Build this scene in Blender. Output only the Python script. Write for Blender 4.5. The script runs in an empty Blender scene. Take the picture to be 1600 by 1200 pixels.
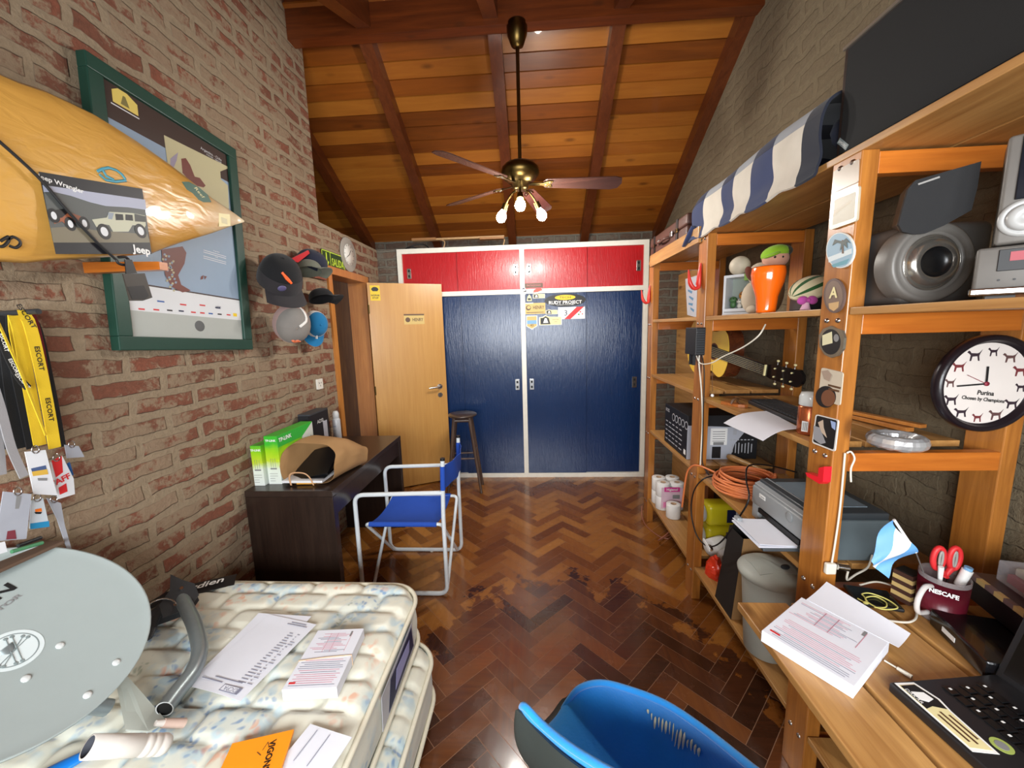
import bpy, bmesh, math, random
from mathutils import Vector, Matrix, Euler, noise
from math import radians as R_, sin, cos, pi, sqrt
random.seed(7)
S=bpy.context.scene; COL=S.collection
V=Vector
# ---------------- camera (room axes: X right, Y into the room, Z up)
def _cam():
    Y=V((834.-800,600-511.,-600)).normalized(); r=R_(1.07)
    d=V((sin(r),-cos(r),0)); d=(d-Y*d.dot(Y)).normalized(); Z=-d; X=Y.cross(Z)
    return Matrix((X,Y,Z))
CM=_cam(); CP=V((0,0,1.55))
cam=bpy.data.cameras.new('camera'); cam.sensor_width=36; cam.sensor_fit='HORIZONTAL'; cam.lens=13.5; cam.clip_start=.02
camo=bpy.data.objects.new('camera',cam); COL.objects.link(camo)
camo.matrix_world=Matrix.Translation(CP)@CM.to_4x4(); S.camera=camo
def P(x,y,X=None,Y=None,Z=None):
    """point of the room seen at photo pixel x,y on the plane X=, Y= or Z= (used to measure positions)"""
    d=CM@V((x-800,600-y,-600))
    t=(X-CP.x)/d.x if X is not None else (Y-CP.y)/d.y if Y is not None else (Z-CP.z)/d.z
    return CP+d*t
# ---------------- materials
def lin(c):
    if isinstance(c,(int,float)): c=(c,c,c)
    return tuple(((v/255)/12.92 if v/255<=.04045 else ((v/255+.055)/1.055)**2.4) for v in c)+(1,)
_M={}
def nt_new(name):
    m=bpy.data.materials.new(name); m.use_nodes=True; nt=m.node_tree
    return m,nt,nt.nodes['Principled BSDF']
def N(nt,t,**k):
    n=nt.nodes.new(t)
    for a,b in k.items():
        if a in n.inputs.keys() if hasattr(n.inputs,'keys') else False: n.inputs[a].default_value=b
        else: setattr(n,a,b)
    return n
def L(nt,a,b): nt.links.new(a,b)
def mixc(nt,fac,a,b,mode='MIX'):
    n=nt.nodes.new('ShaderNodeMix'); n.data_type='RGBA'; n.blend_type=mode
    for i,v in ((0,fac),(6,a),(7,b)):
        if hasattr(v,'links') or hasattr(v,'is_linked'): nt.links.new(v,n.inputs[i])
        else: n.inputs[i].default_value=v
    return n.outputs[2]
def ramp(nt,src,stops):
    n=nt.nodes.new('ShaderNodeValToRGB'); e=n.color_ramp.elements
    while len(e)<len(stops): e.new(.5)
    for i,(p,c) in enumerate(stops): e[i].position=p; e[i].color=c if len(c)==4 else lin(c)
    nt.links.new(src,n.inputs[0]); return n.outputs[0]
def coords(nt,scale=(1,1,1),kind='Object',rot=(0,0,0)):
    tc=nt.nodes.new('ShaderNodeTexCoord'); mp=nt.nodes.new('ShaderNodeMapping')
    mp.inputs['Scale'].default_value=scale; mp.inputs['Rotation'].default_value=rot
    nt.links.new(tc.outputs[kind],mp.inputs[0]); return mp.outputs[0]
def noise_(nt,vec,scale=5,detail=4,rough=.5,dist=0):
    n=nt.nodes.new('ShaderNodeTexNoise'); n.inputs['Scale'].default_value=scale; n.inputs['Detail'].default_value=detail
    n.inputs['Roughness'].default_value=rough; n.inputs['Distortion'].default_value=dist
    nt.links.new(vec,n.inputs['Vector']); return n.outputs['Fac']
def bump(nt,b,h,strength=.3,dist=.01):
    n=nt.nodes.new('ShaderNodeBump'); n.inputs['Strength'].default_value=strength; n.inputs['Distance'].default_value=dist
    nt.links.new(h,n.inputs['Height']); nt.links.new(n.outputs[0],b.inputs['Normal']); return n
def pm(name,col,rough=.5,metal=0,var=.08,scale=20,bmp=0,bscale=200,coat=0,trans=0,sheen=0,alpha=1,emit=None,estr=1):
    if name in _M: return _M[name]
    m,nt,b=nt_new(name); c=lin(col); v=coords(nt)
    f=noise_(nt,v,scale,3)
    lo=tuple(x*(1-var) for x in c[:3])+(1,); hi=tuple(min(1,x*(1+var)) for x in c[:3])+(1,)
    L(nt,mixc(nt,f,lo,hi),b.inputs['Base Color'])
    b.inputs['Roughness'].default_value=rough; b.inputs['Metallic'].default_value=metal
    b.inputs['Coat Weight'].default_value=coat; b.inputs['Transmission Weight'].default_value=trans
    b.inputs['Sheen Weight'].default_value=sheen; b.inputs['Alpha'].default_value=alpha
    if bmp: bump(nt,b,noise_(nt,v,bscale,2),bmp,.002)
    if emit is not None: b.inputs['Emission Color'].default_value=lin(emit); b.inputs['Emission Strength'].default_value=estr
    _M[name]=m; return m
def wood(name,dark,light,axis=1,rough=.35,knots=True,coat=.2,scale=1,kcol=(70,35,15)):
    if name in _M: return _M[name]
    m,nt,b=nt_new(name); s=[14*scale]*3; s[axis]=1.1*scale
    v=coords(nt,tuple(s)); g=noise_(nt,v,2.2,6,.6,.6)
    s2=[60*scale]*3; s2[axis]=2*scale
    g2=noise_(nt,coords(nt,tuple(s2)),2,3,.6,.2)
    c=ramp(nt,g,[(.25,dark),(.75,light)])
    c=mixc(nt,mathn(nt,'MULTIPLY',g2,.45),c,lin(dark),'MULTIPLY')
    if knots:
        s3=[9*scale]*3; s3[axis]=4*scale
        vo=nt.nodes.new('ShaderNodeTexVoronoi'); vo.inputs['Scale'].default_value=.8; L(nt,coords(nt,tuple(s3)),vo.inputs['Vector'])
        k=ramp(nt,vo.outputs['Distance'],[(.06,(1,1,1,1)),(.15,(0,0,0,1))])
        c=mixc(nt,mathn(nt,'MULTIPLY',k,.7),c,lin(kcol))
    L(nt,c,b.inputs['Base Color']); b.inputs['Roughness'].default_value=rough; b.inputs['Coat Weight'].default_value=coat; b.inputs['Coat Roughness'].default_value=.15
    bump(nt,b,g2,.15,.002); _M[name]=m; return m
def mathn(nt,op,a,b=None,c=None,clamp=False):
    n=nt.nodes.new('ShaderNodeMath'); n.operation=op; n.use_clamp=clamp
    for i,v in enumerate((a,b,c)):
        if v is None: continue
        if hasattr(v,'is_linked'): nt.links.new(v,n.inputs[i])
        else: n.inputs[i].default_value=v
    return n.outputs[0]
# ---------------- mesh builder
def frame(o,x,y):
    x=V(x).normalized(); y=V(y); z=x.cross(y).normalized(); y=z.cross(x)
    m=Matrix((x,y,z)).transposed().to_4x4(); m.translation=V(o); return m
def TR(loc=(0,0,0),rot=(0,0,0)):
    return Matrix.Translation(V(loc))@Euler([R_(a) for a in rot]).to_matrix().to_4x4()
def catmull(pts,n=6,closed=False):
    pts=[V(p) for p in pts]; out=[]; m=len(pts)
    rng=range(m) if closed else range(m-1)
    for i in rng:
        if closed: p0,p1,p2,p3=pts[i-1],pts[i],pts[(i+1)%m],pts[(i+2)%m]
        else: p0,p1,p2,p3=pts[max(i-1,0)],pts[i],pts[i+1],pts[min(i+2,m-1)]
        for k in range(n):
            t=k/n; out.append(.5*((2*p1)+(p2-p0)*t+(2*p0-5*p1+4*p2-p3)*t*t+(3*p1-p0-3*p2+p3)*t**3))
    if not closed: out.append(pts[-1].copy())
    return out
def fillet(pts,r,n=5,closed=False):
    pts=[V(p) for p in pts]; out=[]; m=len(pts)
    for i,p in enumerate(pts):
        if not closed and i in(0,m-1): out.append(p); continue
        a=pts[i-1]; b=pts[(i+1)%m]; da=(a-p); db=(b-p); rr=min(r,da.length*.49,db.length*.49)
        A=p+da.normalized()*rr; B=p+db.normalized()*rr
        for k in range(n+1):
            t=k/n; out.append(A*(1-t)**2+p*2*t*(1-t)+B*t*t)
    return out
_txt={}
class MB:
    def __init__(s): s.v=[];s.f=[];s.mi=[];s.sm=[];s.mats=[];s.X=Matrix.Identity(4);s.tint=None
    def m(s,mat):
        if mat not in s.mats: s.mats.append(mat)
        return s.mats.index(mat)
    def add(s,vs,fs,mat,smooth=False,X=None):
        o=len(s.v); T=s.X@X if X is not None else s.X
        s.v+=[T@V(p) for p in vs]; i=s.m(mat)
        for f in fs: s.f.append([o+a for a in f]); s.mi.append(i); s.sm.append(smooth)
        return s
    def bm(s,b,mat,smooth=False,X=None):
        b.verts.ensure_lookup_table(); 
        for i,v in enumerate(b.verts): v.index=i
        s.add([v.co.copy() for v in b.verts],[[v.index for v in f.verts] for f in b.faces],mat,smooth,X); b.free(); return s
    def box(s,c,d,mat,rot=None,bev=0,seg=2,X=None,smooth=False):
        T=Matrix.Translation(V(c)); 
        if rot is not None: T=T@Euler([R_(a) for a in rot]).to_matrix().to_4x4()
        if X is not None: T=X@T
        if bev<=0:
            x,y,z=[a/2 for a in d]
            return s.add([(-x,-y,-z),(x,-y,-z),(x,y,-z),(-x,y,-z),(-x,-y,z),(x,-y,z),(x,y,z),(-x,y,z)],[(0,3,2,1),(4,5,6,7),(0,1,5,4),(1,2,6,5),(2,3,7,6),(3,0,4,7)],mat,False,T)
        b=bmesh.new(); bmesh.ops.create_cube(b,size=1); bmesh.ops.scale(b,vec=V(d),verts=b.verts)
        bmesh.ops.bevel(b,geom=list(b.edges),offset=min(bev,min(d)*.49),segments=seg,affect='EDGES',profile=.5)
        return s.bm(b,mat,smooth or seg>2,T)
    def bb(s,x0,x1,y0,y1,z0,z1,mat,bev=0,seg=2,X=None): return s.box(((x0+x1)/2,(y0+y1)/2,(z0+z1)/2),(abs(x1-x0),abs(y1-y0),abs(z1-z0)),mat,None,bev,seg,X)
    def tube(s,pts,r,mat,seg=8,closed=False,cap=True,flat=None,X=None,smooth=True):
        pts=[V(p) for p in pts]; n=len(pts); vs=[];fs=[]
        rad=r if isinstance(r,(list,tuple)) else [r]*n
        t0=(pts[1]-pts[0]).normalized(); u=t0.cross(V((0,0,1)))
        if u.length<.05: u=t0.cross(V((1,0,0)))
        u.normalize(); pt=t0
        for i,p in enumerate(pts):
            if closed: t=(pts[(i+1)%n]-pts[i-1])
            else: t=(pts[min(i+1,n-1)]-pts[max(i-1,0)])
            t=t.normalized() if t.length>1e-9 else pt
            q=pt.rotation_difference(t); u=q@u; u=(u-t*u.dot(t)).normalized(); w=t.cross(u); pt=t
            a,b=(rad[i],rad[i]) if not flat else (rad[i],rad[i]*flat)
            for k in range(seg):
                an=2*pi*k/seg; vs.append(p+u*cos(an)*a+w*sin(an)*b)
        m=n if closed else n-1
        for i in range(m):
            j=(i+1)%n
            for k in range(seg):
                l=(k+1)%seg; fs.append((i*seg+k,i*seg+l,j*seg+l,j*seg+k))
        s.add(vs,fs,mat,smooth,X)
        if cap and not closed:
            s.add(vs[:seg],[tuple(reversed(range(seg)))],mat,False,X); s.add(vs[-seg:],[tuple(range(seg))],mat,False,X)
        return s
    def cyl(s,a,b,r,mat,r2=None,seg=16,X=None): return s.tube([a,b],[r,r if r2 is None else r2],mat,seg,X=X)
    def lathe(s,prof,mat,seg=24,X=None,smooth=True,arc=2*pi):
        vs=[];fs=[];n=len(prof); full=abs(arc-2*pi)<1e-6; ks=seg if full else seg+1
        for k in range(ks):
            a=arc*k/seg
            for r,h in prof: vs.append((r*cos(a),r*sin(a),h))
        for k in range(seg):
            l=(k+1)%ks
            for i in range(n-1): fs.append((k*n+i,l*n+i,l*n+i+1,k*n+i+1))
        return s.add(vs,fs,mat,smooth,X)
    def ell(s,c,r,mat,rot=(0,0,0),seg=16,rings=10,X=None,fn=None):
        if isinstance(r,(int,float)): r=(r,r,r)
        b=bmesh.new(); bmesh.ops.create_uvsphere(b,u_segments=seg,v_segments=rings,radius=1)
        for v in b.verts:
            if fn: v.co=fn(v.co)
            v.co=V((v.co.x*r[0],v.co.y*r[1],v.co.z*r[2]))
        T=TR(c,rot); return s.bm(b,mat,True,X@T if X is not None else T)
    def prism(s,pts,h,mat,X=None,z0=0,smooth=False,mside=None):
        n=len(pts); a=[(p[0],p[1],z0) for p in pts]; b=[(p[0],p[1],z0+h) for p in pts]
        s.add(a+b,[tuple(reversed(range(n))),tuple(range(n,2*n))],mat,False,X)
        return s.add(a+b,[(i,(i+1)%n,n+(i+1)%n,n+i) for i in range(n)],mside or mat,smooth,X)
    def sheet(s,fn,nu,nv,mat,th=.0006,mat2=None,smooth=True,X=None):
        g=[[V(fn(i/nu,j/nv)) for j in range(nv+1)] for i in range(nu+1)]
        nrm=[[None]*(nv+1) for _ in range(nu+1)]
        for i in range(nu+1):
            for j in range(nv+1):
                a=g[min(i+1,nu)][j]-g[max(i-1,0)][j]; b=g[i][min(j+1,nv)]-g[i][max(j-1,0)]
                c=a.cross(b); nrm[i][j]=c.normalized() if c.length>1e-12 else V((0,0,1))
        W=nv+1; top=[g[i][j] for i in range(nu+1) for j in range(W)]; bot=[g[i][j]-nrm[i][j]*th for i in range(nu+1) for j in range(W)]
        q=[(i*W+j,(i+1)*W+j,(i+1)*W+j+1,i*W+j+1) for i in range(nu) for j in range(nv)]
        s.add(top,q,mat,smooth,X); s.add(bot,[tuple(reversed(f)) for f in q],mat2 or mat,smooth,X)
        o=len(top); rim=[]; loop=[(0,j) for j in range(nv)]+[(i,nv) for i in range(nu)]+[(nu,j) for j in range(nv,0,-1)]+[(i,0) for i in range(nu,0,-1)]
        ids=[i*W+j for i,j in loop]; m=len(ids)
        vs=[top[k] for k in ids]+[bot[k] for k in ids]
        s.add(vs,[(i,(i+1)%m,m+(i+1)%m,m+i) for i in range(m)],mat2 or mat,False,X); return s
    def text(s,t,X,size,mat,ext=.0003,align='CENTER',sx=1,shear=0,bold=0):
        key=(t,align,bold,shear)
        if key not in _txt:
            cu=bpy.data.curves.new('t','FONT'); cu.body=t; cu.size=1; cu.align_x=align; cu.align_y='CENTER'; cu.resolution_u=2; cu.shear=shear; cu.offset=bold
            ob=bpy.data.objects.new('t',cu); me=ob.to_mesh()
            _txt[key]=([v.co.copy() for v in me.vertices],[tuple(p.vertices) for p in me.polygons])
            ob.to_mesh_clear(); bpy.data.objects.remove(ob); bpy.data.curves.remove(cu)
        vs,fs=_txt[key]
        s.add([V((v.x*size*sx,v.y*size,ext)) for v in vs],fs,mat,False,X); return s
    def build(s,name,parent=None,label=None,cat=None,group=None,kind=None,loc=None,world=True,sub=0,autosm=False,wn=False):
        """meshes are given in room coordinates unless world=False; parts are parented to parent"""
        me=bpy.data.meshes.new(name); o=bpy.data.objects.new(name,me); COL.objects.link(o)
        if parent is not None:
            o.parent=parent; base=WM(parent) if world else Matrix.Identity(4); o.matrix_parent_inverse=Matrix.Identity(4)
        else:
            if loc is None:
                xs=[v.x for v in s.v]; ys=[v.y for v in s.v]; zs=[v.z for v in s.v]
                loc=((min(xs)+max(xs))/2,(min(ys)+max(ys))/2,min(zs))
            base=Matrix.Translation(V(loc)) if world else Matrix.Identity(4); o.location=V(loc) 
        inv=base.inverted()
        me.from_pydata([inv@v for v in s.v],[],s.f)
        for mt in s.mats: me.materials.append(mt)
        for i,p in enumerate(me.polygons): p.material_index=s.mi[i]; p.use_smooth=s.sm[i]
        if s.tint:
            at=me.color_attributes.new('tint','FLOAT_COLOR','CORNER')
            for i,p in enumerate(me.polygons):
                for li in p.loop_indices: at.data[li].color=s.tint[i]
        me.update()
        tagp(o,label,cat,group,kind)
        if sub:
            md=o.modifiers.new('s','SUBSURF'); md.levels=sub; md.render_levels=sub
        return o
def WM(o):
    M=o.matrix_basis.copy()
    while o.parent: o=o.parent; M=o.matrix_basis@M
    return M
def tagp(o,label=None,cat=None,group=None,kind=None):
    if label:o['label']=label
    if cat:o['category']=cat
    if group:o['group']=group
    if kind:o['kind']=kind
def thing(name,label,cat,loc=(0,0,0),rotz=0,group=None,M=None,kind=None):
    o=bpy.data.objects.new(name,None); COL.objects.link(o); o.empty_display_size=.05
    if M is not None: o.matrix_basis=M
    else: o.location=V(loc); o.rotation_euler=(0,0,rotz)
    tagp(o,label,cat,group,kind); return o
def dup(root,M,label=None,group=None):
    def cp(o,par):
        c=o.copy(); COL.objects.link(c); c.parent=par
        for ch in [x for x in bpy.data.objects if x.parent==o and x!=c and x.name in names]: cp(ch,c)
        return c
    names={x.name for x in bpy.data.objects}
    r=cp(root,None); r.matrix_basis=M
    if label: r['label']=label
    if group: r['group']=group
    return r
# ================= THE ROOM
XL,XR,YB,YN=-1.53,1.40,4.5,-.95
YW=3.83        # wardrobe front
def brick(name,ax,c1,c2,mort,cover,seed=0,bw=.27,rh=.083,ms=.013,gr=.7,wob=.035):
    m,nt,b=nt_new(name)
    tc=nt.nodes.new('ShaderNodeTexCoord'); sep=nt.nodes.new('ShaderNodeSeparateXYZ'); L(nt,tc.outputs['Object'],sep.inputs[0])
    cb=nt.nodes.new('ShaderNodeCombineXYZ'); L(nt,sep.outputs[ax],cb.inputs[0]); L(nt,sep.outputs[2],cb.inputs[1]); cb.inputs[2].default_value=seed
    w=nt.nodes.new('ShaderNodeTexNoise'); w.inputs['Scale'].default_value=7; w.inputs['Detail'].default_value=4; L(nt,cb.outputs[0],w.inputs['Vector'])
    sub=nt.nodes.new('ShaderNodeVectorMath'); sub.operation='SUBTRACT'; L(nt,w.outputs['Color'],sub.inputs[0]); sub.inputs[1].default_value=(.5,.5,.5)
    sc=nt.nodes.new('ShaderNodeVectorMath'); sc.operation='SCALE'; sc.inputs['Scale'].default_value=wob; L(nt,sub.outputs[0],sc.inputs[0])
    ad=nt.nodes.new('ShaderNodeVectorMath'); L(nt,cb.outputs[0],ad.inputs[0]); L(nt,sc.outputs[0],ad.inputs[1]); v=ad.outputs[0]
    br=nt.nodes.new('ShaderNodeTexBrick'); L(nt,v,br.inputs['Vector']); br.inputs['Scale'].default_value=1
    br.inputs['Brick Width'].default_value=bw; br.inputs['Row Height'].default_value=rh; br.inputs['Mortar Size'].default_value=ms; br.inputs['Mortar Smooth'].default_value=.25
    br.inputs['Color1'].default_value=lin(c1); br.inputs['Color2'].default_value=lin(c2); br.inputs['Bias'].default_value=0
    n1=noise_(nt,v,9,6,.65); n2=noise_(nt,v,45,6,.7); n3=noise_(nt,v,1.6,3,.5)
    bc=mixc(nt,n2,br.outputs['Color'],lin(tuple(x*.62 for x in c2)))
    # cement smeared over the bricks
    k=mathn(nt,'ADD',n1,mathn(nt,'MULTIPLY',n3,.55)); k=mathn(nt,'ADD',k,mathn(nt,'MULTIPLY',mathn(nt,'SUBTRACT',n2,.5),.5))
    cov=ramp(nt,k,[(cover,(0,0,0,1)),(cover+.09,(1,1,1,1))]); 
    mo=mixc(nt,n2,lin(tuple(x*.78 for x in mort)),lin(tuple(min(255,x*1.1) for x in mort)))
    fac=mathn(nt,'MAXIMUM',br.outputs['Fac'],mathn(nt,'MULTIPLY',cov,.8))
    L(nt,mixc(nt,fac,bc,mo),b.inputs['Base Color']); b.inputs['Roughness'].default_value=.9
    h=mathn(nt,'ADD',mathn(nt,'MULTIPLY',br.outputs['Fac'],-gr),mathn(nt,'ADD',mathn(nt,'MULTIPLY',n1,.8),mathn(nt,'MULTIPLY',n2,.45)))
    bump(nt,b,h,.9,.016); return m
M_brL=brick('brick_left',1,(156,90,66),(132,82,60),(152,133,108),.72,0,.27,.083,.018,.4,.052)
M_brR=brick('brick_right',1,(116,92,68),(104,86,64),(124,110,86),.48,3.3,.27,.085,.020,.25,.075)
M_brB=brick('brick_back',0,(128,105,88),(108,86,72),(112,106,94),.76,1.7,.24,.075,.012)
M_plas=pm('plaster',(190,186,178),.9)
M_pine=wood('door_ply',(198,148,78),(210,162,90),2,.35,False,.1,.6)
def wall(name,mat,boxes):
    m=MB()
    for b in boxes: m.bb(*b,mat)
    return m.build(name,kind='structure',loc=(0,0,0))
DY0,DY1,DZ=2.90,3.52,2.0       # doorway in the left wall
zt=lambda Y: 3.50-.42*(2.65-Y)
# tall part of the left wall (its top follows the roof)
def polywall(name,X0,X1,pts,mat):
    m=MB(); m.prism([(p[0],p[1]) for p in pts],X1-X0,mat,X=frame((X0,0,0),(0,1,0),(0,0,1))); return m.build(name,kind='structure',loc=(0,0,0))
ZR=3.80
m=MB(); m.prism([(YN,0),(2.82,0),(2.82,ZR),(2.65,3.78),(YN,2.28)],-.15,M_brL,X=frame((XL,0,0),(0,1,0),(0,0,1)))
m.bb(XL-.15,XL,2.82,DY0,0,2.34,M_brL); m.bb(XL-.15,XL,DY1,4.0,0,2.34,M_brL); m.bb(XL-.15,XL,DY0,DY1,DZ+.0,2.34,M_brL)
m.build('wall_left',kind='structure',loc=(0,0,0))
wall('wall_hall',wood('hall_boards',(96,56,22),(150,98,44),2,.4,False,.1,.7,),[(-2.50,-2.44,2.2,4.6,0,3.3)])
m=MB()
m.bb(-2.5,XL-.15,2.3,3.62,2.3,2.34,_M['hall_boards']) if 0 else None
m.bb(-2.5,XL-.15,3.58,3.62,0,2.3,wood('hall_boards',(96,56,22),(150,98,44),2)); m.build('wall_passage',kind='structure',loc=(0,0,0))
m=MB(); m.prism([(YN,0),(4.7,0),(4.7,2.9),(2.65,ZR),(YN,2.28)],.15,M_brR,X=frame((XR,0,0),(0,1,0),(0,0,1))); m.build('wall_right',kind='structure',loc=(0,0,0))
wall('wall_back',M_brB,[(-2.6,XR,YB,YB+.15,0,2.75),(XL,-1.325,YW+.02,YW+.62,0,2.345),(1.105,XR,YW+.02,YW+.62,0,2.345)])
# wall behind the photographer with its window
WX0,WX1,WZ0,WZ1=-1.2,1.1,1.05,1.98
wall('wall_near',M_brB,[(XL,WX0,YN-.15,YN,0,2.3),(WX1,XR,YN-.15,YN,0,2.3),(WX0,WX1,YN-.15,YN,0,WZ0),(WX0,WX1,YN-.15,YN,WZ1,2.3)])
M_wwhite=pm('window_paint',(225,222,212),.4)
m=MB()
for a in ((WX0,WX0+.05,WZ0,WZ1),(WX1-.05,WX1,WZ0,WZ1),(WX0,WX1,WZ0,WZ0+.05),(WX0,WX1,WZ1-.05,WZ1),(-.075,-.025,WZ0,WZ1)):
    m.bb(a[0],a[1],YN-.09,YN-.04,a[2],a[3],M_wwhite)
m.build('window_1',kind='structure',loc=(0,0,0))
# ---- floor: herringbone parquet
def floor_mat():
    m,nt,b=nt_new('parquet')
    at=nt.nodes.new('ShaderNodeAttribute'); at.attribute_name='tint'
    sp=nt.nodes.new('ShaderNodeSeparateColor'); L(nt,at.outputs['Color'],sp.inputs[0])
    # grain along each block: two diagonal directions chosen by blue channel
    ga=noise_(nt,coords(nt,(3,40,3),rot=(0,0,R_(45))),1.5,5,.6,.5); gb=noise_(nt,coords(nt,(40,3,3),rot=(0,0,R_(45))),1.5,5,.6,.5)
    g=nt.nodes.new('ShaderNodeMix'); L(nt,sp.outputs[2],g.inputs[0]); L(nt,ga,g.inputs[2]); L(nt,gb,g.inputs[3]); g=g.outputs[0]
    t=mathn(nt,'ADD',mathn(nt,'MULTIPLY',sp.outputs[0],.72),mathn(nt,'MULTIPLY',g,.5))
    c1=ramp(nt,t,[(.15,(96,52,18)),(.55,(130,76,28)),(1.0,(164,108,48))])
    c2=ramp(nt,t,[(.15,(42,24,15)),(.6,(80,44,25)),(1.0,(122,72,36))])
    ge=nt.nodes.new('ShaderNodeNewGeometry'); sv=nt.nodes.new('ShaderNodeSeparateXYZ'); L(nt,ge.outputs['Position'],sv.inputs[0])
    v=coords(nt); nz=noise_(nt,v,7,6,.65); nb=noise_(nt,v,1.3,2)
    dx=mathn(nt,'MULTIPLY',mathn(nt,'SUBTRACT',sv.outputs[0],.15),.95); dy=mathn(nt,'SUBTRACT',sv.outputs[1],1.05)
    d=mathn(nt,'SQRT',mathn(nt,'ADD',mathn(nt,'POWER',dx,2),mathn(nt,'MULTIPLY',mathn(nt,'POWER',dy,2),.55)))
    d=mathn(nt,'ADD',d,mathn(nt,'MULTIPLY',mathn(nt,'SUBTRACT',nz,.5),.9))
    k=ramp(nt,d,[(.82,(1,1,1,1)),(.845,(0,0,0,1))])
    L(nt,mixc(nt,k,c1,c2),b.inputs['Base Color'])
    r=ramp(nt,nz,[(.3,(.16,)*3+(1,)),(.75,(.34,)*3+(1,))]); L(nt,r,b.inputs['Roughness']); b.inputs['Coat Weight'].default_value=.35; b.inputs['Coat Roughness'].default_value=.12
    bump(nt,b,noise_(nt,v,30,3),.12,.003); return m
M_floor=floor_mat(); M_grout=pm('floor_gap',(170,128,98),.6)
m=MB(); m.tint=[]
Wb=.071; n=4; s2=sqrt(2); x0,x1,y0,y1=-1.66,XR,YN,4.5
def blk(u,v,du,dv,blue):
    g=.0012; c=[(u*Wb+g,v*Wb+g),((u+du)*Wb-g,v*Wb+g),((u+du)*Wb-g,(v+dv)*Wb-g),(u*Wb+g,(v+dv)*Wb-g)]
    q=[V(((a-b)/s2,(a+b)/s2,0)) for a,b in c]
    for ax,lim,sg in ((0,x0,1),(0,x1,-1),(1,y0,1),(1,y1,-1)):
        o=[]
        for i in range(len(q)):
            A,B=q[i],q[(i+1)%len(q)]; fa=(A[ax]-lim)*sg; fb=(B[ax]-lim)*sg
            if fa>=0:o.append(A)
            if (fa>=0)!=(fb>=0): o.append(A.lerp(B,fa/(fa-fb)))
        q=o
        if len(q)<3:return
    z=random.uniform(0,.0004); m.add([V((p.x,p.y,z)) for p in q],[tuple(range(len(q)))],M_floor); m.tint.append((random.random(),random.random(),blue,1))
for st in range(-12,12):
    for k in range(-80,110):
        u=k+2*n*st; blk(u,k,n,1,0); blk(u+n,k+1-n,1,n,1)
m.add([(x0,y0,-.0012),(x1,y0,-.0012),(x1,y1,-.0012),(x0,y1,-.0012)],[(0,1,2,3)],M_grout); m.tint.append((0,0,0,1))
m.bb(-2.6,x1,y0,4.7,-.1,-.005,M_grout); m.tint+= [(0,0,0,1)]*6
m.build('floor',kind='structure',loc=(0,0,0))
# ---- ceiling boards
def board_mat(name,a,b2,c3,axis=0):
    m,nt,b=nt_new(name); at=nt.nodes.new('ShaderNodeAttribute'); at.attribute_name='tint'
    sp=nt.nodes.new('ShaderNodeSeparateColor'); L(nt,at.outputs['Color'],sp.inputs[0])
    s=[12]*3; s[axis]=1.2; g=noise_(nt,coords(nt,tuple(s)),2,6,.6,.8)
    vo=nt.nodes.new('ShaderNodeTexVoronoi'); vo.inputs['Scale'].default_value=1; s3=[7]*3; s3[axis]=2.6; L(nt,coords(nt,tuple(s3)),vo.inputs['Vector'])
    k=ramp(nt,vo.outputs['Distance'],[(.05,(1,1,1,1)),(.16,(0,0,0,1))])
    t=mathn(nt,'ADD',mathn(nt,'MULTIPLY',sp.outputs[0],.6),mathn(nt,'MULTIPLY',g,.5))
    c=ramp(nt,t,[(.15,a),(.55,b2),(.95,c3)]); c=mixc(nt,mathn(nt,'MULTIPLY',k,.6),c,lin((60,26,8)))
    L(nt,c,b.inputs['Base Color']); b.inputs['Roughness'].default_value=.36; b.inputs['Coat Weight'].default_value=.15
    bump(nt,b,g,.15,.004); return m
M_ceil=board_mat('ceiling_boards',(84,40,10),(128,68,18),(158,98,34))
ZB=2.56; sl=.55
m=MB(); m.tint=[]
def cb(x0,x1,ya,yb,za,zb):
    d=V((0,yb-ya,zb-za)).normalized(); nr=V((0,-d.z,d.y)); g=.004
    a=V((x0,ya,za)); b=V((x1,ya,za)); c=V((x1,yb,zb)); e=V((x0,yb,zb)); up=nr*.012
    pts=[a+up,b+up,b+d*g,a+d*g,e-d*g,c-d*g,c+up,e+up]
    m.add(pts,[(0,1,2,3),(3,2,5,4),(4,5,6,7)],M_ceil); t=(random.random(),random.random(),0,1); m.tint+=[t]*3
bw=.118; ln=sqrt((4.7-2.72)**2*(1+sl*sl)); nb=int(ln/bw)+1
segs=[-2.7,-1.85,-1.07,-.23,.56,XR+.02]
for i in range(nb):
    ya=4.7-(i+1)*bw/sqrt(1+sl*sl); yb=ya+bw/sqrt(1+sl*sl); za=ZB+sl*(YB-ya); zb=ZB+sl*(YB-yb)
    if i%3==0: cuts=[-2.7,-1.07,.56,XR+.02]
    elif i%3==1: cuts=[-2.7,-.23,XR+.02]
    else: cuts=[-2.7,-1.85,-.23,XR+.02]
    for a,b in zip(cuts[:-1],cuts[1:]): cb(a,b,ya,yb,za,zb)
s1=.42
for i in range(33):
    yb=2.655-i*bw/sqrt(1+s1*s1); ya=yb-bw/sqrt(1+s1*s1); f=lambda Y:3.78-.42*(2.65-Y)
    cb(-1.68,XR+.1,ya,yb,f(ya),f(yb))
m.add([(-2.7,4.75,2.60+.0),(XR+.2,4.75,2.60),(XR+.2,2.70,3.72),(-2.7,2.70,3.72)],[(0,1,2,3)],M_ceil); m.tint.append((.1,0,0,1))
m.build('ceiling',kind='structure',loc=(0,0,0))
M_beam=wood('beam_wood',(80,34,12),(122,58,20),0,.36,True,.1)
M_raft=wood('rafter_wood',(80,36,14),(112,56,24),1,.36,False,.1)
m=MB(); m.bb(-2.6,XR,2.654,2.735,3.40,3.83,M_beam); m.build('trim_1',kind='structure',loc=(0,0,0))
k=2
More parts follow.
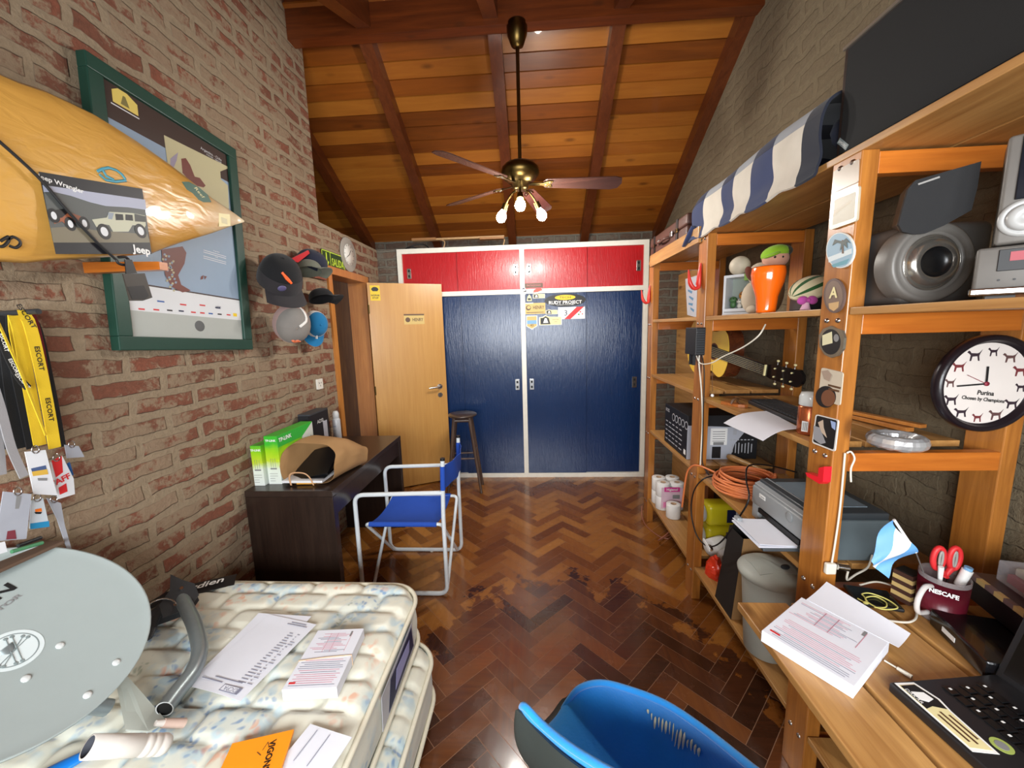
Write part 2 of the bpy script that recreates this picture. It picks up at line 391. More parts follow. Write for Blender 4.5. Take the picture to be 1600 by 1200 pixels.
for X in (-1.85,-1.07,-.225,.565,1.355):
    m=MB(); a=V((X-.035,2.72,ZB+sl*(YB-2.72))); ln=1.98/cos(math.atan(sl)); 
    T=frame(a,(0,1,-sl),(-1,0,0)); m.prism([(0,-.085),(ln,-.085),(ln,0),(0,0)],-.10,M_raft,X=T)
    m.build('trim_%d'%k,kind='structure',loc=(0,0,0)); k+=1
for X in (-1.03,-.23,.565,1.35):
    m=MB(); f=lambda Y:3.78-.42*(2.65-Y); T=frame((X-.045,2.655,f(2.655)),(0,-1,-s1),(1,0,0)); ln=3.75/cos(math.atan(s1))
    m.prism([(0,0),(ln,0),(ln,.09),(0,.09)],-.32,M_raft,X=T)
    m.build('trim_%d'%k,kind='structure',loc=(0,0,0)); k+=1
# ---- lights
def area(name,loc,rot,sx,sy,pw,col):
    l=bpy.data.lights.new(name,'AREA'); l.shape='RECTANGLE'; l.size=sx; l.size_y=sy; l.energy=pw; l.color=col
    o=bpy.data.objects.new(name,l); COL.objects.link(o); o.location=loc; o.rotation_euler=[R_(a) for a in rot]; return o
area('window_daylight',((WX0+WX1)/2,YN-.12,(WZ0+WZ1)/2),(90,0,0),WX1-WX0-.1,WZ1-WZ0-.1,92,(.93,.97,1.0))
w=bpy.data.worlds.new('world'); S.world=w; w.use_nodes=True; w.node_tree.nodes['Background'].inputs[0].default_value=(.75,.85,1,1); w.node_tree.nodes['Background'].inputs[1].default_value=.6
S.view_settings.view_transform='Standard'; S.view_settings.look='None'; S.view_settings.gamma=1; S.view_settings.exposure=0.6
try: S.view_settings.use_curve_mapping=False
except Exception: pass
# ================= WARDROBE
def gloss(name,col,br=.0,rough=.2):
    m,nt,b=nt_new(name); v=coords(nt,(1,1,1)); n1=noise_(nt,coords(nt,(26,6,3)),3,5,.6,1.0); n2=noise_(nt,v,2.2,3)
    c=lin(col); L(nt,mixc(nt,n2,tuple(x*.8 for x in c[:3])+(1,),tuple(x*1.2 for x in c[:3])+(1,)),b.inputs['Base Color'])
    b.inputs['Roughness'].default_value=rough; b.inputs['Coat Weight'].default_value=.12; b.inputs['Coat Roughness'].default_value=.15; bump(nt,b,n1,.45,.004); return m
M_blue=gloss('blue_enamel',(12,42,84),rough=.24); M_red=gloss('red_enamel',(176,14,22),rough=.3)
M_white=pm('white_enamel',(232,228,214),.35); M_chr=pm('chrome',(200,200,200),.22,1,.03); M_dark=pm('black_hole',(12,12,12),.6)
M_brass=pm('antique_brass',(92,74,40),.32,1,.25,30)
wr=thing('wardrobe','built-in wardrobe with blue sliding doors below, red ones above and white frame','wardrobe',(-.12,YW,0))
x0,x1,zt_=-1.325,1.10,2.335; zm=1.895; zm2=1.93
m=MB(); y0,y1=YW,YW+.05
for a in ((x0,x0+.045,0,zt_),(x1-.045,x1,0,zt_),(-.125,-.08,0,zt_),(x0,x1,zt_-.045,zt_),(x0,x1,zm-.022,zm+.022),(x0,x1,0,.045)):
    iv=a[1]-a[0]<.2; m.bb(a[0]+(0 if iv else .001),a[1]-(0 if iv else .001),y0-(0 if iv else .0015),y1,a[2]+(.001 if iv else 0),a[3]-(.001 if iv else 0),M_white)
m.build('frame',wr)
m=MB(); m.bb(x0,x1,YW+.61,YW+.63,0,zt_,M_white); m.bb(x0,x0+.02,YW+.05,YW+.61,0,zt_,M_white); m.bb(x1-.02,x1,YW+.05,YW+.61,0,zt_,M_white); m.bb(x0,x1,YW+.05,YW+.61,zt_-.03,zt_-.012,M_white); m.build('carcass',wr)
doors=[]
def sdoor(xa,xb,za,zb,yy,mat,hx,lab):
    m=MB(); m.bb(xa,xb,YW+yy,YW+yy+.018,za,zb,mat,.002); d=m.build('sliding_door',wr,label=lab)
    z=(za+zb)/2 if za>1.5 else .98
    m=MB(); hw=.022 if za<1.5 else .02; m.box((hx,YW+yy-.002,z),(hw*2,.004,.11 if za<1.5 else .1),M_chr,None,.004); m.box((hx,YW+yy-.0045,z),(hw*.9,.003,.075),M_dark,None,.003)
    m.box((hx,YW+yy-.006,z),(hw*.8,.003,.028),M_chr); m.build('pull',d,label='chrome recessed pull'); return d
a,b=x0+.045,-.125; c,d_=-.08,x1-.045
sdoor(a,-.72,zm+.022,zt_-.045,.024,M_red,-1.22,'red sliding door'); sdoor(-.735,b,zm+.022,zt_-.045,.004,M_red,-.165,'red sliding door')
dR=sdoor(c,.52,zm+.022,zt_-.045,.004,M_red,-.035,'red sliding door'); sdoor(.505,d_,zm+.022,zt_-.045,.024,M_red,1.01,'red sliding door')
sdoor(a,-.70,.045,zm-.022,.024,M_blue,-1.2,'dark blue sliding door'); sdoor(-.715,b,.045,zm-.022,.004,M_blue,-.175,'dark blue sliding door')
dB=sdoor(c,.515,.045,zm-.022,.004,M_blue,-.03,'dark blue sliding door'); sdoor(.50,d_,.045,zm-.022,.024,M_blue,.99,'dark blue sliding door')
# stickers
K=lambda n,c,r=.5: pm('ink_'+n,c,r,var=.03)
kBlk=K('black',(18,18,20)); kWht=K('white',(235,235,232)); kYel=K('yellow',(232,196,30)); kCrm=K('cream',(226,214,160)); kTan=K('tan',(206,176,104)); kRed=K('red',(206,40,44)); kBlu=K('blue',(40,90,160)); kGrn=K('green',(50,150,60)); kGry=K('grey',(130,130,130)); kOrg=K('orange',(240,120,30)); kBrn=K('brown',(90,60,36)); kSky=K('sky',(120,170,210)); kLime=K('lime',(190,220,40)); kNavy=K('navy',(24,34,70))
FW=lambda px,py,Y=YW+.0035: frame(P(px,py,Y=Y),(1,0,0),(0,0,1))   # faces the camera (-Y)
pxm=3.93/600
def rect(m,X,w,h,mat,z=.0006,cx=0,cy=0): m.prism([(cx-w/2,cy-h/2),(cx+w/2,cy-h/2),(cx+w/2,cy+h/2),(cx-w/2,cy+h/2)],.0005,mat,X=X,z0=z-.0005)
def oval(m,X,w,h,mat,z=.0006,cx=0,cy=0,n=28): m.prism([(cx+w/2*cos(2*pi*i/n),cy+h/2*sin(2*pi*i/n)) for i in range(n)],.0005,mat,X=X,z0=z-.0005)
m=MB(); X=FW(883,469); oval(m,X,.40,.125,kBlk); oval(m,X,.20,.048,kYel,.0012,0,.026); m.text('RUDY PROJECT',X@TR((0,-.022,.0015)),.044,kWht,sx=1.05,bold=.02); m.text('TECHNICALLY COOL EYEWEAR',X@TR((0,-.044,.0015)),.012,kWht)
m.text('TECH',X@TR((0,.026,.002)),.028,kBlk,sx=1.6); m.build('sticker',dB,label='black oval sticker with yellow oval and white lettering')
m=MB(); X=FW(893,489); rect(m,X,.26,.115,kWht); m.prism([(-.07,-.0575),(-.01,-.0575),(.12,.0575),(.05,.0575)],.0004,kRed,X=X,z0=.0008); m.text('3',X@TR((-.055,.0,.0016)),.075,kNavy); oval(m,X,.014,.014,kRed,.0012,.085,.008); oval(m,X,.016,.014,kGrn,.0012,.07,-.016); oval(m,X,.012,.012,kRed,.0012,.105,-.012); m.build('sticker',dB,label='white sticker with red diagonal band and number 3')
m=MB(); X=FW(836,482); rect(m,X,.20,.105,kTan); m.text('HENRY',X@TR((.034,.008,.0016)),.046,kBrn,sx=.75,bold=.02); oval(m,X,.05,.05,kBrn,.001,-.065,.008); oval(m,X,.034,.03,kTan,.0014,-.062,.012); rect(m,X,.17,.006,kBrn,.001,0,-.038); m.build('sticker',dB,label='tan sticker lettered HENRY')
def rally(px,py,w,h,lab,par):
    m=MB(); X=FW(px,py); o=[(-w/2,-h/2),(w/2,-h/2),(w/2,h*.3),(-w*.05,h*.33),(-w*.22,h*.5),(-w*.36,h*.32),(-w/2,h*.3)]
    m.prism([(x*1.06,y*1.08) for x,y in o],.0005,kWht,X=X,z0=0); m.prism(o,.0005,kCrm,X=X,z0=.0005)
    m.prism([(-w*.46,-h*.44),(0,-h*.44),(-w*.03,-h*.2),(-w*.07,h*.2),(-w*.22,h*.42),(-w*.34,h*.25),(-w*.46,h*.24)],.0003,kBlk,X=X,z0=.001)
    m.prism([(-w*.34,-h*.3),(-w*.1,-h*.3),(-w*.18,h*.22),(-w*.26,h*.22)],.0003,kWht,X=X,z0=.0013)
    if w>.15: m.text('ARGENTINA',X@TR((w*.24,h*.02,.0012)),h*.13,kBrn); m.text('CHILE',X@TR((w*.24,-h*.2,.0012)),h*.13,kBrn)
    m.build('sticker',par,label=lab)
rally(860,500,.21,.09,'cream rally plate sticker, the larger',dB); rally(842,462,.11,.046,'small cream rally plate sticker under the white rail',dB); rally(862,487,.11,.046,'small cream rally plate sticker',dB)
m=MB(); X=FW(831,504); m.prism([(-.055,.068),(.055,.068),(.055,-.035),(0,-.068),(-.055,-.035)],.0005,kWht,X=X); m.prism([(-.048,.06),(.048,.06),(.048,-.032),(0,-.06),(-.048,-.032)],.0004,kTan,X=X,z0=.0006); rect(m,X,.096,.036,kSky,.0014,0,.004); m.text('40',X@TR((0,-.028,.0012)),.036,kBrn); m.build('sticker',dB,label='shield shaped sticker')
m=MB(); X=FW(827,465.5); m.prism([(-.025,-.03),(.025,-.03),(.018,.01),(0,.034),(-.018,.01)],.0005,kCrm,X=X); rect(m,X,.03,.02,kBlk,.001,0,-.012); rect(m,X,.075,.009,kWht,.0006,0,-.05); m.build('sticker',dB)
m=MB(); X=frame(P(834,446,Y=YW+.003),(1,0,0),(0,0,1)); rect(m,X,.175,.042,kBrn); m.text('PATAGONIA',X@TR((0,0,.001)),.024,K('pink',(200,110,110))); m.build('sticker',dR,label='dark maroon strip sticker')
m=MB(); X=frame(P(818,455,Y=YW-.001),(1,0,0),(0,0,1)); m.prism([(-.06,-.02),(-.02,-.012),(-.018,.03),(.02,.03),(.025,-.005),(.06,.0),(.05,.014),(.03,.01),(.02,-.03),(-.02,-.03)],.0006,kWht,X=X); m.prism([(-.02,.02),(0,.034),(.022,.02)],.0005,kNavy,X=X,z0=.0007); m.build('sticker',wr,label='white and navy sticker on the frame crossing')
m=MB(); X=frame(P(840,454,Y=YW-.001),(1,0,0),(0,0,1)); m.prism([(-.045,-.018),(.0,-.014),(.05,.004),(.035,.018),(-.01,.02),(-.035,.008)],.0006,K('rust',(190,70,50)),X=X); m.build('sticker',wr,label='orange red sticker')
# ---- things lying on top of the wardrobe
zt2=zt_-.01
zz=2.335
m=MB(); m.tube([P(643,375,Y=4.0).lerp(V((-1.16,4.0,2.40)),0) ,P(787,371.5,Y=4.0)],.009,wood('rod_wood',(150,100,50),(190,140,80),0)); 
m=MB()
a=P(645,374.5,Y=3.94); b=P(788,371.5,Y=3.94); 
m.box(((a+b)/2)[:],(b.x-a.x,.05,.018),pm('folding_frame',(176,140,96),.5)); m.box((a.x+.12,a.y-.01,a.z-.006),(.24,.06,.02),pm('folding_frame_dark',(150,104,60),.5)); m.box((b.x-.12,a.y-.01,b.z-.004),(.24,.06,.02),_M['folding_frame_dark'])
for xx in (a.x+.3,b.x-.02): m.tube(catmull([(xx-.1,a.y,a.z-.01),(xx-.01,a.y,a.z-.015),(xx+.02,a.y,a.z-.04),(xx-.0,a.y,zz+.004)],4),.006,_M['folding_frame'])
m.build('folding_easel',label='thin tan folding easel lying along the top of the wardrobe',cat='easel')
m=MB(); pts=[(random.uniform(-1.15,-.25),random.uniform(4.24,4.4),zz+random.uniform(.006,.03)) for i in range(9)]; m.tube(catmull(pts,8),.006,pm('white_cord',(215,205,185),.5)); m.build('cord',label='tangled pale cord lying on top of the wardrobe',cat='cord')
m=MB(); m.tube(catmull([(-1.28,3.98,zz+.01),(-1.2,4.0,zz+.07),(-1.1,4.02,zz+.075),(-1.03,4.0,zz+.01),(-1.12,3.97,zz+.012),(-1.22,3.95,zz+.045),(-1.3,3.96,zz+.01)],8),.006,pm('black_rubber',(16,16,18),.5)); m.build('cable',label='black looped cable on the left end of the wardrobe top',cat='cable')
m=MB(); 
m.sheet(lambda u,v:(-.95+.75*u,4.0+.2*v,zz+.004+.05*sin(pi*u)**.5*sin(pi*v)**.5*(.7+.3*noise.noise((u*6,v*4,1)))),20,8,pm('dark_cloth',(48,36,30),.9),.003); m.build('cloth_bundle',label='dark brown folded cloth bundle on top of the wardrobe',cat='cloth')
# ---- door and doorway
M_jamb=wood('jamb_wood',(178,112,48),(206,142,72),2,.35,False)
dr=thing('door_1',None,None,(XL,DY0,0),kind='structure')
m=MB()
m.bb(XL-.155,XL+.015,DY0-.045,DY0+.012,0,DZ+.045,M_jamb); m.bb(XL-.155,XL+.012,DY1-.015,DY1+.045,0,DZ+.045,M_jamb); m.bb(XL-.155,XL+.015,DY0+.012,DY1-.015,DZ-.012,DZ+.045,M_jamb); m.build('door_frame',dr)
H=V((-1.492,3.47,0)); E_=V((-.885,3.772,0)); dx=(E_-H); wl=dx.length; T=frame(H,dx,(0,0,1))   # local x along leaf, y up, z toward the camera
m=MB(); m.prism([(0,.012),(wl,.012),(wl,1.985),(0,1.985)],.035,M_pine,X=T,z0=-.035); leaf=m.build('door_leaf',dr,label='plain varnished plywood door leaf')
m=MB(); X=T@TR((wl-.07,.99,0)); m.cyl((0,0,0),(0,0,.008),.026,M_chr,seg=20,X=X); m.tube([(0,0,0),(0,0,.045),(-.02,0,.05),(-.115,-.005,.05)],.009,M_chr,X=X); m.build('door_handle',leaf)
m=MB(); X=T@TR((wl-.07,.905,0)); m.cyl((0,0,0),(0,0,.006),.024,M_chr,seg=20,X=X); m.box((0,0,.007),(.006,.022,.003),M_dark,X=X); m.build('lock_plate',leaf)
m=MB(); X=T@TR((.065,1.895,.0)); rect(m,X,.085,.135,kYel); m.prism([(.027*cos(a)*1.15,.03+.024*sin(a)) for a in [i*pi/9 for i in range(10)]]+[(-.02,.016),(.02,.016)][::1],.0005,kBlk,X=X,z0=.0008)
m.text('NOPAR',X@TR((0,-.022,.0012)),.022,kBlk,bold=.02); m.text('STOP',X@TR((0,-.045,.0012)),.022,kBlk,bold=.02); m.build('sticker',leaf,label='yellow sticker with black dome shape and two lines of lettering')
m=MB(); X=T@TR((.40,1.655,0)); rect(m,X,.19,.095,kTan); rect(m,X,.19,.014,kBrn,.001,0,.042); m.text('HENRY',X@TR((.032,-.006,.0016)),.042,kBrn,sx=.75,bold=.02); oval(m,X,.045,.045,kBrn,.001,-.06,-.005); m.build('sticker',leaf,label='tan sticker lettered HENRY')
for z in (.3,1.0,1.75):
    m=MB(); m.cyl((0,z-.04,.004),(0,z+.04,.004),.007,M_brass,X=T); m.build('hinge',leaf)
m=MB(); T2=frame((XL-.09,2.95,.0),(0,1,0),(0,0,1))
m.sheet(lambda u,v:(XL-.1-.03*sin(9*u+2*v),2.93+.14*u*(.5+.9*v**.6*(1-.5*v)),.35+v*1.2),12,14,pm('grey_coat',(120,112,104),.9,bmp=.3),.004); m.build('coat',label='grey garment hanging just inside the doorway behind the caps',cat='coat')
# socket, sign, clock
m=MB(); X=frame(P(498,600,X=XL+.001),(0,1,0),(0,0,1)); so=thing('wall_socket','white square wall socket on the brick wall left of the doorway','socket',M=X)
m.prism(fillet([(-.034,-.036,0),(.034,-.036,0),(.034,.036,0),(-.034,.036,0)],.006,3,True),.012,pm('white_plastic',(228,224,214),.4)); 
m.build('plate',so,world=False)
m=MB()
for a,b,r in ((-.012,.008,30),(.012,.008,-30),(0,-.012,0)): m.box((a,b,.0125),(.003,.011,.002),M_dark,(0,0,r))
m.build('slots',so,world=False)
m=MB(); X=frame(P(521,410,X=XL+.002),(0,1,0),(0,0,1)); rect(m,X,.34,.145,K('sign_green',(22,60,22)),.004); 
sg=K('sign_lime',(196,226,70)); rect(m,X,.33,.006,sg,.005,0,.066);rect(m,X,.33,.006,sg,.005,0,-.066); rect(m,X,.006,.13,sg,.005,-.05); rect(m,X,.006,.138,sg,.005,-.164);rect(m,X,.006,.138,sg,.005,.164)
m.prism([(-.107,-.05),(-.14,-.01),(-.126,-.002),(-.114,-.02),(-.114,.055),(-.1,.055),(-.1,-.02),(-.088,-.002),(-.074,-.01)],.0006,sg,X=X,z0=.005); m.text('SALIDA',X@TR((.058,-.004,.006)),.078,sg,sx=.72,bold=.02)
m.build('exit_sign',label='green and lime exit sign lettered SALIDA above the doorway',cat='sign')
X=frame(P(544,398,X=XL+.004),(0,1,0),(0,0,1)); ck=thing('glass_clock','round clear glass wall clock above the doorway beside the exit sign','clock',M=X)
m=MB(); m.lathe([(0,0),(.135,0),(.14,.003),(.135,.006),(0,.006)],pm('clock_glass',(190,186,176),.1,alpha=.55),32); m.build('glass_plate',ck,world=False)
m=MB(); m.lathe([(0,.007),(.085,.007),(.085,.009),(0,.0095)],pm('clock_dial',(224,222,214),.4),32)
for i in range(12):
    a=i*pi/6; m.box((.075*sin(a),.075*cos(a),.0098),(.004,.012,.001),kBlk,(0,0,-i*30))
m.build('dial',ck,world=False)
m=MB(); m.box((.015,.018,.011),(.005,.055,.001),kBlk,(0,0,-40)); m.box((-.02,-.012,.0112),(.004,.065,.001),kBlk,(0,0,-60)); m.build('hands',ck,world=False)
# ================= CEILING FAN
FY=2.69; fx=-.07
fan=thing('ceiling_fan','antique brass ceiling fan with four brown blades and three lit bulbs','ceiling fan',(fx,FY,3.40))
T=Matrix.Translation((fx,FY,0))
m=MB(); m.lathe([(0,3.42),(.062,3.42),(.066,3.41),(.062,3.36),(.04,3.30),(.016,3.285),(0,3.285)],M_brass,28,X=T); m.build('canopy',fan)
m=MB(); m.cyl((0,0,2.60),(0,0,3.30),.0115,M_brass,X=T); m.build('rod',fan)
m=MB(); m.lathe([(0,2.625),(.03,2.625),(.045,2.61),(.10,2.60),(.122,2.575),(.125,2.545),(.105,2.515),(.075,2.49),(.055,2.485),(.05,2.455),(.035,2.445),(0,2.443)],M_brass,32,X=T); m.build('motor_housing',fan)
M_blade=wood('blade_wood',(60,40,34),(92,60,50),0,.25,False,.4)
zb=2.485
for i,ang in enumerate((7,74,145,230)):
    A=T@Matrix.Translation((0,0,zb))@Matrix.Rotation(R_(ang),4,'Z')@Matrix.Rotation(R_(-15),4,'X')
    m=MB(); o=[(.17,-.045),(.62,-.066),(.665,-.05),(.68,0),(.665,.05),(.62,.066),(.17,.045),(.15,.02),(.15,-.02)]
    m.prism(o,.006,M_blade,X=A); bl=m.build('blade',fan)
    m=MB(); m.prism([(.06,-.012),(.15,-.014),(.19,-.035),(.215,-.03),(.20,0),(.215,.03),(.19,.035),(.15,.014),(.06,.012)],.005,M_brass,X=A,z0=-.006)
    for q in ((.19,-.02),(.19,.02),(.165,0)): m.cyl((q[0],q[1],-.009),(q[0],q[1],-.004),.005,M_chr,seg=8,X=A)
    m.build('blade_iron',bl)
M_bulb=pm('lit_bulb',(255,250,240),.3,emit=(255,250,240),estr=60)
for i,a in enumerate((-90,150,30)):
    d=V((cos(R_(a)),sin(R_(a)),0)); c=V((fx,FY,2.45)); 
    m=MB(); e=c+d*.12+V((0,0,-.075)); m.tube(catmull([c+d*.02,c+d*.06+V((0,0,-.01)),c+d*.10+V((0,0,-.045)),e],5),.007,M_brass)
    dn=(d*.55+V((0,0,-1))).normalized(); m.tube([e-dn*.01,e+dn*.035],[.02,.024],M_brass,14); arm=m.build('lamp_arm',fan)
    m=MB(); Xb=Matrix.Translation(e+dn*.03)@V((0,0,1)).rotation_difference(dn).to_matrix().to_4x4(); m.lathe([(.014,0),(.017,.012),(.030,.035),(.034,.055),(.028,.075),(.012,.087),(0,.089)],M_bulb,18,X=Xb); m.build('bulb',arm,label='lit cool white bulb')
    l=bpy.data.lights.new('bulb_light','POINT'); l.energy=15; l.color=(1,.965,.9); l.shadow_soft_size=.04
    o=bpy.data.objects.new('bulb_light',l); COL.objects.link(o); o.location=e+dn*.13
# ================= SHELVING UNIT
M_post=wood('post_wood',(144,86,32),(204,136,60),2,.32,True,.25)
M_shelf=wood('shelf_wood',(158,110,56),(206,160,96),1,.4,True,.15)
M_rung=wood('rung_wood',(174,96,30),(212,128,46),0,.35,False,.2)
XF=.865; XB=1.325; fr=[2.90,2.03,1.13,.22]; pw=.10; pt=.045
levels=[.20,.75,1.18,1.58,2.0]
sh=thing('shelving_unit','tall open shelving unit of varnished pine posts and boards along the right wall','shelving',(1.12,1.6,0))
for i,y in enumerate(fr):
    for X in (XF,XB):
        top=2.03 if i==0 else 1.985
        m=MB(); m.bb(X,X+pt,y,y+pw,0,top,M_post,.003); po=m.build('post',sh)
        if X==XF:
            for z in levels[:]:
                for dy in (.028,.07): m=MB(); m.lathe([(0,.005),(.006,.004),(.008,-.001)],M_chr,10,X=frame((X,y+dy,z-.035),(0,-1,0),(0,0,1))); m.build('screw',po)
    for j,z in enumerate(levels):
        if i==0 and j==2: pass
        m=MB(); zz_=z-.02; m.bb(XF+pt,XB,y+.002,y+.032,zz_-.055,zz_,M_rung,.002)
        m.build('rung',sh)
def boards(y0,y1,z,xs,mat=M_shelf,x_front=XF,th=.02):
    for a,b in xs:
        m=MB(); m.bb(a,b,y0,y1,z-th,z,mat,.002); m.build('shelf_board',sh)
G=[(.868,1.01),(1.02,1.165),(1.175,1.32)]
W2=[(XF+.0,1.085),(1.095,1.32)]
xin=XF+pt+.002
GI=[(xin,1.04),(1.05,1.18),(1.19,1.32)]
def bay(b,z,y0=None,y1=None,back=1.32,th=.02):
    ya,yb=[(2.134,2.896),(1.234,2.026),(.324,1.126)][b]; ya=y0 if y0 is not None else ya; yb=y1 if y1 is not None else yb
    xs=[(XF+.004,1.03),(1.04,1.17),(1.18,back)]
    for a,c in xs:
        m=MB(); m.bb(a,c,ya,yb,z-th,z,M_shelf,.002); m.build('shelf_board',sh)
boards(.15,3.02,2.005,[(XF+.002,1.09),(1.10,1.32)],M_shelf)
for b in (0,1,2): bay(b,1.58)
bay(0,1.18); bay(1,1.165); bay(0,.75); bay(1,.745)
for b in (0,1,2): bay(b,.20)
m=MB(); m.bb(XF-.018,XF-.0,2.10,2.93,1.955,2.035,M_shelf,.002); m.build('fascia',sh)
# ================= LEFT SIDE
def PL(M,px,py):
    """photo pixel -> (x,y) in the plane of a flat thing with frame M"""
    o=M.translation; n=V((M[0][2],M[1][2],M[2][2])); d=CM@V((px-800,600-py,-600)); t=(o-CP).dot(n)/d.dot(n)
    q=M.inverted()@(CP+d*t); return (q.x,q.y)
def poly(m,M,pts,mat,z=.001,h=.0004): m.prism([PL(M,*p) for p in pts],h,mat,X=M,z0=z)
def lines(m,X,x0,x1,y0,y1,n,mat,z=.0008,h=.002,seed=0,short=.6):
    r=random.Random(seed)
    for i in range(n):
        y=y1-(y1-y0)*i/max(1,n-1); e=x0+(x1-x0)*(short+(1-short)*r.random()); m.add([(x0,y-h/2,z),(e,y-h/2,z),(e,y+h/2,z),(x0,y+h/2,z)],[(0,1,2,3)],mat,False,X)
rnd=random.Random(3)
# ---- framed map
M_green=pm('green_frame',(24,62,50),.45,var=.12,bmp=.15,bscale=60)
Mf=Matrix.Translation((XL+.035,1.662,1.994))@Matrix.Rotation(R_(-3.0),4,'X')@frame((0,0,0),(0,1,0),(0,0,1))
pf=thing('framed_map','large dark green framed map poster hanging on the brick wall behind the surfboard','picture',M=Mf)
m=MB(); w,h,b=.33,.505,.052
for a in ((-w,w,h-b,h),(-w,w,-h,-h+b),(-w,-w+b,-h+b,h-b),(w-b,w,-h+b,h-b)): m.bb(a[0],a[1],a[2],a[3],-.03,.006,M_green,.003)
m.build('frame',pf,world=False)
pO=K('ocean',(140,160,182)); pB=K('map_brown',(52,32,24)); pL=K('map_land',(186,178,140)); pR=K('map_red',(110,50,38)); pG=K('poster_grey',(172,176,170)); pW=K('poster_white',(216,218,220))
m=MB(); w2,h2=w-b+.002,h-b+.002; I=Matrix.Identity(4)
rect(m,I,w2*2,h2*2,pO,-.008); m.bb(-w2,w2,h2-.13,h2,-.0078,-.0072,pB); m.bb(-w2,w2,-h2,-h2+.12,-.0078,-.0070,pG); m.bb(-w2,w2,-h2+.10,-h2+.20,-.0078,-.0066,pW); m.bb(-w2,w2,-h2+.20,-h2+.206,-.0078,-.0064,pB)
Mi=Mf@TR((0,0,-.007))
def pol(pts,mat,z): m.prism([PL(Mi,*p) for p in pts],.0003,mat,z0=-.0072+z)
pol([(256,211),(262,258),(270,300),(283,330),(290,362),(350,345),(358,330),(356,290),(345,280),(344,268),(359,262)],pL,.0003)
pol([(283,248),(290,247),(297,258),(304,276),(312,278),(321,290),(318,293),(305,290),(298,285),(285,270)],pR,.0007)
pol([(266,248),(278,238),(276,250),(270,265),(266,260)],K('lilac',(150,140,160)),.0007)
pol([(252,390),(285,385),(291,395),(288,412),(278,430),(283,445),(298,454),(285,457),(268,448),(258,430),(254,410)],pR,.0007)
for i in range(26):
    x=252+rnd.random()*16+i*.3; y=394+i*2.2+rnd.random()*3; pol([(x,y),(x+3,y+1),(x+2,y+4),(x-1,y+3)],pL if i%2 else pO,.0011)
pol([(314,432),(318,430),(317,436),(313,437)],pR,.0007); pol([(319,431),(323,432),(320,437)],pR,.0007)
X=Mi; q=lambda px,py:TR(PL(Mi,px,py)+(.0002,))
p=PL(Mi,194,157); m.prism([(p[0]-.042,p[1]-.028),(p[0]+.048,p[1]-.028),(p[0]+.048,p[1]+.012),(p[0]+.012,p[1]+.03),(p[0]-.02,p[1]+.03),(p[0]-.042,p[1]+.014)],.0005,K('plate_yellow',(214,190,96)),z0=-.0066)
m.prism([(p[0]-.015,p[1]-.02),(p[0]+.016,p[1]-.02),(p[0]+.004,p[1]+.014),(p[0]-.004,p[1]+.014)],.0004,K('olive',(120,110,60)),z0=-.006); m.box((p[0],p[1]-.037,-.006),(.1,.004,.0004),pW)
for k,(t,px,py,sz) in enumerate((('Argentina - Chile',330,241,.017),('17/01/09 - 18/01/09',334,248,.011))): m.text(t,TR(PL(Mi,px,py)+(-.0064,)),sz,pW,sx=1)
for k,(t,px,py,sz) in enumerate((('Argentina',338,393,.009),('Chile',338,402,.009))): m.text(t,TR(PL(Mi,px,py)+(-.0064,)),sz,kWht)
for i,y in enumerate((396,399,405,408)): p=PL(Mi,336,y); m.box((p[0],p[1],-.0064),(.13,.003,.0003),pW)
for i,(px,py,c) in enumerate(((221,483,kRed),(244,484,kRed),(265,485,kBlk),(283,486,kNavy),(302,488,kRed),(316,489,kRed),(329,490,kBlu),(343,491,kBlk),(357,492,kRed),(367,492,kYel),(251,471,kBlu),(286,476,kRed),(316,477,kRed),(340,481,kNavy))):
    p=PL(Mi,px,py); m.box((p[0],p[1],-.0062),(.024 if i<10 else .03,.006 if i!=9 else .016,.0003),c)
m.text('YPF',TR(PL(Mi,341,481)+(-.006,)),.02,kNavy); 
p=PL(Mi,312,508); m.ell((p[0],p[1]-.004,-.0068),(.026,.024,.0005),K('silver_blob',(90,92,92)))
m.build('poster',pf,world=False)
# ---- surfboard
M_board=None
def board_mat2():
    m,nt,b=nt_new('surfboard_resin'); v=coords(nt); n1=noise_(nt,v,3,4); n2=noise_(nt,v,14,5,.6); n3=noise_(nt,coords(nt,(1,2,6)),2.2,3,.5,1)
    c=mixc(nt,n1,lin((190,136,58)),lin((220,170,86))); k=ramp(nt,n3,[(.56,(0,0,0,1)),(.72,(1,1,1,1))])
    ge=nt.nodes.new('ShaderNodeNewGeometry'); s=nt.nodes.new('ShaderNodeSeparateXYZ'); L(nt,ge.outputs['Position'],s.inputs[0])
    y=nt.nodes.new('ShaderNodeMapRange'); y.inputs[1].default_value=1.15; y.inputs[2].default_value=1.6; L(nt,s.outputs[1],y.inputs[0])
    c=mixc(nt,mathn(nt,'MULTIPLY',mathn(nt,'MULTIPLY',k,.8),y.outputs[0]),c,lin((226,208,170)))
    y2=nt.nodes.new('ShaderNodeMapRange'); y2.inputs[1].default_value=1.50; y2.inputs[2].default_value=1.66; L(nt,mathn(nt,'ADD',s.outputs[1],mathn(nt,'MULTIPLY',n2,.06)),y2.inputs[0]); c=mixc(nt,mathn(nt,'MULTIPLY',y2.outputs[0],.75),c,lin((226,210,180)))
    L(nt,c,b.inputs['Base Color']); b.inputs['Roughness'].default_value=.3; b.inputs['Coat Weight'].default_value=.4; bump(nt,b,noise_(nt,coords(nt,(2,3,9)),3,3,.5,.6),.25,.015); return m
M_board=board_mat2(); BX=-1.30
top=[(0,118),(75,143),(150,180),(215,222),(270,262),(330,310),(365,333),(380,344)]; bot=[(0,405),(80,407),(150,403),(235,397),(270,383),(330,365),(362,353),(380,347)]
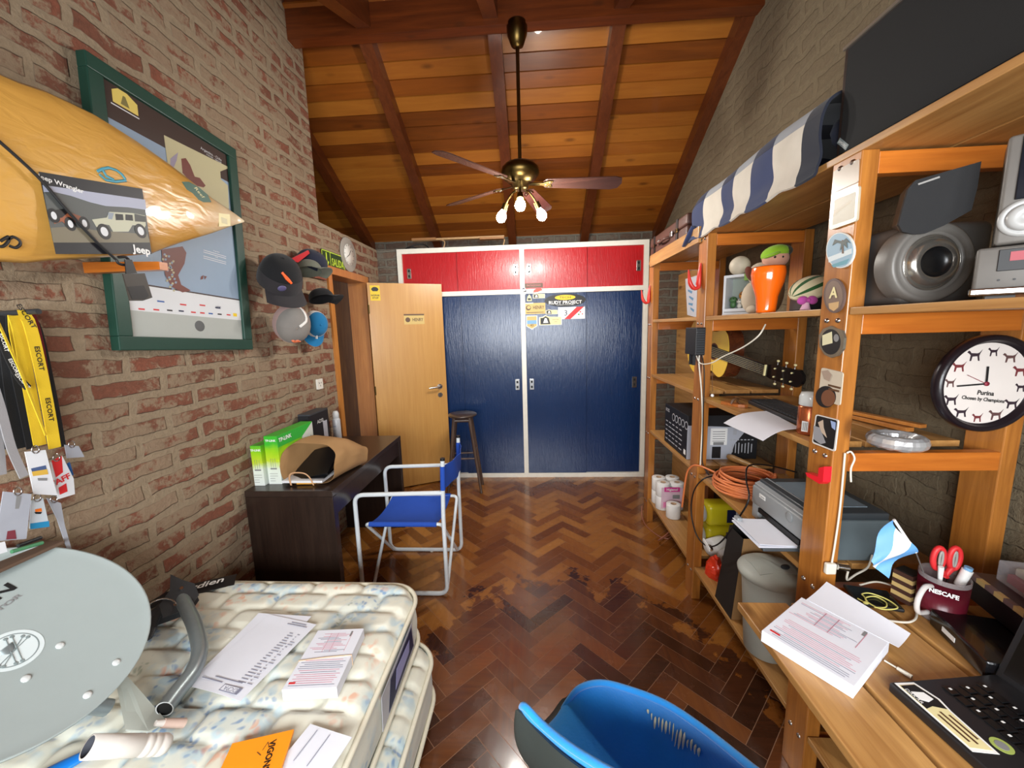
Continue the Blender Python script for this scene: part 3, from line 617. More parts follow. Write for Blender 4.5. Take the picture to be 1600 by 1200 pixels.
tp=[P(x,y,X=BX) for x,y in top]; bp_=[P(x,y,X=BX) for x,y in bot]
def interp(ps,Y):
    for a,b in zip(ps[:-1],ps[1:]):
        if a.y<=Y<=b.y: return a.z+(b.z-a.z)*(Y-a.y)/(b.y-a.y)
    return ps[-1].z if Y>ps[-1].y else ps[0].z
Yn=tp[-1].y; Y0=tp[0].y; zc0=(tp[0].z+bp_[0].z)/2; hw0=(tp[0].z-bp_[0].z)/2
st=[]
for i in range(41):
    t=i/40; Y=Yn-(Yn+.55)*(1-(1-t))*1.0; 
    if Y>=Y0: a,b=interp(tp,Y),interp(bp_,Y); zc,hw=(a+b)/2,(a-b)/2
    else:
        u=(Y0-Y)/(Y0+.55); zc=zc0+(zc0-((interp(tp,Y0+.2)+interp(bp_,Y0+.2))/2))*u*2.0*0+0; hw=hw0*(1+.25*sin(pi*min(1,u*1.2))*.6)*(1-u**3*.75)
    st.append((Y,zc,max(hw,.004)))
m=MB(); vs=[];fs=[];ns=20
for Y,zc,hw in st:
    th=.032*min(1,(hw/.12)**.6)
    for k in range(ns):
        a=2*pi*k/ns; c,s_=cos(a),sin(a); vs.append((BX+th*math.copysign(abs(s_)**.8,s_),Y,zc+hw*math.copysign(abs(c)**.9,c)))
for i in range(len(st)-1):
    for k in range(ns): l=(k+1)%ns; fs.append((i*ns+k,i*ns+l,(i+1)*ns+l,(i+1)*ns+k))
fs+= [tuple(range(ns)),tuple(reversed(range(len(st)*ns-ns,len(st)*ns)))]
m.add(vs,fs,M_board,True); sb=m.build('surfboard',label='yellow surfboard with pointed nose hanging along the left brick wall',cat='surfboard')
Ms=frame((BX+.0335,1.2,1.8),(0,1,0),(0,0,1))
def sdec(name,pts,mat,lab,extra=None,dz=.0): 
    m=MB(); M=Ms@TR((0,0,dz)); m.prism([PL(M,*p) for p in pts],.001,mat,X=M)
    if extra: extra(m,M)
    return m.build(name,sb,label=lab)
def ex(m,M):
    p=PL(M,310,300); m.text('Reef',M@TR((p[0],p[1],.0016),(0,0,-38)),.02,kCrm,sx=1.2,shear=.3)
sdec('sticker',[(284,284),(295,284),(311,293),(324,304),(330,316),(318,316),(303,309),(292,297)],K('leaf_green',(20,76,56)),'dark green leaf shaped sticker with light edge',ex,-.006)
def ex(m,M):
    p=PL(M,350,345); m.box((p[0],p[1],.0014),(.03,.022,.0004),K('pale',(200,190,150)),X=M)
sdec('sticker',[(342,333),(359,335),(360,353),(342,354)],kCrm,'small cream square sticker near the nose',ex,-.012)
bl=K('turquoise',(70,150,170))
m=MB(); M=Ms
for pts in ([(152,268),(160,264),(170,262),(182,266),(190,272),(196,280)],[(155,272),(165,281),(180,284),(197,282)],[(160,265),(166,275),(178,281)]):
    m.tube([V(PL(M,*p)+(.0005,)) for p in pts],.004,bl,6,X=M,flat=.3)
m.build('drawing',sb,label='turquoise looping emblem')
m=MB(); M=Ms
for pts in ([(0,377),(8,372),(14,370),(12,378),(4,385),(-6,384)],[(12,375),(20,370),(30,376),(31,382),(24,387),(14,384)]): m.tube(catmull([V(PL(M,*p)+(.0005,)) for p in pts],4),.0035,kBlk,6,X=M,flat=.3)
m.build('drawing',sb,label='black handwritten scrawl')
# wooden arm carrying the board, cord, car photo, tag
a=V((XL,1.285,P(242,411,Y=1.285).z)); m=MB(); zt_a=P(200,412,Y=1.285).z
m.prism([(0,-.02),(.0,.016),(.14,.012),(.275,.008),(.275,-.018)],.03,M_rung,X=frame((XL,1.30,zt_a-.008),(1,0,0),(0,0,1)))
m.build('wall_bracket',label='short orange wooden arm sticking out of the wall under the surfboard',cat='bracket')
M=Ms@TR((0,0,.006)); Mp=M
m=MB(); cr=[(60,268),(222,295),(237,397),(87,397)]; ph=thing('photo_card','dark printed photo card of two off-road cars lettered Jeep strapped to the surfboard','photo card',M=M)
def pc(pts,mat,z): m.prism([PL(Mp,*p) for p in pts],.0004,mat,z0=z)
pc(cr,K('card_dark',(24,26,32)),0); pc([(66,289),(226,312),(232,376),(82,376)],K('card_hill',(84,88,86)),.0005)
pc([(66,289),(226,312),(228,328),(200,324),(165,322),(140,316),(110,306),(84,300),(68,300)],K('card_sky',(168,172,190)),.001)
pc([(79,356),(110,354),(150,360),(230,366),(234,379),(83,379)],K('card_ground',(120,112,92)),.001)
m.build('card',ph,world=False)
# cars on the card
def vp(pts,mat,z): m.prism([PL(Mp,*p) for p in pts],.0003,mat,z0=z)
m=MB(); vp([(143,343),(166,340),(170,331),(206,333),(226,337),(227,352),(222,362),(215,352),(206,352),(200,362),(176,362),(170,352),(160,350),(150,355)],K('car_cream',(190,190,166)),.0015)
vp([(179,334),(191,335),(192,344),(180,344)],kBlk,.002); vp([(195,335),(206,336),(207,345),(195,344)],kBlk,.002); vp([(209,334),(226,338),(227,347),(210,346)],K('soft_top',(60,62,60)),.002); vp([(168,332),(177,333),(174,343),(168,342)],K('glassy',(140,150,160)),.002)
for px,py in ((162,362),(219,361)): 
    p=PL(Mp,px,py); oval(m,I,.036,.044,kBlk,.0022,p[0],p[1]); oval(m,I,.02,.026,pW,.0026,p[0],p[1])
m.build('printed_car',ph,world=False,label='cream four-door off-road car with dark soft top')
m=MB(); vp([(80,332),(92,327),(105,328),(112,333),(125,338),(134,349),(122,350),(112,344),(104,352),(96,346),(84,350)],K('car_orange',(150,84,54)),.0015); vp([(80,329),(100,326),(104,333),(96,340),(80,342)],kBlk,.002)
for px,py in ((83,337),(109,350),(131,349)): 
    p=PL(Mp,px,py); oval(m,I,.026,.036,kBlk,.0022,p[0],p[1]); oval(m,I,.012,.02,pW,.0026,p[0],p[1])
m.build('printed_car',ph,world=False,label='orange open off-road car')
m=MB(); p=PL(Mp,221,391); m.text('Jeep',Matrix.Translation((p[0],p[1],.0012)),.032,kWht,bold=.03); m.build('lettering',ph,world=False); m=MB(); p=PL(Mp,96,288); m.text('Jeep Wrangler',Matrix.Translation((p[0],p[1],.0012))@Matrix.Rotation(R_(-3),4,'Z'),.017,kWht,bold=.02); m.build('lettering',ph,world=False)
m=MB(); M=Ms@TR((0,0,.012)); pts=[V(PL(M,*p)+(0,)) for p in ((-40,190),(0,222),(60,277),(108,332),(150,377),(182,406))]
m.tube(catmull(pts,4),.0038,kBlk,8,X=M); pts=[V(PL(M,*p)+(z,)) for p,z in (((182,406),0),((186,412),.0),((196,414),-.0),((203,411),0),((196,402),.002),((185,402),0))]; m.tube(catmull(pts,4),.004,kBlk,8,X=M)
m.build('elastic_cord',label='black elastic cord running diagonally across the surfboard and photo card',cat='cord')
m=MB(); M=frame((BX+.05,1.27,1.7),(0,1,0),(0,0,1)); m.prism([PL(M,*p) for p in ((194,405),(205,406),(213,427),(196,428))],.003,kBlk,X=M); m.prism([PL(M,*p) for p in ((190,428),(224,427),(236,465),(221,470),(201,470))],.004,K('tag_dark',(52,46,40)),X=M,z0=.001)
m.prism([PL(M,*p) for p in ((196,448),(222,446),(230,462),(224,468),(204,468))],.001,kBlk,X=M,z0=.005)
m.build('luggage_tag',label='dark leather tag hanging below the wooden arm in front of the map',cat='tag')
# ---- caps on the wall
def fab(name,c,rough=.95): return pm('fabric_'+name,c,rough,bmp=.25,bscale=500,sheen=.1)
def cap(label,px,py,X,size,apex,brimd,cm,bm_,logo=None,brim=True,half=None,tall=1.0):
    """cap: crown dome along local z, brim along local -y"""
    c=P(px,py,X=X); ap=V(apex).normalized(); bd=V(brimd); bd=(bd-ap*bd.dot(ap)).normalized(); M=frame(c,(-bd).cross(ap),-bd)
    t=thing('cap',label,'cap',M=M,group='caps hanging left of the doorway')
    s=size; m=MB()
    def f(u,v):
        a=2*pi*u; e=v*pi/2*.985; r=s*(cos(e)**.75); return (r*.86*cos(a),r*1.0*sin(a),s*.92*tall*sin(e)**.9+.0)
    m.sheet(f,28,12,cm,.0015); 
    if half: m.sheet(lambda u,v:(lambda q:(q[0]*1.012,q[1]*1.012,q[2]*1.012))(f(u,v*.28)),28,4,half,.001)
    m.build('crown',t,world=False)
    if brim:
        m=MB(); m.sheet(lambda u,v:((s*.84)*sin((u-.5)*2.1)*(1+.08*v),-s*cos((u-.5)*2.1)*.96-v*s*.80*cos((u-.5)*1.9)**.6,.0-.28*s*((u-.5)*2)**2*v-.02*s),16,8,bm_,.003); m.build('brim',t,world=False)
    m=MB(); m.ell((0,0,s*.92*tall+.001),(.007,.007,.003),cm); m.build('button',t,world=False)
    if logo: logo(t,s,f)
    return t
fK=fab('black',(15,15,17)); fD=fab('charcoal',(40,36,38)); fG=fab('grey',(128,122,116)); fO=fab('olive_grey',(104,106,92)); fB=fab('azure',(20,110,160)); fN=fab('navy',(26,30,48)); fR=fab('red',(180,24,32)); fP=fab('pinkgrey',(170,140,134)); fW=fab('white',(220,216,210))
def onto(f,u,v,k=1.02): q=V(f(u,v)); return q*k
def logo1(t,s,f):
    m=MB()
    for i in range(4): m.tube([onto(f,.73+.012*i,.40-.03*i+.0),onto(f,.70+.012*i,.52-.03*i),onto(f,.685+.012*i,.56-.03*i)],.0065,K('neon_orange',(250,96,30)),6)
    m.build('emblem',t,world=False,label='orange emblem')
    m=MB(); q=onto(f,.70,.17,1.03); m.ell(q,(.022,.006,.018),K('patch',(90,84,120))); m.build('patch',t,world=False)
def logo2(t,s,f):
    m=MB(); m.tube([onto(f,.22+.008*i,.55+.05*sin(i*1.1)) for i in range(12)],.008,K('coral',(226,120,80)),6,flat=.4); m.build('emblem',t,world=False,label='orange script emblem')
    m=MB(); m.tube([onto(f,.60,.95-.1*i) for i in range(4)]+[onto(f,.60+.02*i,.62-.09*i) for i in range(1,6)]+[onto(f,.74+.03*i,.16,1.02) for i in range(3)],.009,fW,6,flat=.3); m.build('stripe',t,world=False,label='white curved stripe')
cap('black cap with an orange emblem, the uppermost nearest the map',437,441,-1.41,.125,(.50,-.42,.72),(.5,-.35,-1),fK,fD,logo1,half=fD,tall=1.35)
cap('grey cap with an orange script emblem and white curved stripes, lowest of the caps',455,505,-1.42,.112,(.62,-.62,-.25),(-.2,.3,1),fG,fP,logo2,half=fP,brim=False,tall=1.2)
cap('olive grey visor cap hanging with its brim down beside the black cap',482,425,-1.40,.08,(-.2,.3,.9),(.75,-.1,-.75),fO,fO,None)
cap('navy cap hanging behind the olive visor next to the exit sign',486,414,-1.44,.095,(.6,-.1,.8),(.5,.6,-.5),fN,fN,None,brim=False,tall=1.1)
def logo3(t,s,f):
    m=MB(); q=onto(f,.72,.3,1.02); m.box(q,(.004,.03,.02),kWht); m.build('price_tag',t,world=False,label='white paper label')
cap('bright blue cap with white edge behind the lowest grey cap',492,506,-1.43,.085,(.75,-.5,-.1),(.0,.0,-1),fB,fB,logo3,half=fW)
cap('black cap with small white emblem hanging against the door frame',503,468,-1.43,.08,(-.3,.2,.8),(.8,.2,-.5),fK,fK,None)
m=MB(); m.prism([PL(M_,*p) for M_ in [frame((-1.40,2.5,1.9),(0,1,0),(0,0,1))] for p in ((454,404),(480,391),(482,396),(464,410),(455,408))],.008,fR,X=frame((-1.40,2.5,1.9),(0,1,0),(0,0,1))); m.build('cap_strap',label='red strap with black buckle sticking up from the caps',cat='strap')
m=MB(); m.bb(XL,XL+.02,2.15,2.82,1.93,1.99,wood('rack_wood',(100,50,30),(150,84,54),1,.4,False)); rk=m.build('hat_rack',label='brown wooden peg board on the wall carrying the caps',cat='rack')
for y in (2.25,2.5,2.7):
    m=MB(); m.tube([(XL+.03,y,1.96),(XL+.09,y,1.975)],[.012,.017],_M['rack_wood'],12); m.build('peg',rk)
# ---- desk
M_dk=wood('dark_desk',(38,25,20),(54,38,30),2,.35,False,.15); M_dkt=wood('dark_desk_top',(46,34,29),(60,45,38),1,.3,False,.2)
dk=thing('desk','dark brown laminate desk against the left wall in front of the doorway','desk',(-1.29,2.32,0))
x0,x1,y0,y1=XL+.008,-1.05,1.815,2.84
m=MB(); m.bb(x0,x1,y0,y1,.712,.745,M_dkt,.002); m.build('desk_top',dk)
m=MB(); m.bb(x0,x1,y0,y0+.04,0,.711,M_dk,.002); m.build('side_panel',dk); m=MB(); m.bb(x0,x1,y1-.04,y1,0,.711,M_dk,.002); m.build('side_panel',dk)
m=MB(); m.bb(x1-.028,x1-.008,y0+.041,y1-.041,.60,.71,M_dk,.002); m.build('apron',dk)
m=MB(); m.bb(x0+.01,x0+.03,y0+.041,y1-.041,.25,.71,M_dk); m.build('back_panel',dk)
# boxes on the desk
def gradbox(nm):
    m,nt,b=nt_new(nm); ge=nt.nodes.new('ShaderNodeNewGeometry'); s=nt.nodes.new('ShaderNodeSeparateXYZ'); L(nt,ge.outputs['Position'],s.inputs[0])
    r=nt.nodes.new('ShaderNodeMapRange'); r.inputs[1].default_value=.745; r.inputs[2].default_value=1.0; L(nt,s.outputs[2],r.inputs[0])
    nz=noise_(nt,coords(nt),18,3); t=mathn(nt,'ADD',r.outputs[0],mathn(nt,'MULTIPLY',mathn(nt,'SUBTRACT',nz,.5),.2))
    L(nt,ramp(nt,t,[(.0,(226,232,226)),(.34,(222,232,216)),(.5,(190,214,50)),(.72,(150,206,30)),(.9,(60,180,50))]),b.inputs['Base Color']); b.inputs['Roughness'].default_value=.35; return m
gb=gradbox('printed_green'); kG2=K('box_green',(54,172,60)); kG3=K('box_side',(120,150,90))
def tpbox(label,x0,x1,y0,y1,h,grp):
    t=thing('router_box',label,'box',((x0+x1)/2,(y0+y1)/2,.745),group=grp)
    m=MB(); m.bb(x0,x1,y0,y1,.7455,.745+h,gb,.001); c=m.build('carton',t)
    m=MB(); X=frame((x0+(x1-x0)/2,y0-.0006,.745+h-.025),(1,0,0),(0,0,1)); m.text('TP-LINK',X,.016,kWht,bold=.03); 
    X2=frame(((x0+x1)/2,y0-.0006,.745+.10),(1,0,0),(0,0,1)); m.box((0,-.012,.0),(.035,.008,.0006),kGry,X=X2)
    for a in (-.012,0,.012): m.box((a,.02,0),(.0015,.05,.0006),kGry,X=X2)
    lines(m,X2,-.025,.02,-.08,-.04,4,kGry,.0006,.002,2); m.build('lettering',c)
    return t,c
tpbox('small green and white router carton at the near left corner of the desk',-1.515,-1.458,1.885,1.99,.222,'green router cartons')
t,c=tpbox('long green router carton on the desk beside the paper bag',-1.449,-1.376,1.905,2.235,.268,'green router cartons')
m=MB(); X=frame((-1.3755,2.07,.90),(0,1,0),(0,0,1)); rect(m,X,.326,.06,kG2,.0006,0,.08); m.prism([(.05,-.15),(.163,-.15),(.163,.11),(.05,.05)],.0004,K('box_white',(206,210,200)),X=X,z0=.0008); m.text('TP-LINK',X@TR((-.10,.085,.001)),.03,kWht,bold=.03)
m.build('side_print',c)
for i,(a,b) in enumerate(((-.045,-.06),(.02,-.05),(.08,-.04),(.125,-.03))): m=MB(); m.ell((a,b-.02,.001),(.028,.024,.001),kBlk if i%2==0 else kGry,X=X); m.box((a-.01,b+.03,.001),(.005,.07,.001),K('antenna',(200,204,204)),X=X); m.box((a+.012,b+.03,.0012),(.004,.07,.001),kBlk,X=X); m.build('printed_router',c)
m=MB(); m.bb(-1.50,-1.43,2.29,2.52,.7455,1.03,K('box_black',(26,28,34))); m.bb(-1.505,-1.425,2.30,2.51,1.03,1.04,K('box_black2',(60,62,66))); X=frame((-1.4296,2.40,.9),(0,1,0),(0,0,1)); m.text('ADSL',X@TR((.02,.07,.0006)),.035,kWht); rect(m,X,.05,.18,K('silver_paint',(180,182,190),.3),.0008,.07,-.03)
m.build('black_carton',label='black carton standing behind the long green router carton',cat='box')
t=thing('spray_bottle','slim clear and white spray can at the far end of the desk against the wall','spray can',(P(530,689,Z=.745).x,2.69,.745)); T=Matrix.Translation((-1.47,2.69,.746))
m=MB(); m.lathe([(0,0),(.027,0),(.028,.006),(.028,.165),(.022,.18),(.0,.181)],K('can_silver',(190,192,196),.3),20,X=T); X=frame((-1.4705,2.661,.84),(1,0,0),(0,0,1)); m.text('raid',X@TR((0,.03,.001)),.016,kBlu); lines(m,X,-.012,.012,-.05,.0,5,kGry,.0016,.003); m.build('can',t)
m=MB(); m.lathe([(.020,.181),(.022,.183),(.022,.215),(.015,.232),(0,.234)],pm('clear_cap',(225,226,226),.2,alpha=.75),20,X=T); m.build('lid',t)
# paper bag lying on the desk, opening towards the camera
M_kraft=pm('kraft_paper',(158,120,76),.85,var=.15,scale=6,bmp=.5,bscale=18)
bgt=thing('paper_bag','crumpled brown kraft paper bag lying open on the desk with black folders inside','bag',(-1.24,2.1,.745))
def bagf(u,v):
    # u around the opening, v from mouth (near) to bottom (far)
    a=2*pi*u; cx=-1.225+.07*v; w=.15*(1-.12*v); h=.098*(1+.15*sin(pi*v))*(1-.35*v**2)
    c,s_=cos(a),sin(a); x=cx+w*math.copysign(abs(c)**.6,c); z=.748+h+h*math.copysign(abs(s_)**.55,s_)*(1 if s_<0 else (1.0+.25*c*-1))
    y=1.90+.30*v+(.10*(1-v)*(x-cx)/w if 0 else 0)+.09*max(0,s_)*(1-v)
    n=noise.noise(V((x*14,y*14,z*14)))*.010*(.4+v); return (x+n,y+n,max(.7475,z+n))
m=MB(); m.sheet(bagf,40,14,M_kraft,.0012,smooth=True)
q=[V(bagf(i/40,1)) for i in range(40)]; cc=sum(q,V((0,0,0)))/40; m.add(q+[cc+V((0,.01,0))],[(i,(i+1)%40,40) for i in range(40)],M_kraft,True); m.build('bag',bgt)
m=MB(); M_hd=K('handle_paper',(206,160,120))
m.tube(catmull([(-1.305,1.875,.752),(-1.30,1.86,.80),(-1.275,1.85,.828),(-1.215,1.85,.828),(-1.19,1.86,.80),(-1.182,1.875,.752)],5),.005,M_hd,8,flat=.4); m.build('handle',bgt)
m=MB(); m.box((-1.235,2.02,.825),(.22,.24,.014),K('folder_black',(16,17,20),.35),(24,-12,0)); m.box((-1.24,1.95,.772),(.22,.16,.012),K('folder_white',(222,222,224)),(0,0,0)); m.box((-1.24,2.0,.785),(.21,.2,.010),K('folder_black',(16,17,20)),(6,-4,0)); m.build('binder',label='black and white folders inside the paper bag',cat='folder')
m=MB(); m.box((-1.235,1.925,.755),(.10,.07,.008),K('amber',(214,150,50)),(0,0,4)); m.build('envelope',label='small orange packet in the mouth of the paper bag under the folders',cat='packet')
# ---- stool
M_stw=wood('stool_wood',(76,58,48),(108,86,72),2,.35,False,.2)
stl=thing('bar_stool','round grey-brown wooden bar stool in front of the blue wardrobe doors','stool',(-.69,3.53,0)); T=Matrix.Translation((-.69,3.53,0))@Matrix.Rotation(R_(4),4,'Z')
m=MB(); m.lathe([(0,.735),(.125,.735),(.135,.742),(.135,.752),(.128,.757),(0,.757)],wood('stool_seat_wood',(60,48,40),(96,78,66),0,.3,False),32,X=T); m.build('seat',stl)
lg={}
for a in (-1,1):
    for b in (-1,1): 
        m=MB(); m.tube([(a*.07,b*.07,.734),(a*.158,b*.10,0)],[.017,.013],M_stw,8,X=T); m.build('leg',stl)
        lg[a,b]=[V((a*.07,b*.07,.734)),V((a*.158,b*.10,0))]
def at(l,z): p,q=lg[l]; t=(p.z-z)/(p.z-q.z); return p.lerp(q,t)
for i,(l1,l2,z) in enumerate((((-1,-1),(1,-1),.34),((-1,1),(1,1),.34),((-1,-1),(-1,1),.40),((1,-1),(1,1),.40),((-1,-1),(1,-1),.705),((-1,1),(1,1),.705))):
    m=MB(); m.tube([at(l1,z),at(l2,z)],.009 if z<.6 else .016,M_stw,8,X=T); m.build('rung',stl)
# ---- folding director chair
M_tube=pm('white_tube',(214,220,222),.3,coat=.4); M_bf=pm('blue_canvas',(26,72,168),.85,bmp=.3,bscale=600)
ch=thing('folding_chair','white tubular folding armchair with blue canvas seat and back beside the desk','chair',(-.78,2.26,0))
for i,Y in enumerate((2.03,2.48)):
    m=MB(); lp=fillet([(-.535,Y,.64),(-1.045,Y,.62),(-1.045,Y,.013),(-.535,Y,.013),(-.535,Y,.64)][:4]+[(-.53,Y,.5)],.055,6)
    full=fillet([(-.522,Y,.83),(-.535,Y,.5),(-.535,Y,.013),(-1.045,Y,.013),(-1.045,Y,.625),(-.53,Y,.638)],.055,6)
    m.tube(full,.0125,M_tube,12); sf=m.build('side_frame',ch)
    m=MB(); m.cyl((-.5217,Y,.828),(-.5213,Y,.842),.0135,kBlk); m.build('end_cap',sf,label='black end cap')
    m=MB()
    m.cyl((-.75,Y,.0),(-.75,Y,.006),.012,M_white); m.build('foot_pad',sf)
for Y0_,Y1_,dx_ in ((2.065,2.445,0),(2.445,2.065,.018)):
    m=MB(); zr=.43
    pts=fillet([(-1.01+dx_,Y1_,.035),(-1.01+dx_,Y0_,zr),(-.56+dx_,Y0_,zr),(-.56+dx_,Y1_,.035)],.03,5); m.tube(pts,.010,M_tube,10); m.build('cross_leg',ch)
m=MB(); m.sheet(lambda u,v:(-.985+.40*u,2.052+.406*v,.4425-.035*sin(pi*v)**.8+.004*sin(7*u)*sin(pi*v)),12,16,M_bf,.003)
m.tube([(-.985,2.06,.431),(-.585,2.06,.431)],.0145,M_bf,12); m.tube([(-.985,2.45,.431),(-.585,2.45,.431)],.0145,M_bf,12); m.build('seat',ch)
m=MB(); m.sheet(lambda u,v:(-.526+.012*v+.045*sin(pi*u)+.004*sin(20*u+4*v),2.03+.45*u,.66+.135*v),18,8,M_bf,.003)
for Y in (2.03,2.48): m.tube([(-.5285,Y,.655),(-.5235,Y,.795)],.0145,M_bf,12)
m.build('backrest',ch)
# ================= MATTRESSES AND WHAT LIES ON THEM
def floral():
    m,nt,b=nt_new('floral_quilt'); v=coords(nt)
    dn=nt.nodes.new('ShaderNodeTexNoise'); dn.inputs['Scale'].default_value=14; L(nt,v,dn.inputs['Vector'])
    ds=nt.nodes.new('ShaderNodeVectorMath'); ds.operation='SCALE'; ds.inputs['Scale'].default_value=.06; L(nt,dn.outputs['Color'],ds.inputs[0])
    da=nt.nodes.new('ShaderNodeVectorMath'); L(nt,v,da.inputs[0]); L(nt,ds.outputs[0],da.inputs[1]); w=da.outputs[0]
    big=noise_(nt,v,4.2,2,.5); big2=noise_(nt,coords(nt,(1,1,1),rot=(.3,.2,1)),5.3,2,.5)
    def pet(scale,a,b_):
        vo=nt.nodes.new('ShaderNodeTexVoronoi'); vo.inputs['Scale'].default_value=scale; L(nt,w,vo.inputs['Vector']); return ramp(nt,vo.outputs['Distance'],[(a,(1,1,1,1)),(b_,(0,0,0,1))])
    base=mixc(nt,noise_(nt,v,8,3),lin((208,204,184)),lin((226,225,210)))
    m1=mathn(nt,'MULTIPLY',ramp(nt,big,[(.47,(0,0,0,1)),(.56,(1,1,1,1))]),pet(24,.30,.55))
    c=mixc(nt,mathn(nt,'MULTIPLY',ramp(nt,big,[(.5,(0,0,0,1)),(.66,(1,1,1,1))]),.35),base,lin((176,200,206))); c=mixc(nt,mathn(nt,'MULTIPLY',m1,.55),c,lin((150,184,202)))
    m2=mathn(nt,'MULTIPLY',ramp(nt,big,[(.54,(0,0,0,1)),(.62,(1,1,1,1))]),pet(40,.2,.42)); c=mixc(nt,mathn(nt,'MULTIPLY',m2,.75),c,lin((100,136,178)))
    m3=mathn(nt,'MULTIPLY',ramp(nt,big2,[(.57,(0,0,0,1)),(.66,(1,1,1,1))]),pet(34,.25,.5)); c=mixc(nt,mathn(nt,'MULTIPLY',m3,.65),c,lin((222,150,110)))
    m4=mathn(nt,'MULTIPLY',ramp(nt,big2,[(.34,(1,1,1,1)),(.42,(0,0,0,1))]),pet(46,.15,.35)); c=mixc(nt,mathn(nt,'MULTIPLY',m4,.5),c,lin((120,138,110)))
    L(nt,c,b.inputs['Base Color']); b.inputs['Roughness'].default_value=.75; b.inputs['Sheen Weight'].default_value=.15; bump(nt,b,noise_(nt,v,40,4),.2,.004); return m
M_flo=floral(); M_pipe=pm('cream_piping',(222,216,194),.7,bmp=.3,bscale=300)
def mattress(label,x0,x1,y0,y1,z0,z1,quilt=True):
    t=thing('mattress',label,'mattress',((x0+x1)/2,(y0+y1)/2,z0),group='mattresses stacked on the floor')
    cx,cy=(x0+x1)/2,(y0+y1)/2; hx,hy=(x1-x0)/2,(y1-y0)/2; r=.13
    def edge(a,k=1,ins=0):
        # rounded rectangle perimeter
        hx_,hy_=hx-ins,hy-ins; rr=r-ins; per=[]
        c=V((cos(a),sin(a),0)); 
        return c
    per=[];nor=[]
    for (ox,oy,a0) in ((x1-r,y0+r,-90),(x1-r,y1-r,0),(x0+r,y1-r,90),(x0+r,y0+r,180)):
        for k in range(11): a=R_(a0+9*k); nor.append(V((cos(a),sin(a),0))); per.append(V((ox+r*cos(a),oy+r*sin(a),0)))
    P2=[];N2=[]
    for i in range(len(per)):
        a,b=per[i],per[(i+1)%len(per)]; k=max(1,int((b-a).length/.05))
        for j in range(k): P2.append(a.lerp(b,j/k)); N2.append(nor[i].lerp(nor[(i+1)%len(per)],j/k).normalized())
    per,nor=P2,N2
    # top: grid mapped to the rounded rectangle
    nx,ny=int((x1-x0)/.0115),int((y1-y0)/.0115)
    def f(u,v):
        X=x0+(x1-x0)*u; Y=y0+(y1-y0)*v
        dx=abs(X-cx)-(hx-r); dy=abs(Y-cy)-(hy-r)
        if dx>0 and dy>0:
            m_=max(dx,dy); l=sqrt(dx*dx+dy*dy); s=m_/l; X=cx+math.copysign(hx-r+dx*s,X-cx); Y=cy+math.copysign(hy-r+dy*s,Y-cy); d=r-m_
        else: d=min(hx-abs(X-cx),hy-abs(Y-cy))
        z=z1-.03*max(0,1-d/.06)**2
        if quilt:
            A=(X/.21); B=(Y/.19); s1_=abs(sin(pi*(A+B+.16*sin(2*pi*(A-B)))/1)); s2_=abs(sin(pi*(A-B+.16*sin(2*pi*(A+B)))))
            z+=.019*(min(1,s1_*1.9)**.6*min(1,s2_*1.9)**.6)*min(1,d/.03)-.011
        return (X,Y,z+.004*noise.noise(V((X*4,Y*4,0))))
    m=MB(); vs=[];fs=[]
    for i in range(nx+1):
        for j in range(ny+1): vs.append(f(i/nx,j/ny))
    W=ny+1; fs=[(i*W+j,(i+1)*W+j,(i+1)*W+j+1,i*W+j+1) for i in range(nx) for j in range(ny)]
    m.add(vs,fs,M_flo,True); m.build('top_panel',t)
    m=MB(); n=len(per); zl=[z0+.015,z0+.035]+[z0+.035+(z1-z0-.08)*k/5 for k in range(1,6)]+[z1-.03]
    fine=per; n=len(fine); vs=[];fs=[]
    for k,z in enumerate(zl):
        for i,p in enumerate(fine):
            nrm=nor[i]
            bul=.010*sin(pi*k/(len(zl)-1))+.006*noise.noise(V((p.x*6,p.y*6,z*12))); vs.append((p.x+nrm.x*bul-nrm.x*.01,p.y+nrm.y*bul-nrm.y*.01,z))
    for k in range(len(zl)-1):
        for i in range(n): j=(i+1)%n; fs.append((k*n+i,k*n+j,(k+1)*n+j,(k+1)*n+i))
    m.add(vs,fs,M_flo,True); m.add([(p.x,p.y,z0) for p in fine],[tuple(reversed(range(n)))],M_flo); m.build('side_band',t)
    for z in (z0+.012,z1-.026):
        m=MB(); m.tube([(p.x,p.y,z) for p in fine],.0085,M_pipe,8,closed=True); m.build('piping',t)
    return t
low=mattress('lower of the two floral mattresses lying beside the desk',-1.50,-.425,-.85,1.42,.075,.272)
up=mattress('upper cream mattress with blue flowers and wavy quilting, papers on it',-1.50,-.49,-.45,1.47,.290,.50)
m=MB(); m.bb(-1.42,-.50,-.75,1.3,0,.074,M_jamb,.004); m.build('bed_base',label='low wooden bed base under the two mattresses',cat='bed base')
# side label and end label of the upper mattress
m=MB(); X=frame((-.4795,1.13,.40),(0,1,0),(0,0,1)); m.prism([(-.15,-.06),(.16,-.05),(.15,.055),(-.14,.05)],.002,pm('plastic_label',(180,180,186),.3),X=X,z0=-.004); m.prism([(-.10,-.05),(.15,-.04),(.14,.045),(-.07,.04)],.001,kNavy,X=X,z0=-.002); m.prism([(-.04,-.03),(.10,-.02),(.11,.02),(-.02,.03)],.0006,K('label_lilac',(150,150,196)),X=X,z0=-.0008); m.build('label',up,label='white and navy plastic label on the side')
m=MB(); qa,qb=P(272,934,Z=.503),P(388,902,Z=.503); M=frame((qa+qb)/2-V((0,.075,0)),(qb-qa),(0,1,.05))
def bandf(u,v): 
    x=-.15+.27*u; y=.035+.085*v-.8*(x)**2-.0; return (x,y+.0,.007+.003*sin(6*u)-.02*max(0,v-.7))
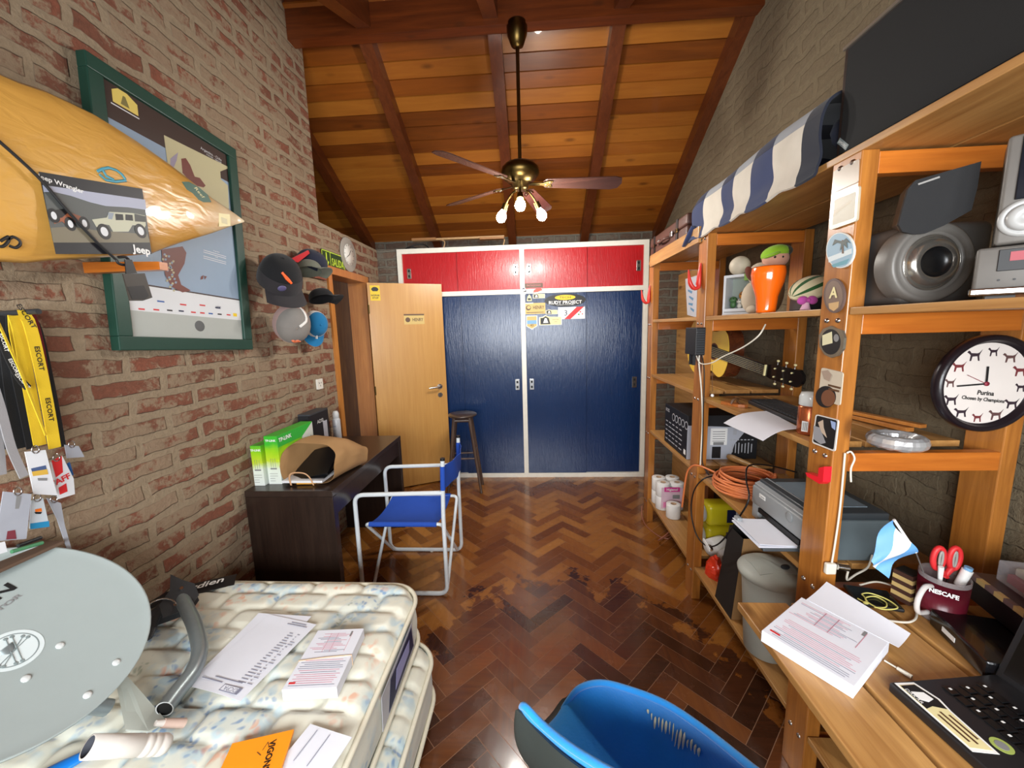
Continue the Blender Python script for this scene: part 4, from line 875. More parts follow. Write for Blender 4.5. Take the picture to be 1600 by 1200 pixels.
m.sheet(bandf,24,4,pm('black_satin',(22,22,26),.45),.002,X=M); m.text('Gardien',M@TR((-.01,.072,.013)),.05,kWht,sx=1.1,bold=.02,shear=.15); m.build('brand_band',up,label='black band lettered Gardien across the head end')
# ---- papers
M_pap=pm('white_paper',(222,224,232),.7,var=.02); kInk=K('ink_grey',(130,132,150)); kPk=K('ink_pink',(204,140,156))
def sheetM(pts,z): a,b,c,d=[P(x,y,Z=z) for x,y in pts]; return a,b,c,d
# printed sheets
for k,(dz,da,lab) in enumerate(((0.0,9,'printed sheet peeking out from under the larger sheets on the mattress'),(.0025,0,'printed list on white paper lying on the mattress left of the receipt block'))):
    z=.519+dz; a,b,c,d=sheetM(((290,1072),(376,1096),(490,985),(424,962)),z)
    M=frame(a,(b-a),(d-a)); M=M@Matrix.Rotation(R_(da),4,'Z'); w=(b-a).length; h=(d-a).length
    m=MB(); m.sheet(lambda u,v:(w*u,h*v,.0015+.010*max(0,v-.86)**1*3*(1-u)*.6+.004*sin(pi*u)*(1-v)+.012*max(0,.12-v)*(.5-u)),8,16,M_pap,.0006,X=M)
    m.build('paper_sheet',label=lab,cat='paper',group='papers on the mattress') if 0 else None
    if k==1:
        zf=lambda u,v:.0015+.010*max(0,v-.86)*3*(1-u)*.6+.004*sin(pi*u)*(1-v)+.0016
        for r in range(19):
            v=.16+.036*r; x0_=w*.70; lenr=w*(.05+.10*rnd.random()); zz_=zf(.8,v); 
            for (xa,xb) in ((x0_,x0_+lenr),(w*.86,w*.86+w*.07*rnd.random()+.004)): m.add([(xa,h*v-.0012,zz_),(xb,h*v-.0012,zz_),(xb,h*v+.0012,zz_),(xa,h*v+.0012,zz_)],[(0,1,2,3)],kInk,False,M)
        for v,xa,xb in ((.10,.12,.5),(.14,.3,.8),(.92,.5,.9),(.95,.55,.85)): m.add([(w*xa,h*v,zf(.5,v)),(w*xb,h*v,zf(.5,v)),(w*xb,h*v+.003,zf(.5,v)),(w*xa,h*v+.003,zf(.5,v))],[(0,1,2,3)],kInk,False,M)
        m.prism([(w*.56,h*.03),(w*.88,h*.03),(w*.88,h*.10),(w*.56,h*.10)],.0003,kInk,X=M,z0=.006); m.prism([(w*.575,h*.038),(w*.83,h*.038),(w*.83,h*.092),(w*.575,h*.092)],.0003,M_pap,X=M,z0=.0064); m.text('DCPA',M@TR((w*.72,h*.064,.0068),(0,0,180)),.018,kInk)
        m.build('paper_sheet',label=lab,cat='paper')
    else:
        m2=m; m2.text('UNIDAD 1',M@TR((w*.55,h*.03,.004),(0,0,180)),.022,K('ink_violet',(130,120,190))); m2.build('paper_sheet',label=lab,cat='paper')
def block(label,pts,z,h,name='receipt_block',seed=0,band=True):
    a,b,c,d=sheetM(pts,z+h); M=frame(a,(b-a),(d-a)); M.translation=a-V((0,0,h)); w=(b-a).length; l=(d-a).length
    t=thing(name,label,'paper block',M=M); m=MB(); m.bb(0,w,0,l,0,h,M_pap,.001); m.build('pages',t,world=False)
    m=MB(); r=random.Random(seed)
    X=Matrix.Translation((0,0,h))
    for i in range(26):
        y=l*.05+l*.42*i/26; 
        if i%2==0: m.box((w*.5,y,.0004),(w*(.6+.3*r.random()),.0014,.0003),kPk if r.random()<.6 else kInk,X=X)
    for i in range(14):
        y=l*.58+l*.36*i/14; m.box((w*(.3+.3*r.random()),y,.0004),(w*(.3+.25*r.random()),.0014,.0003),kPk if r.random()<.6 else kInk,X=X)
    for xx in (.35,.5,.8): m.box((w*xx,l*.75,.0004),(.0012,l*.35,.0003),kPk,X=X)
    m.box((w*.12,l*.09,.0005),(w*.12,.006,.0003),kRed,X=X); m.box((w*.78,l*.90,.0005),(.006,l*.1,.0003),kGry,X=X)
    m.build('printed_form',t,world=False)
    if band:
        m=MB(); m.tube([(-.001,l*.44,-.0),( -.001,l*.44,h+.001),(w*.5,l*.475,h+.0016),(w+.001,l*.50,h+.001),(w+.001,l*.50,0)],.0016,K('rubber_tan',(210,180,150)),6); m.build('rubber_band',t,world=False)
    return t
block('thick block of pink and white receipt forms held by rubber bands on the mattress',((440,1078),(526,1074),(566,990),(494,985)),.512,.035)
m=MB(); a,b,c,d=sheetM(((430,1200),(500,1230),(525,1148),(452,1132)),.515); M=frame(a,(b-a),(d-a)); w=(b-a).length; h=(d-a).length
m.sheet(lambda u,v:(w*u,h*v,.003+.006*v*u),8,8,M_pap,.0006,X=M); 
for xx in (.25,.55): m.add([(w*xx,h*.2,.007),(w*xx+.002,h*.2,.007),(w*xx+.002,h*.9,.0085),(w*xx,h*.9,.0085)],[(0,1,2,3)],kInk,False,M)
m.build('paper_sheet',label='white ruled sheet tucked under the orange booklet on the mattress',cat='paper')
m=MB(); a,b,c,d=sheetM(((330,1232),(438,1205),(446,1136),(356,1163)),.528); M=frame(a,(b-a),(d-a)); M.translation-=V((0,0,.008)); w=(b-a).length; h=(d-a).length
m.bb(0,w,0,h,0,.008,K('booklet_orange',(250,150,24)),.001,X=M); m.text('VIGONS',M@TR((w*.72,h*.45,.0085),(0,0,-85)),.02,kBlk,bold=.03); 
for q in ((.58,.62,.62,.80),(.62,.80,.67,.66),(.5,.6,.58,.5)): m.tube([(w*q[0],h*q[1],.0085),(w*q[2],h*q[3],.0085)],.0008,kBrn,4,X=M)
m.build('booklet',label='orange booklet with black lettering at the front edge of the mattress',cat='booklet')
# ---- satellite dish
c=V((-1.30,.767,.83)); n=V((sin(R_(40)),0,cos(R_(40)))); RD=.27
M=frame(c,(0,1,0),n.cross(V((0,1,0)))); M=frame(c,(0,1,0),(-cos(R_(40)),0,sin(R_(40))))
M_dish=pm('dish_grey',(158,168,166),.45,var=.03); M_gal=pm('galvanised',(140,150,152),.35,.5,.1,40)
dt=thing('satellite_dish','grey satellite dish with white round emblem leaning against the wall on the mattress','satellite dish',M=M)
if M[0][2]*n.x<0: pass
dz_=lambda x,y: .032*((x*x+y*y)/RD**2-1)
m=MB(); m.lathe([(RD*k/14,dz_(RD*k/14,0)) for k in range(15)]+[(RD+.004,.002),(RD+.003,-.008),(RD-.004,-.006)]+[(RD*k/14,dz_(RD*k/14,0)-.004) for k in range(13,-1,-1)],M_dish,72); m.build('reflector',dt,world=False)
kDW=K('dish_white',(212,222,222)); kDG=K('dish_mark',(130,142,142))
def disc(m,cx,cy,r0,r1,mat,lift,sy=1,rot=0,n=40):
    vs=[];
    for k in range(n):
        a=2*pi*k/n
        for r in (r0,r1):
            x,y=r*cos(a),r*sin(a)*sy; x,y=x*cos(rot)-y*sin(rot)+cx,x*sin(rot)+y*cos(rot)+cy; vs.append((x,y,dz_(x,y)+lift))
    m.add(vs,[(2*k,2*((k+1)%n),2*((k+1)%n)+1,2*k+1)[::-1] for k in range(n)],mat)
m=MB(); ex_,ey_=PL(M,28,1003); disc(m,ex_,ey_,.0,.052,kDW,.001); disc(m,ex_,ey_,.041,.0435,kDG,.0015)
for k,(x1,y1,x2,y2) in enumerate(((-.036,-.016,.034,.008),(-.032,-.024,.030,.017),(-.016,-.034,.008,.034),(-.006,-.037,.018,.031))):
    for s_ in (1,):
        p1=V((ex_+x1*s_,ey_+y1,0)); p2=V((ex_+x2*s_,ey_+y2,0)); p1.z=dz_(p1.x,p1.y)+.002; p2.z=dz_(p2.x,p2.y)+.002; m.tube([p1,p2],.0009,kDG,5)
        for p in (p1,p2): m.ell(p,(.0042,.0042,.0006),kDG,seg=10,rings=6)
m.build('emblem',dt,world=False,label='white round emblem with crossed grey strokes')
m=MB(); a=V(PL(M,0,935)+(0,)); b=V(PL(M,34,913)+(0,)); ang=math.atan2(b.y-a.y,b.x-a.x)
def dtext(t,px,py,size,mat,align='RIGHT',sx=1.5):
    mm=MB(); p=PL(M,px,py); mm.text(t,Matrix.Translation((p[0],p[1],0))@Matrix.Rotation(ang,4,'Z'),size,mat,0,align,sx,0,.03)
    mm.v=[V((v.x,v.y,dz_(v.x,v.y)+.0015)) for v in mm.v]; m.add(mm.v,mm.f,mat)
dtext('EN',27,906,.036,kBlk,sx=1.7); dtext('DIRECTOR',38,920,.015,kGry,sx=1.7)
m.build('lettering',dt,world=False,label='dark lettering near the upper edge')
for px,py in ((101,998),(48,1049),(184,1032),(139,1083)):
    m=MB(); p=PL(M,px,py); m.ell((p[0],p[1],dz_(*p)+.001),(.009,.009,.004),K('bolt_white',(206,210,208),.3),seg=12,rings=8); m.build('bolt',dt,world=False,label='round bolt head')
# arm plate and bracket carrying the dish
m=MB(); pts=[P(180,1062,Z=.56),P(198,1055,Z=.57),P(262,1128,Z=.525),P(232,1142,Z=.525),P(196,1140,Z=.53)]
vs=[p for p in pts]+[p-V((0,0,.004)) for p in pts]; k=len(pts); m.add(vs,[tuple(range(k))[::-1],tuple(range(k,2*k))]+[(i,(i+1)%k,k+(i+1)%k,k+i) for i in range(k)],K('plate_grey',(176,180,170),.4)); m.build('bracket_plate',dt)
m=MB(); cb=M@V((0,0,-.04)); m.tube([cb,V((-1.24,.80,.62)),V((-1.20,.86,.535))],.02,M_gal,12); m.build('bracket_arm',dt)
# bent steel mast with clamp
ms=thing('bent_pipe','bent galvanised steel pipe with dark clamp plates lying on the mattress beside the dish','pipe',(-1.1,1.0,.52))
pts=[P(257,1108,Z=.545),P(278,1080,Z=.545),P(302,1048,Z=.547),P(312,1015,Z=.55),P(305,980,Z=.56),P(294,955,Z=.57),P(284,935,Z=.58)]
cm=catmull(pts,6); m=MB(); m.tube(cm,.0225,M_gal,16,cap=False); m.tube(cm[::-1],.0200,pm('pipe_inside',(30,32,34),.6),16,cap=False)
m.tube([cm[0]-(cm[1]-cm[0]).normalized()*.0005,cm[0]+(cm[1]-cm[0]).normalized()*.002],[.0226,.0226],M_gal,16,cap=False)
d0=(cm[1]-cm[0]).normalized(); Xr=Matrix.Translation(cm[0])@V((0,0,1)).rotation_difference(d0).to_matrix().to_4x4(); m.lathe([(.0226,0),(.0192,0)],K('rim_light',(200,204,204)),20,X=Xr); m.lathe([(.0195,.004),(0,.004)],M_dark,20,X=Xr)
m.build('pipe',ms)
M_clamp=pm('dark_steel',(66,68,70),.45,.4,.15,30)
m=MB(); Xc=frame(P(280,938,Z=.575),(.65,.75,.0),(-.55,.5,.6))
m.prism([(-.05,-.05),(.02,-.055),(.055,-.02),(.05,.03),(.02,.06),(-.01,.10),(-.02,.04),(-.055,.0)],.004,M_clamp,X=Xc,z0=.022); m.prism([(-.09,-.045),(.02,-.055),(.055,-.02),(.05,.03),(-.02,.04),(-.10,.0)],.004,M_clamp,X=Xc,z0=-.026)
for q in ((.012,.03),(-.012,-.02)): m.cyl((q[0],q[1],-.03),(q[0],q[1],.03),.006,M_chr,seg=8,X=Xc)
m.tube([(-.06+.05*cos(a),-.03+.05*sin(a),.03) for a in [i*pi/10 for i in range(11)]],.003,M_chr,6,X=Xc); m.build('clamp',ms)
m=MB(); m.tube([P(258,945,Z=.56),P(238,968,Z=.54),P(228,1000,Z=.53)],[.03,.028,.018],M_clamp,10,flat=.35); m.build('clamp_leg',ms)
# LNB / white plastic tube
t=thing('plastic_tube','white plastic tube with rings lying on the mattress in front of the dish','tube',P(200,1165,Z=.52)); a=P(137,1167,Z=.655); b=P(262,1163,Z=.54); M_lnb=pm('off_white_plastic',(206,200,192),.45)
d=(b-a).normalized(); Xl=Matrix.Translation(a)@V((0,0,1)).rotation_difference(d).to_matrix().to_4x4(); Ln=(b-a).length
m=MB(); m.lathe([(.019,0),(.0225,0),(.0225,Ln*.62),(.0205,Ln*.63),(.0205,Ln*.66),(.0225,Ln*.67),(.0225,Ln*.74),(.0205,Ln*.75),(.0225,Ln*.77),(.0225,Ln*.84),(.0205,Ln*.85),(.0225,Ln*.87),(.0225,Ln*.94),(.018,Ln),(0,Ln)],M_lnb,28,X=Xl); m.lathe([(.019,0),(.019,Ln*.5),(0,Ln*.5)],pm('tube_inside',(70,72,80),.6),28,X=Xl); m.build('body',t)
m=MB(); o=a+V((0,.052,.0)); m.tube([o+d*Ln*.66,o+d*Ln*.97],[.010,.011],pm('connector_pink',(196,170,156),.5),12); m.tube([o+d*Ln*.55,o+d*Ln*.66],[.006,.008],M_lnb,10); m.build('connector',t)
M_bpl=pm('blue_plastic',(20,120,214),.4)
m=MB(); pts=[P(185,1148,Z=.52),P(150,1170,Z=.52),P(95,1200,Z=.52),P(40,1230,Z=.52)]; m.tube(pts,[.006,.012,.022,.026],M_bpl,10,flat=.4); m.build('plastic_strip',label='bright blue plastic piece lying under the white tube at the front of the mattress',cat='plastic piece')
# ================= LANYARDS AND BADGES on the left wall
LX=-1.46
Ml=frame((LX,1.0,1.4),(0,1,0),(0,0,1))
def ribbon(label,pts,w,mat,dx=0,name='lanyard',cat='lanyard',group='lanyards hanging from the hook on the left wall',deco=None,two=None):
    M=frame((LX+dx,1.0,1.4),(0,1,0),(0,0,1)); L_=[V(PL(M,*p)+(0,)) for p in pts]; L_=catmull(L_,4)
    m=MB()
    def ex(LL,zo):
        vs=[];fs=[]
        for i,p in enumerate(LL):
            a=LL[max(i-1,0)]; b=LL[min(i+1,len(LL)-1)]; d=(b-a).normalized(); nn=V((-d.y,d.x,0))*w/2
            vs+=[p+nn+V((0,0,zo)),p-nn+V((0,0,zo+.002)),p-nn+V((0,0,zo-.001)),p+nn+V((0,0,zo-.003))]
        for i in range(len(LL)-1):
            for k in range(4): l=(k+1)%4; fs.append((i*4+k,i*4+l,i*4+4+l,i*4+4+k))
        m.add(vs,fs,mat,False,M)
    ex(L_,0)
    if two: ex(catmull([V(PL(M,*p)+(0,)) for p in two],4),-.006)
    o=m.build(name,label=label,cat=cat,group=group)
    if deco:
        m=MB(); tx,mt,sz=deco
        for f_ in (.2,.5,.8):
            i=int(f_*(len(L_)-1)); p=L_[i]; q=L_[min(i+1,len(L_)-1)]; a=math.atan2(q.y-p.y,q.x-p.x); m.text(tx,M@Matrix.Translation(p+V((0,0,.002)))@Matrix.Rotation(a,4,'Z'),sz,mt,bold=.02,sx=1.2)
        m.build('lettering',o)
    return o
lY=fab('lanyard_yellow',(226,190,30)); lK=fab('lanyard_black',(22,22,24)); lS=fab('lanyard_silver',(150,148,150)); lR=fab('lanyard_maroon',(110,20,34))
ribbon('wide yellow lanyard with dark lettering, rightmost strap of the bunch',[(30,493),(44,500),(60,560),(76,640),(86,700)],.030,lY,.03,deco=('ESCORT',kBlk,.016),two=[(26,493),(34,520),(48,600),(66,696)])
ribbon('yellow lanyard half hidden behind the wide lettered one',[(18,493),(22,530),(40,600),(62,690)],.016,lY,.012)
ribbon('maroon lanyard showing at the top edge of the bunch',[(45,490),(54,498),(66,545),(74,600)],.014,lR,.0)
ribbon('black lanyard hanging behind the yellow one nearest the wall',[(46,492),(62,520),(84,620),(98,698)],.018,lK,-.012)
ribbon('black lanyard with white lettering crossing the yellow thread',[(0,520),(12,555),(30,590),(44,606)],.018,lK,.045,deco=('ESCORT',kWht,.011))
ribbon('thin yellow edged lanyard slanting across the bunch',[(-4,500),(14,540),(32,580),(56,640),(72,680)],.006,lY,.055)
for i,(a,b,lab) in enumerate(((-6,2,'black lanyard at the far left of the bunch'),(8,20,'black lanyard left of centre in the bunch'),(20,38,'black lanyard in the middle of the bunch'))): ribbon(lab,[(a,494),(a+4,560),(b+2,640),(b+14,700)],.030,lK,-.006+.006*i)
ribbon('pale silver grey lanyard forking over the clear badge holders',[(-14,590),(2,640),(18,700),(38,745)],.020,lS,.06,two=[(-16,600),(-6,660),(2,700),(6,742)])
m=MB(); m.tube([(XL,1.03,1.628),(LX+.06,1.03,1.632)],.008,M_clamp,8); m.tube([(XL+.01,.6,1.62),(XL+.01,1.08,1.62)],.007,M_clamp,8); m.build('wall_hook',label='dark metal hook rail on the wall carrying the lanyards',cat='hook')
def badge(label,pts,mat,dx,marks=(),clear=False,cat='badge'):
    M=frame((LX+dx,1.0,1.1),(0,1,0),(0,0,1)); m=MB(); m.prism([PL(M,*p) for p in pts],.0025,mat,X=M); o=m.build('badge',label=label,cat=cat,group='badges hanging from the lanyards')
    if marks:
        for i,(mp,mm) in enumerate(marks):
            m=MB()
            if isinstance(mp,str): 
                m.text(mp,M@TR(PL(M,mm[0],mm[1])+(.004,),(0,0,mm[4] if len(mm)>4 else 0)),mm[2],mm[3],bold=.03)
            else: m.prism([PL(M,*p) for p in mp],.0004,mm,X=M,z0=.0026+.0003*i)
            m.build('print',o)
    mm_=MB(); q0=PL(M,*pts[0]); q1=PL(M,*pts[1]); cc=((q0[0]+q1[0])/2,(q0[1]+q1[1])/2); mm_.tube([(cc[0]+.008*cos(a),cc[1]+.004+.011*sin(a),.003) for a in [i*pi/6 for i in range(12)]],.0018,M_chr,6,closed=True,X=M); mm_.build('clip',o)
    return o
M_clr=pm('clear_vinyl',(176,180,190),.2,var=.1,alpha=.8)
badge('white badge card with blue and yellow waves, the largest of the badges',((38,706),(70,703),(88,774),(52,772)),K('card_white',(214,216,220)),.06,((((47,732),(70,727),(72,735),(50,742)),K('wave_blue',(70,90,130))),(((48,737),(72,733),(74,741),(50,744)),K('wave_gold',(210,170,70))),(((57,747),(72,747),(72,751),(58,751)),kGry)))
badge('red and white badge card lettered STAFF',((78,722),(96,712),(114,748),(116,772),(90,780)),K('card_white',(214,216,220)),.035,((((79,720),(95,712),(97,738),(86,746)),kRed),(((90,762),(102,755),(104,768),(92,773)),kRed),('TAFF',(92,751,.024,kRed,12))))
badge('small white and pale blue badge card hanging below the others',((48,782),(66,778),(76,822),(45,826)),K('card_pale',(200,210,218)),.05,((((46,818),(75,814),(76,823),(46,827)),K('cyan_bar',(40,140,190))),(((53,796),(63,794),(64,799),(54,800)),kOrg),(((52,800),(64,800),(62,803),(54,803)),kBlk)))
badge('clear plastic badge holder at the left edge of the photo, cards inside',((4,768),(48,772),(40,842),(-8,846)),M_clr,.075,((((24,775),(32,775),(28,795),(22,795)),kGry),(((10,830),(22,828),(24,842),(8,843)),K('photo_red',(120,50,60)))))
badge('navy badge partly behind the white wave badge',((86,735),(108,722),(114,742),(100,750)),K('card_blue',(40,100,170)),.02)
badge('grey translucent badge sleeve sticking out to the right of the yellow lanyard',((100,695),(122,697),(131,714),(104,716)),M_clr,.0)
badge('crumpled clear sleeve hanging lowest, towards the dish',((72,778),(94,786),(100,820),(112,862),(104,858),(88,810)),M_clr,.02)
# pens / small things under the badges, on a narrow ledge
m=MB(); z_=P(40,858,X=LX+.04).z; m.bb(XL,XL+.12,.55,.99,z_-.03,z_-.02,pm('ledge_brown',(92,70,54),.8),.003); m.build('wall_shelf',label='narrow ledge on the left wall under the badges',cat='shelf')
m=MB(); a=P(18,862,X=LX+.04); b=P(66,848,X=LX+.04); m.tube([a,b],.0055,K('pen_green',(70,130,90)),8); m.build('pen',label='green pen lying on the ledge under the badges',cat='pen',group='pens on the ledge')
m=MB(); a=P(28,853,X=LX+.02); b=P(64,840,X=LX+.02); m.tube([a,b],.0055,K('pen_black',(30,32,34)),8); m.build('pen',label='black pen lying behind the green pen on the ledge',cat='pen',group='pens on the ledge')
m=MB(); M=frame((LX+.09,1,1),(0,1,0),(0,0,1)); m.prism([PL(M,*p) for p in ((-10,850),(6,846),(10,862),(-10,868))],.003,K('card_white',(214,216,220)),X=M); m.build('white_card',label='small white card at the left edge just above the dish',cat='card')
# ================= BLUE TUB CHAIR (foreground)
M_felt=pm('blue_felt',(20,138,220),.95,var=.18,scale=9,bmp=.5,bscale=120,sheen=.4); M_shell=pm('dark_shell',(44,50,48),.5,var=.2,scale=8)
M_foam=pm('bare_padding',(236,228,188),.9,var=.15,scale=60,bmp=.6)
tub=thing('tub_chair','blue felt tub armchair with dark green plastic shell in the foreground','chair',(.2,.5,0))
rp=[(818,1103,.70),(845,1130,.69),(885,1163,.70),(935,1195,.72),(1000,1232,.75),(1080,1290,.80),(1170,1330,.82),(1250,1310,.80),(1240,1252,.76),(1175,1200,.72),(1100,1140,.68),(1040,1100,.66),(985,1078,.64),(940,1067,.61),(906,1075,.56),(886,1098,.50),(866,1133,.46),(846,1150,.46),(826,1138,.54),(817,1120,.64)]
R3=catmull([P(x,y,Z=z) for x,y,z in rp],6,True); nR=len(R3)
Cc=sum(R3,V((0,0,0)))/nR; Cc=V((Cc.x+.01,Cc.y+.01,.51))
def tubf(u,v):
    x=u*nR; i=int(x)%nR; p=R3[i].lerp(R3[(i+1)%nR],x-int(x)); 
    k=v**1.5; zz=p.z+(Cc.z-p.z)*(1-(1-v)**2.6); ou=sin(pi*v)*.035; d=V((p.x-Cc.x,p.y-Cc.y,0)); 
    q=V((p.x+(Cc.x-p.x)*k,p.y+(Cc.y-p.y)*k,0))+(d.normalized()*ou if d.length>1e-6 else V((0,0,0)))
    return (q.x,q.y,zz)
m=MB(); m.sheet(tubf,nR,18,M_felt,.004,M_felt); m.tube([p+V((0,0,.0)) for p in R3],.008,M_felt,10,closed=True); m.build('seat_shell',tub,label='blue felt upholstery')
def tubo(u,v):
    q=V(tubf(u,v*.97)); c=V((Cc.x,Cc.y,q.z)); d=(q-c); d.z=0
    return q+(d.normalized()*.016 if d.length>1e-6 else V((0,0,0)))-V((0,0,.012+.01*v))
m=MB(); m.sheet(lambda u,v:tubo(u,v),nR,16,M_shell,-.005,M_shell); m.build('outer_shell',tub,label='dark green plastic shell')
m=MB(); rt=random.Random(11)
for i in range(15):
    u0=(10.1+.10*i)/20; v0=.13+.05*rt.random(); v1=v0+rt.uniform(.10,.24)*(1-abs(i-7)/12)
    pts=[]
    for k in range(6):
        q=V(tubf(u0,v0+(v1-v0)*k/5)); c=V((Cc.x,Cc.y,.85)); pts.append(q+(c-q).normalized()*(.005+.003*sin(pi*k/5)))
    wd=rt.uniform(.0012,.0032); m.tube(pts,[.0006,wd,wd*1.1,wd,wd*.8,.0006],M_foam,6)
m.build('worn_patch',tub,label='frayed pale threads where the felt has worn through')
m=MB(); m.cyl((Cc.x,Cc.y,.10),(Cc.x,Cc.y,.48),.025,M_chr); m.build('column',tub)
for k in range(5):
    a=k*2*pi/5+.3; m=MB(); m.tube([(Cc.x,Cc.y,.10),(Cc.x+.27*cos(a),Cc.y+.27*sin(a),.055)],[.02,.013],M_shell,8); lg_=m.build('leg',tub)
    m=MB(); m.cyl((Cc.x+.27*cos(a)-.012*sin(a),Cc.y+.27*sin(a)+.012*cos(a),.025),(Cc.x+.27*cos(a)+.012*sin(a),Cc.y+.27*sin(a)-.012*cos(a),.025),.025,kBlk); m.build('castor',lg_)
# ================= ON AND AROUND THE SHELVING
FP=lambda y=1.18: frame((XF-.0012,y,1.5),(0,-1,0),(0,0,1))      # flat things on the aisle side of a post
# ---- worktop (plank desk)
wt=thing('plank_desk','plank desk top of pale pine boards fixed to the shelving in the foreground','desk',(.95,.5,.70))
for a,b in ((.575,.712),(.724,.965),(.980,1.17),(1.182,1.36)):
    m=MB(); m.bb(a,b,-.12,1.045,.723,.745,M_shelf,.003); m.build('plank',wt)
for y in (.98,-.05): m=MB(); m.bb(.63,1.35,y,y+.035,.65,.722,M_rung,.002); m.build('crossbar',wt)
m=MB(); m.bb(.915,1.32,1.08,1.125,.30,.36,M_rung,.002); m.build('shelf_brace',label='short horizontal pine brace at the foot of the big post under the plank desk',cat='brace')
for x in (.60,1.31):
    m=MB(); m.bb(x,x+.045,-.06,.0,0,.722,M_post,.002); m.build('leg',wt)
# ---- television on the top shelf
tv=thing('flat_screen','large black flat screen panel with thin frame standing on the top shelf','screen',(.93,1.0,2.006))
zs=2.006; M_bz=pm('bezel_brown',(44,34,30),.4)
m=MB(); m.bb(.895,.935,.55,1.265,zs,zs+.30,M_bz,.003); m.build('housing',tv)
m=MB(); m.bb(.8925,.895,.57,1.25,zs+.014,zs+.288,pm('screen_cloth',(8,9,10),.85,var=.2,scale=200)); m.build('screen',tv,label='black screen')
m=MB(); m.bb(.888,.8945,.55,1.266,zs,zs+.009,pm('silver_edge',(150,142,130),.3,.6)); m.bb(.8885,.8945,.55,1.266,zs+.293,zs+.301,_M['silver_edge']); m.build('trim_strip',tv,label='silver edge strip')
M=frame((.892,1.238,zs+.038),(0,-.72,-.69),(0,-.69,.72)); m=MB(); m.box((0,0,0),(.048,.014,.002),K('badge_silver',(120,130,130),.3),X=M@Matrix.Rotation(pi,4,'X') if 0 else M); m.text('SAMSUNG',M@TR((0,0,.0014)),.009,kWht); m.build('name_badge',tv,label='small silver name badge')
# ---- blanket bundle
kN=fab('blanket_navy',(44,54,90)); kN2=fab('blanket_dark_navy',(26,32,62)); kC=fab('blanket_cream',(206,198,184)); kG_=fab('blanket_grey',(150,154,160)); kB2=fab('blanket_black',(22,26,40))
ed=[]
for px in (1086,1104,1134,1152,1180,1212,1262,1312):
    py=345+(190-345)*(px-1090)/220; ed.append(max(1.28,P(px,py,X=.872).y))
prof=[(.850,1.982),(.858,2.0),(.868,2.04),(.862,2.10),(.868,2.16),(.895,2.205),(.96,2.22),(1.10,2.225),(1.25,2.21),(1.33,2.15),(1.34,2.02)]
bk=thing('blanket','folded navy and white striped blanket draped over the front of the top shelf','blanket',(1.1,1.75,2.006))
cols=[(kN,kN2),(kC,kG_),(kN,kN2),(kC,kG_),(kN,kN2),(kC,kG_),(kB2,kB2)]
pf_=catmull([V((a,0,b)) for a,b in prof],4)
def bl(i,t):
    p=pf_[i]; Y=t
    s=1-.10*(2.25-Y)*0; w=noise.noise(V((p.x*9,Y*7,p.z*9)))*.012
    top=.97+.03*sin(Y*9); hang=(-.012*abs(sin(Y*13)) if p.z<2.0 else 0)
    sq=1.0 if Y<2.1 else 1-.30*((Y-2.1)/.18)**2
    return (p.x+w+.0*(Y),Y,2.0+(p.z-2.0)*(sq if p.z>2 else 1)*top+w*.6+hang)
for a,b,(c1,c2) in zip(ed[:-1],ed[1:],cols):
    m=MB(); n=8; 
    for (i0,i1,mt) in ((0,16,c1),(16,len(pf_)-1,c2)):
        m.sheet(lambda u,v:bl(int(round(i0+(i1-i0)*u)),a+(b-a)*v),i1-i0,n,mt,.008)
    m.build('stripe',bk,label=('cream and grey' if c1 is kC else 'black' if c1 is kB2 else 'navy')+' blanket stripe')
m=MB(); pl_=[V(bl(min(i*4,len(pf_)-1),ed[0])) for i in range(len(pf_)//4+1)]; m.add(pl_,[tuple(range(len(pl_)))],kN); m.ell((1.09,1.305,2.10),(.19,.03,.09),kB2,seg=20); m.build('folded_end',bk,label='dark rolled end')
# tail hanging in front of the post
m=MB(); m.tube([(.862,2.18,2.05),(.850,2.20,2.02),(.845,2.24,1.99),(.845,2.28,1.975)],[.03,.028,.022,.014],kN,8,flat=.5); m.build('tassel_end',bk)
# ---- suitcase
M_lea=pm('brown_leather',(84,52,42),.5,var=.15,bmp=.3,bscale=120)
su=thing('suitcase','old brown leather suitcase with clasps on the far end of the top shelf','suitcase',(1.08,2.68,2.006))
m=MB(); m.bb(.875,1.28,2.33,3.02,2.0065,2.10,M_lea,.012,3); m.build('body',su)
m=MB(); m.bb(.873,1.282,2.328,3.022,2.101,2.165,M_lea,.012,3); m.build('lid',su)
for y in (2.46,2.90):
    m=MB(); m.bb(.868,.874,y,y+.03,2.012,2.165,pm('dark_strap',(34,22,18),.6),.001); s_=m.build('strap',su); m=MB(); m.bb(.864,.870,y-.004,y+.034,2.085,2.11,M_brass,.001); m.build('buckle',s_)
m=MB(); m.tube(catmull([(.87,2.60,2.09),(.845,2.61,2.085),(.838,2.68,2.08),(.845,2.75,2.085),(.87,2.76,2.09)],5),.008,M_lea,8); m.build('handle',su)
for y in (2.56,2.80): m=MB(); m.box((.868,y,2.10),(.012,.045,.035),M_chr,None,.004); m.build('clasp',su)
